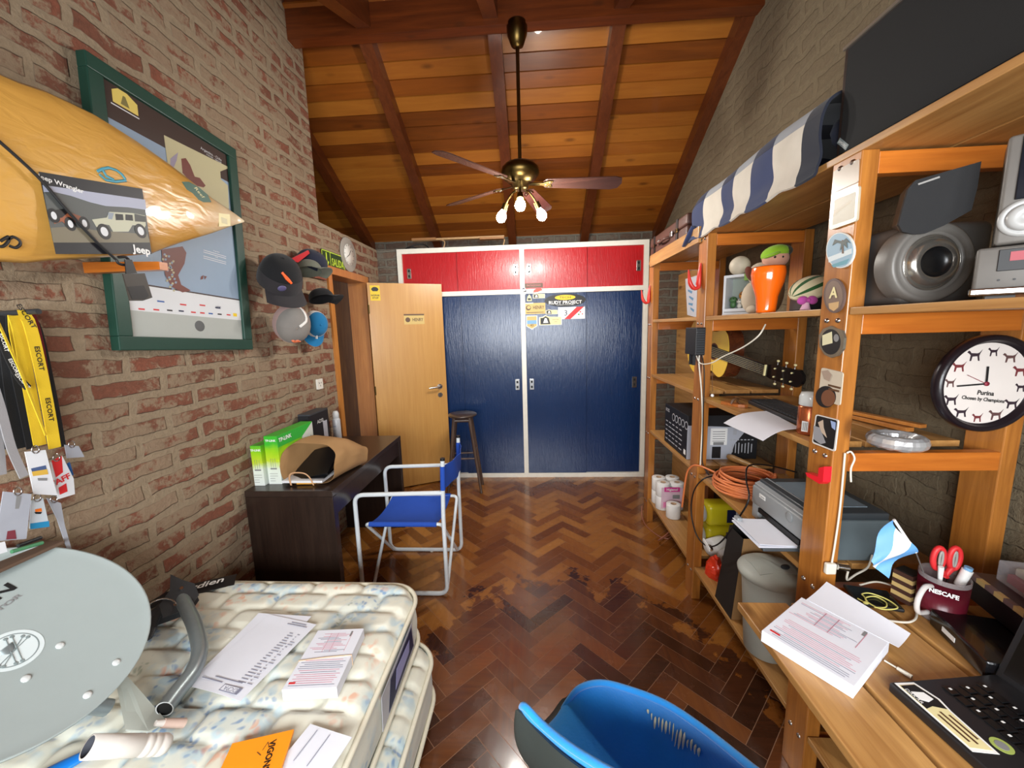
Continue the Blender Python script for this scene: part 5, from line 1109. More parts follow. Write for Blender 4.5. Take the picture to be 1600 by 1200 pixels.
# ---- panel on the right wall behind the far bay
m=MB(); m.bb(1.345,1.385,3.18,3.74,0,1.99,M_shelf,.003); m.build('pine_panel',label='tall pale pine panel standing against the wall behind the far end of the shelving',cat='panel')
m=MB(); M=frame((1.3435,3.4,1.8),(0,-1,0),(0,0,1)); pts=[(1071,436),(1090,430),(1088,496),(1074,492)]; m.prism([PL(M,*p) for p in pts],.001,M_pap,X=M)
for a,b,c,d in ((1075,452,1082,455),(1077,462,1084,466),(1076,473,1083,474),(1079,480,1085,484)): m.prism([PL(M,a,b),PL(M,c,d),PL(M,c-1,d+4),PL(M,a,b+3)],.0004,kSky,X=M,z0=.001)
m.build('pinned_drawing',label='white sheet with pale blue drawings pinned on the pine panel',cat='paper')
# ---- hooks
M_hook=pm('hook_red',(206,52,42),.35)
def hook(y,z,s,label,mat=M_hook,lean=0):
    t=thing('coat_hook',label,'hook',(XF,y,z),group='red hooks on the posts'); m=MB()
    m.tube([(XF-.007*s,y,z+.075*s),(XF-.010*s,y,z+.03*s),(XF-.013*s,y,z-.03*s),(XF-.010*s,y,z-.05*s)],[.006*s,.013*s,.018*s,.009*s],mat,10,flat=.7); m.build('back_plate',t)
    m=MB(); m.tube(catmull([(XF-.012*s,y,z-.045*s),(XF-.034*s,y,z-.05*s),(XF-.056*s,y,z-.02*s),(XF-.066*s,y,z+.045*s)],5),[.012*s]*6+[.013*s]*5+[.011*s,.009*s,.007*s,.005*s,.003*s],mat,10,flat=.8); m.build('prong',t)
    return t
hook(2.085,1.775,1.0,'red plastic coat hook on the second post above the black adapter'); hook(2.955,1.755,1.0,'red plastic coat hook on the far post against the wardrobe')
kR2=K('bright_red',(226,30,44),.35)
t=thing('coat_hook','bright red angular hook low on the big post below the picture magnets','hook',(XF,1.155,1.09),group=None); m=MB(); M=FP(); pts=[(1270,738),(1290,745),(1291,731),(1300,729),(1298,753),(1292,756),(1272,744)]; m.prism([PL(M,*p) for p in pts],.022,kR2,X=M); m.build('hook_body',t)
# ---- magnets and plaques on the big post
def plaque(name,label,pts,mat,th=.004,parts=(),cat='plaque',group='plaques and magnets on the big post',bev=0):
    M=FP(); t=thing(name,label,cat,M@V(PL(M,*pts[0])+(0,)),group=group); m=MB(); m.prism([PL(M,*p) for p in pts],th,mat,X=M); m.build('plate',t)
    if parts:
        m=MB()
        for i,(pp,mm) in enumerate(parts):
            if pp[0]=='t': m.text(pp[1],M@TR(PL(M,pp[2],pp[3])+(th+.0012+.0003*i,)),pp[4],mm,bold=.03)
            else: m.prism([PL(M,*p) for p in pp],.0004,mm,X=M,z0=th+.0003*i)
        m.build('picture',t)
    return t
def el(cx,cy,rx,ry,n=28,rot=0): return [(cx+rx*cos(2*pi*i/n)*cos(rot)-ry*sin(2*pi*i/n)*sin(rot),cy+rx*cos(2*pi*i/n)*sin(rot)+ry*sin(2*pi*i/n)*cos(rot)) for i in range(n)][::-1]
def rr(pts,r=4):
    q=fillet([V((a,b,0)) for a,b in pts],r,4,True); return [(p.x,p.y) for p in q]
M_tp=pm('clear_plaque',(190,176,150),.25,var=.12,scale=40,coat=.5)
plaque('clear_plate','clear flat holder taped near the top of the big post',rr([(1303,268),(1343,248),(1342,284),(1302,302)],3),pm('tape_plastic',(206,190,170),.3,alpha=.55),.002,(),'holder')
plaque('square_plaque','frosted square plaque with a diagonal relief on the big post',rr([(1303,306),(1346,289),(1342,345),(1299,360)],5),M_tp,.006,((rr([(1307,312),(1341,299),(1338,340),(1304,352)],3),pm('frost_inner',(170,160,136),.4)),([(1305,332),(1334,312),(1334,316),(1306,338)],K('relief',(210,200,180)))))
plaque('round_plaque','round plaque painted with a palm tree and pale blue sea on the big post',el(1315.5,391,22,28),K('plaque_edge',(214,214,206)),.005,((el(1315.5,391,20.5,26.5),K('plaque_sky',(142,172,190))),([(1297,402),(1334,388),(1334,396),(1298,410)],K('wave_white',(206,216,218))),([(1302,414),(1330,404),(1326,412),(1306,418)],K('sea_teal',(90,150,164))),([(1319,375),(1321,375),(1322,396),(1319,396)],kBrn),([(1320,377),(1308,374),(1304,384),(1312,379),(1318,381),(1316,392),(1322,382),(1328,388),(1327,378),(1333,380),(1326,372)],K('palm_dark',(66,78,74)))))
plaque('oval_plaque','small brown oval badge with a cream letter A on the big post',el(1306,462,16.5,27),K('oval_brown',(96,76,70)),.005,((el(1306,462,13.5,23.5),K('oval_brown2',(120,98,84))),(('t','A',1306,458,.042),kCrm),([(1298,474),(1314,471),(1313,480),(1306,486),(1299,482)],K('shield_tan',(196,160,110)))),'badge')
M_sil=pm('aged_silver',(150,146,132),.35,.8,.2,60)
plaque('framed_miniature','oval miniature in a scalloped silver frame on the big post',[(1302,509),(1309,513),(1320,517),(1323,528),(1321,545),(1312,556),(1302,559),(1292,554),(1284,542),(1283,524),(1290,514)][::-1],M_sil,.007,((el(1302,534,15.5,20),kBlk),([(1289,524),(1304,518),(1305,536),(1289,540)],K('mini_cream',(214,208,170))),(el(1311,528,4,6),kGry)),'miniature')
for x,y in ((1294,502),(1315,500)): 
    pass
plaque('picture_magnet','pale rounded magnet with dark sketch, upper of two on the big post',rr([(1285,574),(1319,582),(1314,634),(1280,622)],4),K('magnet_cream',(196,184,164)),.003,((el(1292,620,16,17),kBlk),(el(1296,622,11,13),K('magnet_brown',(112,70,46))),([(1296,600),(1316,605),(1315,608),(1296,603)],kBrn),([(1297,606),(1314,610),(1313,613),(1297,609)],kBrn),([(1286,580),(1296,578),(1302,586),(1298,596),(1290,592)],K('magnet_line',(160,140,124)))),'magnet')
plaque('picture_magnet','dark rounded magnet with pale bird photo, lower of two on the big post',rr([(1276,647),(1312,656),(1306,706),(1270,692)],4),K('magnet_white',(214,210,204)),.003,((rr([(1278,649),(1310,657),(1304,703),(1272,690)],3),kBlk),([(1273,665),(1283,668),(1292,692),(1284,694),(1273,686)],K('bird_grey',(146,146,150))),([(1280,660),(1288,656),(1289,668),(1294,684),(1286,676)],K('bird_tan',(190,170,150))),([(1300,657),(1308,660),(1307,672),(1302,668)],K('bird_blue',(150,170,210)))),'magnet')
# ---- white cord on the near side of the big post, plug
M_wc=pm('white_cable',(218,212,196),.45)
m=MB(); m.tube(catmull([(.892,1.122,1.165),(.893,1.121,1.0),(.889,1.121,.88),(.884,1.121,.80)],4),.0028,M_wc,8); m.tube(catmull([(.897,1.122,1.165),(.905,1.118,1.17),(.915,1.116,1.15),(.908,1.116,1.12),(.912,1.116,1.08)],5),.0026,M_wc,8); m.build('cord',label='white cord hanging on the near edge of the big post with a loose loop',cat='cord')
m=MB(); m.box((.880,1.118,.805),(.03,.014,.035),M_wc,None,.004); m.tube([(.895,1.112,.815),(.925,1.108,.812)],.009,M_chr,10); m.build('plug',label='white plug with metal tip at the lower near edge of the big post',cat='plug')
# ---- adapter box with cables on the second post
ad=thing('adapter_box','black ribbed adapter box fixed to the second post with cables hanging from it','adapter',(.838,2.07,1.385))
m=MB(); m.bb(.815,.862,1.998,2.135,1.385,1.525,kBlk,.003)
m.build('case',ad)
for i in range(11): m=MB(); m.bb(.818,.860,1.993,1.9978,1.392+i*.0118,1.398+i*.0118,K('rib_black',(38,40,44))); m.build('rib',ad)
for x,y in ((.826,2.05),(.826,2.09)): m=MB(); m.bb(x,x+.014,y,y+.014,1.33,1.385,kBlk); m.build('connector',ad)
m=MB(); m.tube(catmull([(.845,2.02,1.385),(.845,2.02,1.34),(.855,2.0,1.20),(.862,1.99,1.05),(.862,1.99,.9),(.866,2.0,.80)],6),.0035,M_wc,8); m.build('cable',label='white cable running down the near edge of the second post',cat='cable')
c0=[P(1196,507,X=.93),P(1185,525,X=.90),P(1160,543,X=.885),P(1130,557,X=.87),P(1112,567,X=.855),P(1095,568,X=.845),P(1088,556,X=.838)]
m=MB(); m.tube(catmull(c0,6),.003,M_wc,8); m.build('cable',label='white cable sagging from under the toy shelf to the black adapter',cat='cable')
M_bc=kBlk
m=MB(); m.tube(catmull([(.852,2.01,1.385),(.858,1.985,1.30),(.862,1.985,1.1),(.866,1.985,.95),(.872,1.99,.82),(.90,1.97,.76)],6),.003,M_bc,8); m.build('cable',label='black cable running down beside the white one on the second post',cat='cable')
# ---- toy shelf (second from top)
ZT=1.581
bx=thing('toy_box','white carton with clear window holding small figures on the toy shelf','box',(.93,1.9,ZT))
zt1=ZT+.185; TB=frame((.908,1.935,ZT),(.70,-.714,0),(0,0,1)); bx.matrix_basis=TB
M_sw=pm('silver_white_card',(206,210,214),.35); w=.122; h=.185; d=.095; b=.010
m=MB(); m.bb(0,w,0,.030,-d,0,M_sw,.001); m.bb(0,w,h-.012,h,-d,0,M_sw); m.bb(0,b,.03,h-.012,-d,0,M_sw); m.bb(w-b,w,.03,h-.012,-d,0,M_sw); m.bb(b,w-b,.03,h-.012,-d,-d+.006,K('box_inner',(150,160,150))); m.build('carton',bx,world=False)
m=MB(); m.bb(w-.035,w+.0004,h-.03,h+.0004,-.02,.0006,K('leaf_corner',(130,170,80))); m.build('printed_corner',bx,world=False); m=MB(); m.bb(.008,w-.008,.012,.016,0,.0008,kGry); m.bb(.004,w+.06,-.0,.006,-.05,.012,M_sw); m.build('base_strip',bx,world=False)
for i,(xx,yy,cc,rr_) in enumerate(((.032,.05,K('fig_green',(70,110,66)),.017),(.080,.068,K('fig_amber',(200,130,50)),.024),(.064,.042,K('fig_white',(206,206,196)),.013))):
    m=MB(); m.ell((xx,yy+.022,-.04+.012*(i==2)),(rr_,rr_*.9,rr_),cc); m.ell((xx,yy,-.04+.012*(i==2)),(rr_*.8,rr_,rr_*.7),cc)
    for s_ in (-1,1): m.ell((xx+s_*rr_*.35,yy+.026,-.04+.012*(i==2)+rr_*.9),.003,kBlk,seg=8,rings=6)
    m.build('figure',bx,world=False)
c=V((.985,0,0)); 
m=MB(); m.ell((c.x,1.95,zt1+.0455),.045,pm('ball_leather',(190,180,160),.6),seg=24,rings=16)
for s_ in (-1,1): m.tube([(c.x+.0455*sin(a)*.75,1.95-.0455*cos(a)*.9*abs(cos(s_*.3)),zt1+.046+.0455*(sin(a)*.6*s_)) for a in [(-1.1+i*.22) for i in range(11)]],.0012,K('seam',(150,130,110)),6)
m.build('ball',label='off-white leather ball resting on the toy carton',cat='ball')
# dog plush
fdog=fab('plush_white',(196,182,160)); fbrn=fab('plush_brown',(104,48,30)); 
dg=thing('plush_dog','cream plush dog with brown ears sitting behind the orange cup','plush toy',(P(1170,450,Y=1.86).x,1.86,ZT)); cx=P(1180,450,Y=1.86).x
m=MB(); m.ell((cx,1.86,ZT+.075),(.055,.05,.078),fdog,seg=20); m.ell((cx+.005,1.835,ZT+.175),(.05,.046,.052),fdog,seg=20); m.ell((cx+.035,1.80,ZT+.165),(.022,.024,.018),fdog); m.build('body',dg)
for s_ in (-1,1): m=MB(); m.ell((cx+s_*.042,1.83,ZT+.178),(.016,.022,.036),fbrn,(0,s_*25,0)); m.build('ear',dg,label='brown ear')
for s_ in (-1,1): m=MB(); m.ell((cx+s_*.035,1.81,ZT+.02),(.02,.035,.019),fdog); m.build('paw',dg)
m=MB(); m.ell((cx+.04,1.778,ZT+.168),.006,kBlk); m.ell((cx-.005,1.792,ZT+.188),.004,kBlk); m.ell((cx+.028,1.790,ZT+.19),.004,kBlk); m.build('face',dg)
# doll with green cap
cx=P(1212,400,Y=1.80).x; zc=P(1212,404,Y=1.80).z; dl=thing('doll','soft doll with bright green cap and round face behind the orange cup','doll',(cx,1.80,ZT)); skin=fab('doll_skin',(214,160,136))
m=MB(); m.ell((cx,1.80,zc),(.052,.046,.042),skin,seg=24,rings=16); m.build('head',dl)
m=MB(); m.ell((cx,1.805,zc+.022),(.056,.05,.036),fab('lime_cloth',(142,190,40)),(0,-14,0),seg=24); m.ell((cx-.03,1.775,zc+.012),(.035,.03,.008),_M['fabric_lime_cloth'],(0,-20,0)); m.build('cap',dl,label='green cap')
m=MB(); m.ell((cx+.035,1.81,zc+.03),(.032,.045,.026),fab('camo_dark',(54,52,34))); m.build('cap_patch',dl)
m=MB(); m.ell((cx,1.80,(ZT+zc-.035)/2),(.045,.035,(zc-.035-ZT)/2),fab('doll_suit',(120,92,60)),seg=20); m.build('torso',dl)
for s_ in (-1,1): m=MB(); m.ell((cx-.012+s_*.016,1.756,zc+.0),.0045,kBlk); m.build('eye',dl)
# orange cup
cx=P(1199,450,Y=1.56).x; ru=.5*(P(1225,420,Y=1.56).x-P(1176,420,Y=1.56).x); rb=.5*(P(1213,488,Y=1.56).x-P(1186,488,Y=1.56).x); hz=P(1199,417,Y=1.56).z-ZT
m=MB(); m.lathe([(0,0),(rb,0),(rb*1.02,.01),(rb*1.15,hz*.35),(ru*.93,hz*.66),(ru,hz*.85),(ru*.96,hz*.97),(ru*.93,hz),(ru*.90,hz*.97),(ru*.93,hz*.85),(rb*1.05,hz*.3),(0,hz*.05)],pm('orange_plastic',(244,104,16),.18,var=.03,coat=.6),36,X=Matrix.Translation((cx,1.56,ZT))); m.build('plastic_cup',label='tall glossy orange plastic cup at the front of the toy shelf',cat='cup')
# striped beanie, pink bow toy, tumbler
fst=fab('stripe_cream',(206,196,160)); fgr=fab('stripe_green',(40,84,40))
c=P(1266,449,Y=1.42); t=thing('striped_cap','cream cap with dark green stripes at the right end of the toy shelf','cap',(c.x,1.42,ZT)); m=MB()
Mx=Matrix.Translation((c.x,1.42,c.z-.005))@Euler((R_(20),R_(-24),0)).to_matrix().to_4x4()
for i in range(12):
    a0,a1=i/12,(i+1)/12
    m.sheet(lambda u,v:(.062*cos(v*pi)*(1),.05*sin(pi*(a0+(a1-a0)*u))*0+.055*cos(pi*(a0+(a1-a0)*u))*sin(v*pi),.038*sin(v*pi)*sin(pi*(a0+(a1-a0)*u))),2,14,fst if i%3 else fgr,.002,X=Mx)
m.build('crown',t)
m=MB(); m.lathe([(.0,0),(.062,0),(.06,-.012),(0,-.012)],fst,24,X=Mx@Matrix.Diagonal((1.05,.95,1,1))); m.build('rim',t)
m=MB(); m.bb(c.x-.035,c.x+.05,1.40,1.47,ZT,c.z-.032,K('dark_block',(30,30,34)),.004); m.build('dark_box',label='small dark box under the striped cap on the toy shelf',cat='box')
c=P(1252,470,Y=1.40); t=thing('bow_toy','small magenta bow figure beside the striped cap','toy',(c.x,1.38,ZT)); fpk=fab('magenta',(176,70,150)); m=MB()
for s_ in (-1,1): m.ell((c.x+s_*.016,1.37,c.z),(.017,.010,.014),fpk,(0,s_*20,0))
m.ell((c.x,1.365,c.z),.007,fpk); m.build('bow',t,label='magenta bow')
m=MB(); m.tube([(c.x-.005,1.37,ZT+.001),(c.x-.003,1.37,c.z-.008)],[.016,.008],fab('pink_pale',(214,170,190)),10); m.build('body',t)
# ---- guitar
GM=frame((1.085,2.50,1.385),(.08,-1,-.13),(0,0,1)); gt=thing('guitar','classical guitar with yellow top and black head lying on the middle shelf behind the posts','guitar',M=GM)
o=[(-.245,0),(-.235,.07),(-.19,.145),(-.11,.183),(-.03,.165),(.045,.122),(.10,.122),(.17,.14),(.215,.115),(.24,.06),(.245,.03)]
oc=catmull([V((a,b,0)) for a,b in o],4); oc=[p for p in oc if p.y>=0]; out=[(p.x,p.y) for p in oc]+[(p.x,-p.y) for p in reversed(oc[1:])]
M_gtop=pm('spruce_yellow',(226,186,70),.3,var=.06,coat=.5); M_gside=wood('guitar_side',(70,34,20),(106,54,30),0,.25,False,.6); M_fret=pm('fretboard',(34,30,32),.5)
m=MB(); m.prism(out,.088,M_gside,z0=-.09,smooth=False); m.build('body',gt,world=False)
m=MB(); m.prism([(x*1.002,y*1.002) for x,y in out],.003,M_gtop,z0=-.002); m.build('soundboard',gt,world=False,label='yellow soundboard')
m=MB(); m.lathe([(.043,.0013),(.052,.0013)],K('rosette',(96,50,30)),32,X=TR((.095,0,0))); m.lathe([(0,.0014),(.043,.0014)],M_dark,32,X=TR((.095,0,0))); m.build('sound_hole',gt,world=False)
m=MB(); m.bb(-.135,-.11,-.09,.09,.001,.009,M_fret,.001); m.build('bridge',gt,world=False)
m=MB(); m.prism([(.06,-.030),(.575,-.026),(.575,.026),(.06,.030)],.007,M_fret,z0=.002); m.prism([(.245,-.028),(.575,-.025),(.575,.025),(.245,.028)],.018,M_gside,z0=-.0165)
nk=m.build('neck',gt,world=False)
for i in range(13):
    x=.575-.33*(1-2**(-i/12))*2.0
    m=MB(); m.bb(x-.0008,x+.0008,-.027,.027,.009,.0102,M_chr); m.build('fret',nk,world=False)
m=MB(); m.bb(.572,.578,-.027,.027,.002,.012,kCrm); m.build('nut',nk,world=False)
HM=TR((.578,0,.004),(0,10,0)); m=MB(); m.prism([(0,-.028),(.03,-.036),(.17,-.040),(.19,-.02),(.195,0),(.19,.02),(.17,.040),(.03,.036),(0,.028)],.018,pm('black_lacquer',(16,15,17),.2,coat=.5),z0=-.018,X=HM); hd=m.build('head',gt,world=False)
for s_ in (-1,1):
    for i in range(3):
        m=MB(); m.cyl((.05+.045*i,s_*.02,.001),(.05+.045*i,s_*.02,.006),.004,kCrm,seg=8,X=HM); m.cyl((.05+.045*i,s_*.038,-.009),(.05+.045*i,s_*.05,-.009),.003,M_chr,seg=8,X=HM); m.ell((.05+.045*i,s_*.056,-.009),(.008,.006,.005),kCrm,X=HM,seg=10,rings=6); m.build('tuning_peg',hd,world=False)
for i in range(6):
    y=-.022+.0088*i; m=MB(); m.tube([(-.12,y*1.3,.010),(.575,y*.95,.013)],.0006,kCrm,4); m.build('string',gt,world=False)
# ---- keyboard, paper, spray can, sandal on the middle shelf
ZM=1.166
kb=thing('keyboard','black computer keyboard lying on the middle shelf beside the spray can','keyboard',(1.05,1.62,ZM),0); M=Matrix.Translation((1.045,1.62,ZM))@Matrix.Rotation(R_(90-6),4,'Z')
m=MB(); m.box((0,0,.009),(.42,.135,.018),K('kb_black',(28,29,32)),None,.004,X=M); m.build('case',kb)
for r in range(5):
    m=MB(); 
    for i in range(18): m.box((-.196+.0232*i,.045-.022*r,.0205),(.019,.018,.005),K('key_black',(44,46,50)),X=M)
    m.build('key_row',kb)
m=MB()
def ppf(u,v):
    a=P(1131,652,Z=1.169);b=P(1192,688,Z=1.15);c=P(1252,670,Z=1.169);d=P(1200,642,Z=1.169)
    q=a*(1-u)*(1-v)+b*u*(1-v)+c*u*v+d*(1-u)*v; e=max(0,.93-q.x)
    return (q.x,q.y,1.1685+.012*e/.15*0-.9*max(0,.86-q.x)**1.6+.006*sin(3*v))
m.sheet(ppf,14,10,M_pap,.0006); m.build('paper_sheet',label='white printed sheet drooping over the edge of the middle shelf',cat='paper')
t=thing('spray_can','copper coloured spray can with clear cap standing on the middle shelf against the big post','spray can',(.922,1.325,ZM)); T=Matrix.Translation((.925,1.325,ZM))
m=MB(); m.lathe([(0,0),(.030,0),(.032,.004),(.032,.092),(.028,.098),(0,.098)],pm('copper_paint',(184,104,66),.25,.75,.35,50),28,X=T); m.build('can',t)
m=MB(); m.lathe([(.028,.098),(.0315,.100),(.0315,.128),(.026,.142),(0,.144)],pm('clear_cap2',(214,218,216),.15,var=.1,alpha=.85),24,X=T); m.build('lid',t)
m=MB(); X=frame((.902,1.3005,ZM+.03),(.62,-.78,0),(0,0,1)); m.box((-.004,0,0),(.018,.035,.0006),kWht,X=X); 
for i in range(6): m.box((-.010+.0024*i,0,.0006),(.001,.028,.0003),kBlk,X=X)
m.build('bar_label',t)
c=P(1147,629,Z=1.18); t=thing('wooden_clog','small wooden clog sandal with dark strap on the middle shelf','sandal',(c.x,c.y,ZM)); X=Matrix.Translation((c.x,c.y,ZM))@Matrix.Rotation(R_(-62),4,'Z')
m=MB(); m.prism([(-.055,-.016),(-.02,-.02),(.035,-.022),(.058,-.01),(.06,.01),(.035,.022),(-.02,.018),(-.055,.016)],.013,wood('clog_wood',(150,84,36),(196,120,60),0,.4,False),X=X); m.build('sole',t)
m=MB(); m.tube([(.0,-.021,.01),(.006,-.016,.028),(.008,0,.036),(.006,.016,.028),(.0,.021,.01)],.005,kBrn,8,X=X); m.tube([(.03,0,.013),(.008,0,.036),(-.02,.008,.014)],.0035,kBrn,8,X=X); m.build('strap',t)
m=MB(); m.tube([P(1113,570,X=.89),P(1113,612,X=.89)],.0012,kBrn,6); m.ell(P(1113,618,X=.89),.008,kWht,seg=12,rings=8); m.build('pull_cord',label='thin cord with a small white bead hanging beside the second post',cat='cord')
# sticks and foil ring at the back of the middle shelf
m=MB(); m.box((1.235,1.43,ZM+.010),(.03,.22,.014),M_jamb,(0,0,8),.001); m.build('wood_offcut',label='lower flat pine stick at the back of the middle shelf',cat='stick',group='pine sticks at the back of the middle shelf')
m=MB(); m.box((1.245,1.42,ZM+.026),(.028,.24,.012),M_jamb,(0,0,14),.001); m.build('wood_offcut',label='upper flat pine stick lying across another at the back of the middle shelf',cat='stick',group='pine sticks at the back of the middle shelf')
c=P(1401,692,Z=1.18); m=MB(); nn=48
vs=[];fs=[]
for i in range(nn):
    a=2*pi*i/nn
    for k in range(10):
        b=2*pi*k/10; w=1+.16*noise.noise(V((cos(a)*5,sin(a)*5,k*.9))); vs.append((c.x+(.052+.018*cos(b)*w)*cos(a),c.y+(.052+.018*cos(b)*w)*sin(a),ZM+.022+.02*sin(b)*w))
for i in range(nn):
    j=(i+1)%nn
    for k in range(10): l=(k+1)%10; fs.append((i*10+k,j*10+k,j*10+l,i*10+l))
m.add(vs,fs,pm('tin_foil',(206,208,210),.3,.6,.05),False); m.build('foil_ring',label='ring of crumpled silver foil on the middle shelf to the right of the big post',cat='foil')
# ---- black and silver carton
ct=thing('electronics_carton','black and silver printed electronics carton on the lower shelf behind the second post','box',(1.1,2.43,.751)); x0,x1,y0,y1,z0,z1=.885,1.285,2.235,2.62,.7515,1.015
m=MB(); m.bb(x0,x1,y0,y1,z0,z1,K('carton_black',(22,23,26)),.002); m.build('carton',ct)
M=frame((x0-.0006,(y0+y1)/2,(z0+z1)/2),(0,-1,0),(0,0,1)); m=MB(); kS=K('print_silver',(170,172,178))
m.text('BOSS',M@TR((-.14,.095,.0004)),.03,kS,bold=.02)
for i in range(5): oval(m,M,.05,.05,kS,.0008,-.03+.052*i,.07); oval(m,M,.038,.038,kBlk,.0012,-.03+.052*i,.07)
for i in range(5):
    for j in range(5): m.box((-.15+.06*i,.02-.03*j,.0005),(.035+.01*((i*j)%3),.007,.0004),kS,X=M)
m.box((.165,-.095,.0006),(.03,.03,.0004),kWht,X=M); m.build('side_print',ct)
M=frame(((x0+x1)/2,y0-.0006,(z0+z1)/2),(1,0,0),(0,0,1)); m=MB(); W_=x1-x0; H_=z1-z0
m.prism([(-W_/2,-H_/2),(W_*.12,-H_/2),(W_*.18,-H_*.15),(W_*.36,H_*.22),(-W_/2,H_*.28)],.0004,K('carton_silver',(176,180,190)),X=M); rect(m,M,.095,.10,kWht,.001,-.02,.005)
for i in range(5): rect(m,M,.07,.004,kGry,.0014,-.02,.035-.014*i)
rect(m,M,.05,.07,kBlk,.001,-.03,-.09); rect(m,M,.06,.018,kGry,.0014,-.02,-.036)
for i in range(7): m.box((.06+.018*i,-.065,.0006),(.006,.05+.008*(i%3),.0004),kS,X=M); m.box((.05+.02*i,-.015,.0008),(.012,.006,.0004),kS,X=M)
rect(m,M,.02,.05,kS,.001,.07,.04); m.build('front_print',ct)
# ---- cable coil, wooden handle, cables
M_oc=pm('orange_cable',(206,116,66),.45,var=.12,scale=30)
c=V((1.0,1.80,.746)); pts=[]; r_=random.Random(5)
for tt in range(9):
    rad=.125+r_.uniform(-.022,.018); zz_=.012+tt*.0085+r_.uniform(-.002,.002); ox,oy=r_.uniform(-.008,.008),r_.uniform(-.008,.008)
    for k in range(28): a=2*pi*k/28; pts.append((c.x+ox+rad*cos(a),c.y+oy+rad*sin(a)*.96,c.z+zz_+.0085*k/28+.004*sin(a*2+tt)))
m=MB(); m.tube(pts,.0055,M_oc,8)
for tt in range(6):
    rad=.135+r_.uniform(-.03,.01); z0_=.01+tt*.012; m.tube([(c.x+rad*cos(2*pi*k/28),c.y+rad*sin(2*pi*k/28),c.z+z0_+.005*sin(3*2*pi*k/28+tt)) for k in range(28)],.0055,M_oc,8,closed=True)
m.tube(catmull([(c.x-.10,c.y+.10,.80),(.86,2.0,.80),(.842,2.06,.77),(.835,2.10,.70),(.835,2.14,.5)],6),.005,M_oc,8)
m.build('cable_coil',label='thick coil of orange cable on the lower shelf behind the second post',cat='cable')
m=MB(); m.tube(catmull([P(1044,842,Z=.006),P(1030,838,Z=.006),P(1010,822,Z=.006),P(1003,806,Z=.02),(.858,3.02,.08)],6),.0045,pm('brown_cable',(150,92,70),.5),8); m.tube(catmull([P(1044,842,Z=.006),P(1058,830,Z=.006),(.86,2.6,.02),(.90,2.55,.10),(.93,2.5,.19)],6),.0045,_M['brown_cable'],8); m.build('cable',label='brown cable looping on the floor in front of the far bay of the shelving',cat='cable')
m=MB(); a=P(1138,713,Z=.775); b=P(1192,735,Z=.765); m.tube(catmull([a,a.lerp(b,.3),a.lerp(b,.7),b],4),[.014,.017,.019,.018,.017,.0165,.016,.015,.014,.013,.012,.011,.010],wood('handle_wood',(170,124,70),(206,166,104),1,.4,False),12); m.build('wooden_club',label='pale turned wooden club lying behind the orange cable coil',cat='club')
m=MB(); pts=[P(1245,738,Z=.80),P(1200,727,Z=.85),P(1170,728,X=.99),P(1166,750,X=.92),P(1170,780,X=.86),P(1150,815,X=.85),P(1125,848,X=.85),P(1105,853,X=.845),P(1088,835,X=.845),P(1080,800,X=.845),P(1084,768,X=.845),P(1100,748,X=.846),P(1125,743,Z=.76),P(1150,742,Z=.765)]
m.tube(catmull(pts,6),.0035,kBlk,8); m.build('cable',label='black cable looping out in front of the second post, white tag at bottom',cat='cable')
m=MB(); a=P(1104,851,X=.84); m.box(a,(.004,.075,.016),kWht,(10,0,0)); m.build('cable_tag',label='small white tag on the bottom of the black cable loop',cat='tag')
# ---- printer
pr=thing('printer','grey all-in-one printer on the lower shelf behind the big post with paper in its tray','printer',(1.02,1.40,.746)); x0,x1,y0,y1,z0,z1=.885,1.16,1.245,1.555,.746,.92
M_pg=pm('printer_silver',(140,144,146),.4,var=.04); M_pd=pm('printer_dark',(62,68,72),.35); M_pb=pm('printer_side',(96,108,112),.5)
m=MB(); m.bb(x0+.02,x1,y0,y1,z0,z1-.03,M_pb,.008,3); m.build('body',pr)
m=MB(); m.bb(x0,x0+.03,y0,y1,z0+.065,z1-.032,M_pg,.008,3); m.bb(x0+.004,x0+.03,y1-.045,y1,z0+.005,z1-.032,M_pg,.006,3); m.build('front_panel',pr,label='silver front panel')
m=MB(); X=frame((x0,y0,z1-.03),(0,1,0),(0,0,1)); m.bb(x0+.025,x1-.005,y0+.004,y1-.004,z1-.03,z1-.006,M_pd,.006,3); m.build('lid',pr,label='dark grey lid'); 
m=MB(); m.bb(x0+.06,x1-.04,y0+.05,y1-.05,z1-.0062,z1-.004,pm('lid_inset',(120,134,144),.25)); m.build('lid_inset',pr)
m=MB(); m.box((x0+.035,(y0+y1)/2,z1-.022),(.055,y1-y0,.016),M_pg,(0,-24,0),.004); m.build('control_strip',pr); 
m=MB(); X=frame((x0-.0008,y1-.075,z1-.055),(0,-1,0),(0,0,1)); rect(m,X,.04,.016,kWht,.0006); m.text('Canon',X@TR((0,0,.0012)),.012,kGry,bold=.02); m.build('badge',pr)
m=MB(); m.bb(x0+.001,x0+.02,y0+.02,y1-.05,z0+.045,z0+.062,kBlk); m.build('paper_slot',pr)
m=MB(); m.ell((x0-.001,y0+.075,z1-.055),(.004,.018,.018),M_pg,seg=20); m.build('button',pr)
m=MB(); m.bb(.765,.884,1.255,1.455,.772,.782,M_pd,.003); m.box((.775,1.44,.793),(.02,.03,.022),M_pg,None,.005); m.build('paper_tray',pr)
for i in range(3): m=MB(); m.sheet(lambda u,v:(.755+.125*u+.002*i,1.262+.185*v+.002*i,.7835+.0022*i+.010*(1-u)*v*(i==2)*0+.006*(1-u)**2*(i==2)),6,6,M_pap,.0012); m.build('paper_sheet',label=('bottom','middle','top')[i]+' blank sheet of the small pile in the printer tray',cat='paper',group='sheets in the printer tray')
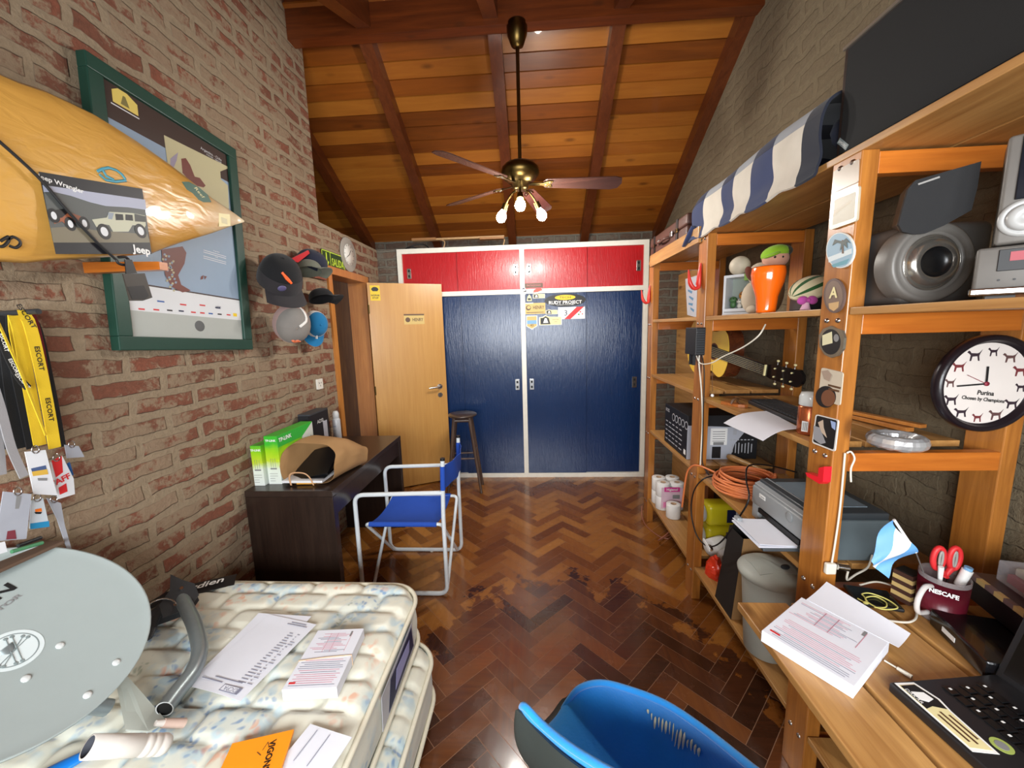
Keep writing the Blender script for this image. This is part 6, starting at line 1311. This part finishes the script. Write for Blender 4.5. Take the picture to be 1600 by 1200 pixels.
m=MB(); m.tube(catmull([(.93,1.115,.80),(.95,1.14,.752),(1.0,1.17,.750),(1.06,1.20,.755),(1.10,1.235,.775)],6),.003,M_wc,8); m.build('cable',label='white cable running from the plug on the big post to the printer',cat='cable')
# ---- bottom shelf
ZB_=.201
def roll(label,c,r=.052,h=.10,axis=(0,0,1),par=None,grp='toilet rolls on the bottom shelf'):
    Xr=Matrix.Translation(V(c))@V((0,0,1)).rotation_difference(V(axis).normalized()).to_matrix().to_4x4(); M_tr=pm('tissue',(224,222,218),.95,bmp=.2,bscale=80)
    prof=[(.020,0),(r-.002,0),(r,.003),(r,h-.003),(r-.002,h),(.020,h)]
    if par is None: t=thing('toilet_roll',label,'toilet roll',c,group=grp)
    else: t=par
    m=MB(); m.lathe(prof,M_tr,28,X=Xr); o=m.build('tissue' if par is None else 'roll',t); m=MB(); m.lathe([(.020,h),(.019,h),(.019,0),(.020,0)],pm('cardboard',(170,140,110),.9),20,X=Xr); m.lathe([(0,.02),(.019,.02)],M_dark,16,X=Xr); m.build('core',o if par is not None else t)
roll('single white toilet roll standing in front of the pink printed pack',(.955,2.60,ZB_),.048,.098)
pk=thing('toilet_roll_pack','clear pack of toilet rolls with pink print at the far end of the bottom shelf','toilet roll pack',(1.0,2.78,ZB_))
for i in range(2):
    for j in range(2):
        for k in range(2): roll('',(.925+.1*i,2.735+.1*j,ZB_+.101*k),.049,.099,par=pk)
M=frame((.973,2.6845,.30),(1,0,0),(0,0,1)); m=MB(); rect(m,M,.15,.16,pm('pack_film',(232,200,214),.25,alpha=.8),.0005); rect(m,M,.11,.035,K('magenta_print',(206,60,140)),.001,0,.065); m.text('Higienol',M@TR((0,.065,.0012)),.024,kWht,bold=.02); rect(m,M,.12,.04,K('pink_print',(226,130,176)),.001,0,-.05); rect(m,M,.05,.03,kGry,.001,.03,.01); m.build('wrapper',pk,label='pink printed wrapper')
yp=thing('yellow_roll_pack','yellow wrapped pack of paper rolls on the bottom shelf behind the second post','paper roll pack',(1.1,2.2,ZB_)); M_yw=pm('yellow_wrap',(206,190,30),.3,var=.08)
for i in range(2): m=MB(); m.bb(1.01,1.25,2.20,2.32,ZB_+.14*i,ZB_+.137+.14*i,M_yw,.03,4); m.build('wrapped_row',yp); m=MB(); m.bb(1.12,1.17,2.1985,2.1995,ZB_+.03+.14*i,ZB_+.11+.14*i,kNavy); m.bb(1.17,1.23,2.1985,2.1995,ZB_+.03+.14*i,ZB_+.11+.14*i,kWht); m.build('print',yp)
for i in range(2): roll('',(.955,2.26,ZB_+.01+.14*i),.05,.11,(1,0,.0001),par=yp) if 0 else None
for i in range(2): m=MB(); X=frame((1.006,2.26,ZB_+.068+.14*i),(0,1,0),(0,0,1)); m.lathe([(.018,-.045),(.055,-.045),(.055,.0),(.018,.0)],_M['tissue'],24,X=X@Matrix.Rotation(0,4,'X')); m.build('roll_end',yp)
for i,(x,y,z,lab) in enumerate(((1.0,2.13,.252,'white paper roll lying on its side beside the black paper bag, far one'),(1.03,2.02,.252,'white paper roll lying on its side beside the black paper bag, near one'))): roll(lab,(x,y,z),.05,.10,(1,.5,0),grp='paper rolls lying beside the black bag')
m=MB(); 
def redf(u,v):
    a=2*pi*u; e=v*pi/2; n=noise.noise(V((cos(a)*2*cos(e),sin(a)*2*cos(e),e*2)))*.25; return (.95+.045*cos(a)*cos(e)*(1+n),1.96+.055*sin(a)*cos(e)*(1+n)-.0,ZB_+.10*sin(e)*(1+n))
m.sheet(redf,28,10,pm('red_bag_film',(214,56,30),.3,var=.25,scale=30,bmp=.4,bscale=40),.001,smooth=False); m.build('plastic_bag',label='crumpled orange-red plastic bag on the bottom shelf behind the second post',cat='bag')
# black and kraft paper bag
pb=thing('gift_bag','stiff black and brown paper bag standing on the bottom shelf beside the bin','bag',(1.0,1.78,ZB_)); ln_=.03
q=lambda x,y,z:(x-(z-ZB_)*.0,y+(z-ZB_)*(-.10),z); zt_b=.60
M_bp=pm('black_paper',(30,30,30),.6,var=.15); M_kp=M_kraft
def quad(m,a,b,c,d,mat,th=.001):
    a,b,c,d=map(V,(a,b,c,d)); m.sheet(lambda u,v:a*(1-u)*(1-v)+b*u*(1-v)+c*u*v+d*(1-u)*v,6,6,mat,th)
m=MB(); quad(m,q(.875,1.79,ZB_),q(.875,1.635,ZB_),q(.905,1.67,zt_b),q(.905,1.79,zt_b),M_bp); m.build('black_side',pb,label='black side of the bag')
m=MB(); quad(m,q(.877,1.634,ZB_),q(1.20,1.634,ZB_),q(1.20,1.67,zt_b),q(.907,1.67,zt_b),M_kp); m.build('front',pb,label='brown kraft front')
m=MB(); quad(m,q(.877,1.792,ZB_),q(1.20,1.792,ZB_),q(1.20,1.79,zt_b),q(.907,1.79,zt_b),M_bp); quad(m,q(1.20,1.634,ZB_),q(1.20,1.79,ZB_),q(1.20,1.79,zt_b),q(1.20,1.67,zt_b),M_bp); quad(m,q(.877,1.64,ZB_+.001),q(1.20,1.64,ZB_+.001),q(1.20,1.79,ZB_+.001),q(.877,1.79,ZB_+.001),M_bp); m.build('back',pb)
# bin
M_bin=pm('bin_grey',(176,180,172),.5,var=.05); bn=thing('waste_bin','light grey plastic waste bin with flip lid standing on the bottom shelf','bin',(.935,1.475,ZB_)); T=Matrix.Translation((.935,1.475,ZB_))@Matrix.Diagonal((1.06,1.06,1,1))
m=MB(); m.lathe([(0,0),(.070,0),(.074,.004),(.094,.30),(.099,.33),(.103,.36),(.098,.362),(.070,.006),(0,.006)],M_bin,36,X=T); m.build('bucket',bn)
m=MB(); m.lathe([(.101,.335),(.110,.336),(.112,.35),(.108,.358),(.095,.368),(.05,.380),(0,.383)],M_bin,36,X=T); ld=m.build('lid',bn)
m=MB(); m.sheet(lambda u,v:(.935-.075+.15*u,1.475-.055+.11*v,ZB_+.386-1.2*((u-.5)*.15)**2-2.2*((v-.5)*.11)**2),10,8,M_bin,.003); m.ell((.975,1.455,ZB_+.383),(.022,.014,.005),M_pd,(0,0,30)); m.build('flap',ld)
# ---- items on the plank desk
ZD=.7455
block('tall stack of pink and white printed forms at the front edge of the plank desk',((1190,985),(1335,1073),(1400,1012),(1256,935)),ZD+.0,.030,'form_stack',5,False)
# separate loose sheet partly under the stack
m=MB()
def shf(u,v):
    a,b,c,d=[P(x,y,Z=.778) for x,y in ((1260,936),(1404,1011),(1422,996),(1291,914))]
    q=a*(1-u)*(1-v)+b*u*(1-v)+c*u*v+d*(1-u)*v; return (q.x,q.y,.777+.012*v*v-.014*0)
m.sheet(shf,8,8,M_pap,.0008); m.build('paper_sheet',label='white sheet sticking out behind the form stack towards the mug',cat='paper')
# phone, earphones
ph2=thing('tablet','black tablet lying on the plank desk under yellow earphones','tablet',(.97,1.06,ZD)); a,b,c,d=[P(x,y,Z=.758) for x,y in ((1340,940),(1415,952),(1392,917),(1318,911))]; X=frame(a,(b-a),(d-a)); X.translation.z=ZD
m=MB(); m.bb(0,(b-a).length,0,(d-a).length,0,.010,kBlk,.003,X=X); m.build('case',ph2); m=MB(); m.bb(.006,(b-a).length-.006,.006,(d-a).length-.006,.010,.0106,pm('glass_black',(20,22,24),.12),X=X); m.build('screen',ph2)
M_ye=pm('earphone_yellow',(222,214,120),.45); zc=.7605
m=MB(); pts=[P(x,y,Z=zc) for x,y in ((1340,935),(1356,943),(1350,932),(1347,928),(1360,927),(1385,936),(1402,948),(1395,952),(1375,951),(1356,941),(1353,934),(1368,932),(1384,941),(1383,949),(1366,949))]
m.tube(catmull(pts,6),.0018,M_ye,6); m.ell(P(1353,942,Z=.762),(.007,.005,.004),M_ye); m.build('earphones',label='yellow earphones tangled on top of the black tablet',cat='earphones')
m=MB(); pts=[P(x,y,Z=.750) for x,y in ((1344,914),(1370,909),(1400,918),(1425,938),(1432,962),(1420,972),(1390,970),(1366,967))]; m.tube(catmull(pts,6),.0028,M_wc,8); m.build('cable',label='white charging cable making a wide loop on the plank desk round the tablet',cat='cable')
m=MB(); a=P(1382,1032,Z=.752); b=P(1402,1044,Z=.752); c=P(1425,1058,Z=.752); m.tube([a,b],.002,M_wc,8); m.tube([b,c],[.004,.005],M_wc,8); m.build('usb_plug',label='white cable plug between the form stack and the laptop',cat='plug')
# mug
mg=thing('mug','glass mug with maroon wrap and white lettering holding pens on the plank desk','mug',(1.08,1.0,ZD)); T=Matrix.Translation((1.08,1.0,ZD)); M_gl=pm('mug_glass',(170,160,160),.1,trans=0,alpha=.45); M_mar=pm('maroon_wrap',(92,18,34),.35,var=.2)
m=MB(); m.lathe([(0,0),(.044,0),(.046,.006),(.049,.125),(.047,.125),(.043,.01),(0,.008)],M_gl,32,X=T); m.build('glass',mg)
m=MB(); m.lathe([(.0465,.02),(.0485,.11),(.0487,.112),(.0467,.018)],M_mar,32,X=T); m.build('wrap',mg)
X=frame((1.045,.9640,ZD+.095),(.75,-.66,0),(0,0,1)); m=MB(); m.text('NESCAFE',X@TR((0,0,.004)),.016,kWht,bold=.04,sx=.8); m.build('lettering',mg)
m=MB(); m.tube(catmull([(1.035,.985,ZD+.100),(1.005,.972,ZD+.105),(.982,.962,ZD+.075),(.990,.965,ZD+.04),(1.034,.984,ZD+.025)],6),.006,pm('mug_handle',(206,200,196),.15),10); m.build('handle',mg)
DX=-.02
sc=thing('scissors','scissors with red and grey handles standing in the mug','scissors',(1.10,1.0,ZD+.02)); zt_m=ZD+.125
for s_,cc in ((-1,K('scissor_grey',(150,146,140))),(1,kRed)):
    bx_=1.078+s_*.016; m=MB(); ring=[(bx_+.013*cos(a)+s_*.004,1.0,zt_m+.045+.030*sin(a)) for a in [i*2*pi/20 for i in range(20)]]; m.tube(ring,.0065,kRed,8,closed=True); m.tube([(p[0]*.3+bx_*.7,p[1]-.004,p[2]*.7+(zt_m+.045)*.3) for p in ring],.003,K('scissor_grey',(150,146,140)),6,closed=True); m.tube([(bx_,1.0,zt_m+.018),(1.083-s_*.004,1.0,zt_m-.01)],[.008,.005],kRed,8); m.build('handle',sc)
    m=MB(); m.tube([(1.083-s_*.004,1.0,zt_m-.01),(1.083-s_*.006,1.0,ZD+.03)],[.006,.002],M_chr,6,flat=.3); m.build('blade',sc)
m=MB(); m.tube([(1.108,.99,ZD+.10),(1.118,.985,zt_m+.022)],[.010,.011],kWht,12); m.tube([(1.118,.985,zt_m+.022),(1.119,.984,zt_m+.030)],.0085,kSky,12); m.build('glue_stick',label='white and pale blue glue stick in the mug behind the scissors',cat='glue stick')
m=MB(); m.tube([(1.060,.99,ZD+.09),(1.052,.985,zt_m+.03)],[.004,.006],kWht,8); m.build('pen',label='white pen in the mug in front of the scissors',cat='pen')
# flag
fl=thing('small_flag','small light blue and white striped flag on a stick standing in the mug','flag',(1.07,1.01,ZD+.05)); p0=V((1.065,1.005,ZD+.05)); p1=P(1397,812,Y=1.02); pm_=P(1431,863,Y=1.012)
m=MB(); m.tube([p0,pm_],.0018,K('wire_grey',(90,84,80)),6); m.tube([pm_,p1],.0035,kWht,8); m.build('stick',fl)
dv=(pm_-p1)
for i,(a,b,cc) in enumerate(((0,.33,K('flag_blue',(104,164,220))),(.33,.66,kWht),(.66,1,K('flag_blue',(104,164,220))))):
    def ff(u,v):
        s_=a+(b-a)*v   # along the stick
        base=p1+dv*(s_*.98); drop=.115*u; return base+V((-.055*u*(1+.25*s_)-.004*sin(6*u+5*s_),.012*sin(4*u+6*s_),-drop*(1.0-.35*s_)+.0))
    m=MB(); m.sheet(ff,10,4,cc,.0006); m.build('flag_band',fl,label='white band' if i==1 else 'light blue band')
# striped pen pot
kSt=K('stripe_gold',(196,168,110)); kSd=K('stripe_brown',(70,44,36))
t=thing('pen_pot','square pot with brown and gold stripes left of the mug on the plank desk','pot',(1.055,1.07,ZD)); 
for i in range(7): m=MB(); m.box((1.052,1.065,ZD+.0065+.0125*i),(.045,.045,.0125),kSt if i%2 else kSd,(0,0,20)); m.build('stripe',t)
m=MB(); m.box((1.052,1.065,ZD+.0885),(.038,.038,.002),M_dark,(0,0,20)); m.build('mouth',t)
# black boxes, patterned chest, clear box
t=thing('desk_organiser','low glossy black box with white label in front of the patterned chest','box',(1.12,.89,ZD)); M=Matrix.Translation((1.115,.865,ZD))@Matrix.Rotation(R_(-14),4,'Z')
m=MB(); m.box((0,0,.022),(.22,.17,.044),pm('gloss_black',(16,15,17),.2,coat=.4),None,.005,X=M); m.build('box',t); m=MB(); m.box((-.1105,.02,.022),(.001,.04,.012),kWht,X=M); m.build('label_strip',t)
t=thing('patterned_chest','dark chest with beige checked edge standing behind the glossy black box','chest',(1.22,.84,ZD)); M=Matrix.Translation((1.235,.88,ZD+.0455))@Matrix.Rotation(R_(-14),4,'Z')
m=MB(); m.box((0,0,.03),(.20,.24,.06),pm('chest_black',(20,18,20),.4),None,.003,X=M); m.build('box',t)
for i in range(9): m=MB(); m.box((-.1015,-.105+.026*i,.067),(.012,.026,.012),kSt if i%2 else K('check_mauve',(110,90,90)),X=M); m.build('check',t)
m=MB(); m.box((.004,0,.067),(.199,.24,.012),pm('chest_lid',(60,46,50),.4),X=M); m.build('lid',t)
t=thing('clear_box','clear plastic box with crimson and white contents on top of the patterned chest','box',(1.26,.88,ZD+.12)); M=Matrix.Translation((1.245,.88,ZD+.1195))@Matrix.Rotation(R_(-14),4,'Z')
m=MB(); m.box((0,0,.0275),(.15,.19,.055),pm('clear_plastic',(200,196,200),.1,alpha=.3),None,.003,X=M); m.build('case',t); m=MB(); m.box((.005,0,.012),(.13,.17,.022),K('crimson',(150,24,50)),X=M); m.build('lower_contents',t); m=MB(); m.box((.01,0,.034),(.12,.165,.020),K('linen',(196,196,180)),None,.004,X=M); m.build('upper_contents',t)
# laptop
lt=thing('laptop','open black laptop with a cream sticker on its palm rest','laptop',(.88,.6,ZD)); a=P(1389,1065,Z=.768); b=P(1556,1052,Z=.768); X=frame(a,(b-a),(0,1,0)); X.translation.z=ZD; 
LW=(b-a).length; LL=.36; M_lp=pm('laptop_black',(24,24,27),.45,bmp=.05,bscale=900)
m=MB(); m.bb(0,LW,-LL,0,0,.022,M_lp,.004,3,X=X); bs=m.build('base',lt)
for r in range(5):
    for i in range(13):
        m=MB(); m.box((LW*.42+.0195*(4-r)+.0,-.030-.0235*i-(.006*(r%2)),.0235),(.0165,.0195,.003),K('laptop_key',(16,16,18),.3),None,.001,X=X); kx=m.build('key',bs)
        if (i*3+r)%2==0: m=MB(); m.box((LW*.42+.0195*(4-r)+.002,-.028-.0235*i,.0252),(.005,.004,.0004),kWht,X=X); m.build('legend',bs)
m=MB(); XX=X@TR((0,0,.0222))
o=[(.008,-.004),(.008,-.14),(.050,-.148),(.056,-.07),(.062,-.045),(.050,-.006)]; m.prism([(x,y) for x,y in o][::-1],.0005,kWht,X=XX); m.prism([(.012,-.010),(.012,-.134),(.046,-.142),(.052,-.07),(.057,-.046),(.046,-.011)][::-1],.0004,kCrm,X=XX,z0=.0006); m.prism([(.013,-.012),(.013,-.062),(.03,-.058),(.052,-.066),(.056,-.046),(.045,-.012)][::-1],.0004,kBlk,X=XX,z0=.0011); m.prism([(.020,-.026),(.044,-.03),(.048,-.045),(.032,-.05),(.02,-.044)][::-1],.0004,kWht,X=XX,z0=.0016)
for k,w_ in enumerate((.05,.06,.045)): m.box((.022+.010*k,-.10,.0014),(.004,w_,.0004),kBrn,X=XX)
m.text('DAKAR',XX@TR((.016,-.036,.0018),(0,0,-90)),.010,kWht); m.build('sticker',lt,label='cream and black rally plate sticker')
m=MB(); c_=(.072,-.135); oval(m,XX,.030,.030,K('sticker_lime',(160,176,90)),.0008,*c_); oval(m,XX,.018,.018,kGry,.0012,*c_); m.build('round_sticker',lt,label='round pale green sticker')
m=MB(); XS=X@TR((LW-.004,0,.020))@Matrix.Rotation(R_(18),4,'Y'); m.bb(0,.008,-LL,0,0,.225,M_lp,.003,3,X=XS); m.bb(-.0012,0,-LL+.012,-.012,.014,.213,pm('lcd_black',(8,8,10),.15),X=XS); m.build('screen',lt)
# ---- stereo on the second shelf from the top
ZS=1.581; M_sp=pm('speaker_silver',(104,100,95),.45,.15,.06,40); M_spd=pm('speaker_grey',(74,72,70),.5)
SM=frame((.972,1.02,ZS+.0985),(1,-.02,0),(0,0,1))   # local z towards the viewer
sw=thing('subwoofer','silver round-fronted speaker on the shelf right of the big post','speaker',M=SM)
m=MB(); m.box((.045,0,-.085),(.20,.196,.14),M_spd,None,.02,4); m.build('cabinet',sw,world=False)
m=MB(); m.lathe([(.097,-.05),(.0975,-.02),(.094,-.004),(.088,.0),(.083,-.003),(.072,-.004),(.069,-.001),(.066,-.008)],M_sp,48); m.build('front_ring',sw,world=False)
m=MB(); m.lathe([(.066,-.008),(.062,-.012),(.060,-.004),(.052,.006),(.042,.010),(.036,.006)],pm('polished_ring',(150,144,136),.2,.85),48); m.build('trim_ring',sw,world=False)
m=MB(); m.lathe([(.036,.006),(.034,.000),(.026,-.006),(.012,-.008),(0,-.008)],pm('dome_black',(16,16,17),.3),40); m.build('cone',sw,world=False)
for x in (.12,): m=MB(); m.bb(x,x+.012,-.097,-.03,-.02,-.010,M_sp,.003); m.build('foot',sw,world=False)
QM=frame((.975,.985,ZS+.262),(.86,-.50,0),(-.05,-.08,1)); t=thing('flat_speaker','black cloth fronted wedge speaker resting on top of the round speaker','speaker',M=QM); MQ=QM
pts=[PL(MQ,*p) for p in ((1427,284),(1528,255),(1522,295),(1513,330),(1470,354),(1444,365),(1424,367),(1407,363),(1401,352),(1408,325),(1416,297))]
m=MB(); m.prism(pts[::-1],.018,pm('grille_black',(16,16,18),.8,bmp=.3,bscale=900)); m.build('grille',t,world=False,label='black cloth grille')
m=MB(); m.prism([(x*1.0+.004,y+.002) for x,y in pts][::-1],-.07,M_sp); m.build('cabinet',t,world=False); 
q=PL(MQ,1448,279); m=MB(); m.box((q[0],q[1]-.008,.0188),(.035,.004,.001),M_sp,(0,0,14)); m.build('badge',t,world=False)
def unit(name,label,px,z0,h,Y,w=.30,d=.10):
    c=P(px,430,Y=Y); M=frame((c.x,Y,z0),(.70,-.714,0),(0,0,1)); t=thing(name,label,'stereo',M=M)   # local x along the front, y up, z to the viewer
    m=MB(); m.bb(0,w,0,h,-d,0,M_sp,.006,3); m.build('case',t,world=False); return t
t=unit('cassette_deck','silver stereo unit with red trimmed black window, lower of the two stacked units',1521,ZS+.012,.095,.90)
m=MB(); m.bb(.03,.29,.045,.088,0,.003,kBlk,.001); m.build('window',t,world=False); m=MB(); m.bb(.045,.28,.064,.082,.003,.0045,K('raspberry',(160,60,70))); m.build('red_strip',t,world=False,label='red strip'); m=MB(); m.bb(-.004,.30,-.004,.012,-.01,.014,M_chr,.004); m.build('ledge',t,world=False)
for i in range(2): m=MB(); m.cyl((.035+.02*i,.027,0),(.035+.02*i,.027,.002),.002,kBlk,seg=8); m.build('hole',t,world=False)
m=MB(); m.bb(.02,.06,-.0115,-.004,-.05,-.01,M_spd); m.build('foot',t,world=False)
t=unit('cd_player','silver and black stereo unit with a large round dial, upper of the two stacked units',1545,ZS+.110,.21,.885)
m=MB(); m.bb(.018,.29,.085,.205,0,.004,pm('display_black',(18,22,30),.12),.002); m.build('display',t,world=False)
m=MB(); m.lathe([(.036,0),(.036,.004),(.028,.008),(.026,.004),(.026,.010),(.020,.016),(.006,.016),(.005,.012),(0,.012)],K('dial_silver',(170,170,168),.3),36,X=TR((.036,.048,.0))); m.build('dial',t,world=False,label='large silver dial')
m=MB(); m.bb(.085,.29,.045,.075,0,.006,K('dial_silver',(170,170,168),.3),.004); m.build('button_panel',t,world=False)
for i in range(2): m=MB(); m.box((.07+.022*i,.012,.001),(.016,.006,.004),kBlk); m.build('button',t,world=False)
# ---- wall clock with dog silhouettes
XC=frame((1.212,1.088,1.366),(1,0,0),(0,0,1)); ck=thing('wall_clock','round black framed clock with dog silhouettes for numbers on the right','clock',M=XC)
m=MB(); m.lathe([(0,-.02),(.126,-.02),(.132,-.012),(.131,.004),(.122,.012),(.116,.006),(.113,-.004),(.110,-.006)],pm('clock_black',(24,18,24),.3),64); m.build('rim',ck,world=False)
m=MB(); m.lathe([(.1165,.006),(.113,-.004),(.111,-.006)],pm('clock_inner',(190,190,180),.3),64); m.build('inner_ring',ck,world=False)
m=MB(); m.lathe([(0,-.006),(.111,-.006)],K('clock_face',(214,206,200)),64); m.build('face',ck,world=False)
dogs=[(-1.0,.2),(-.8,.45),(-.62,.35),(-.45,.1),(.35,.05),(.62,.15),(.95,.55),(.7,0),(.62,-.3),(.75,-1),(.55,-1),(.4,-.35),(-.25,-.4),(-.35,-1),(-.55,-1),(-.5,-.2),(-.75,.05)]
for i in range(12):
    a=R_(90-30*i)-R_(5); cx,cy=.090*cos(a),.090*sin(a); s_=.0175*(1+.1*((i*7)%3-1)); m=MB()
    m.prism([(cx+x*s_*(1+.1*((i*5)%3-1)),cy+y*s_) for x,y in dogs][::-1],.0005,(K('dog_dark',(48,34,44)),K('dog_red',(110,44,48)),K('dog_brown',(90,62,60)))[(i*2+i//4)%3],z0=-.0058); m.build('dog_silhouette',ck,world=False)
m=MB(); m.text('Purina',TR((.004,-.026,-.0054),(0,0,-6)),.017,kBlk,bold=.03); m.text('Chosen by Champions',TR((0,-.043,-.0054),(0,0,-7)),.0135,kBlk,bold=.03,sx=.9); m.build('lettering',ck,world=False)
for nm_,ln_,w_,an,cc in (('hour_hand',.052,.005,3,kBlk),('minute_hand',.078,.004,94,kBlk),('second_hand',.062,.0012,64,K('hand_red',(130,30,50)))):
    m=MB(); m.box((0,ln_/2-.005,0),(w_,ln_,.0008),cc,X=Matrix.Rotation(R_(an),4,'Z')@TR((0,0,-.003))); m.build(nm_,ck,world=False)
m=MB(); m.lathe([(.006,-.003),(.006,-.001),(0,-.0005)],K('hand_red',(130,30,50)),16); m.build('hub',ck,world=False)
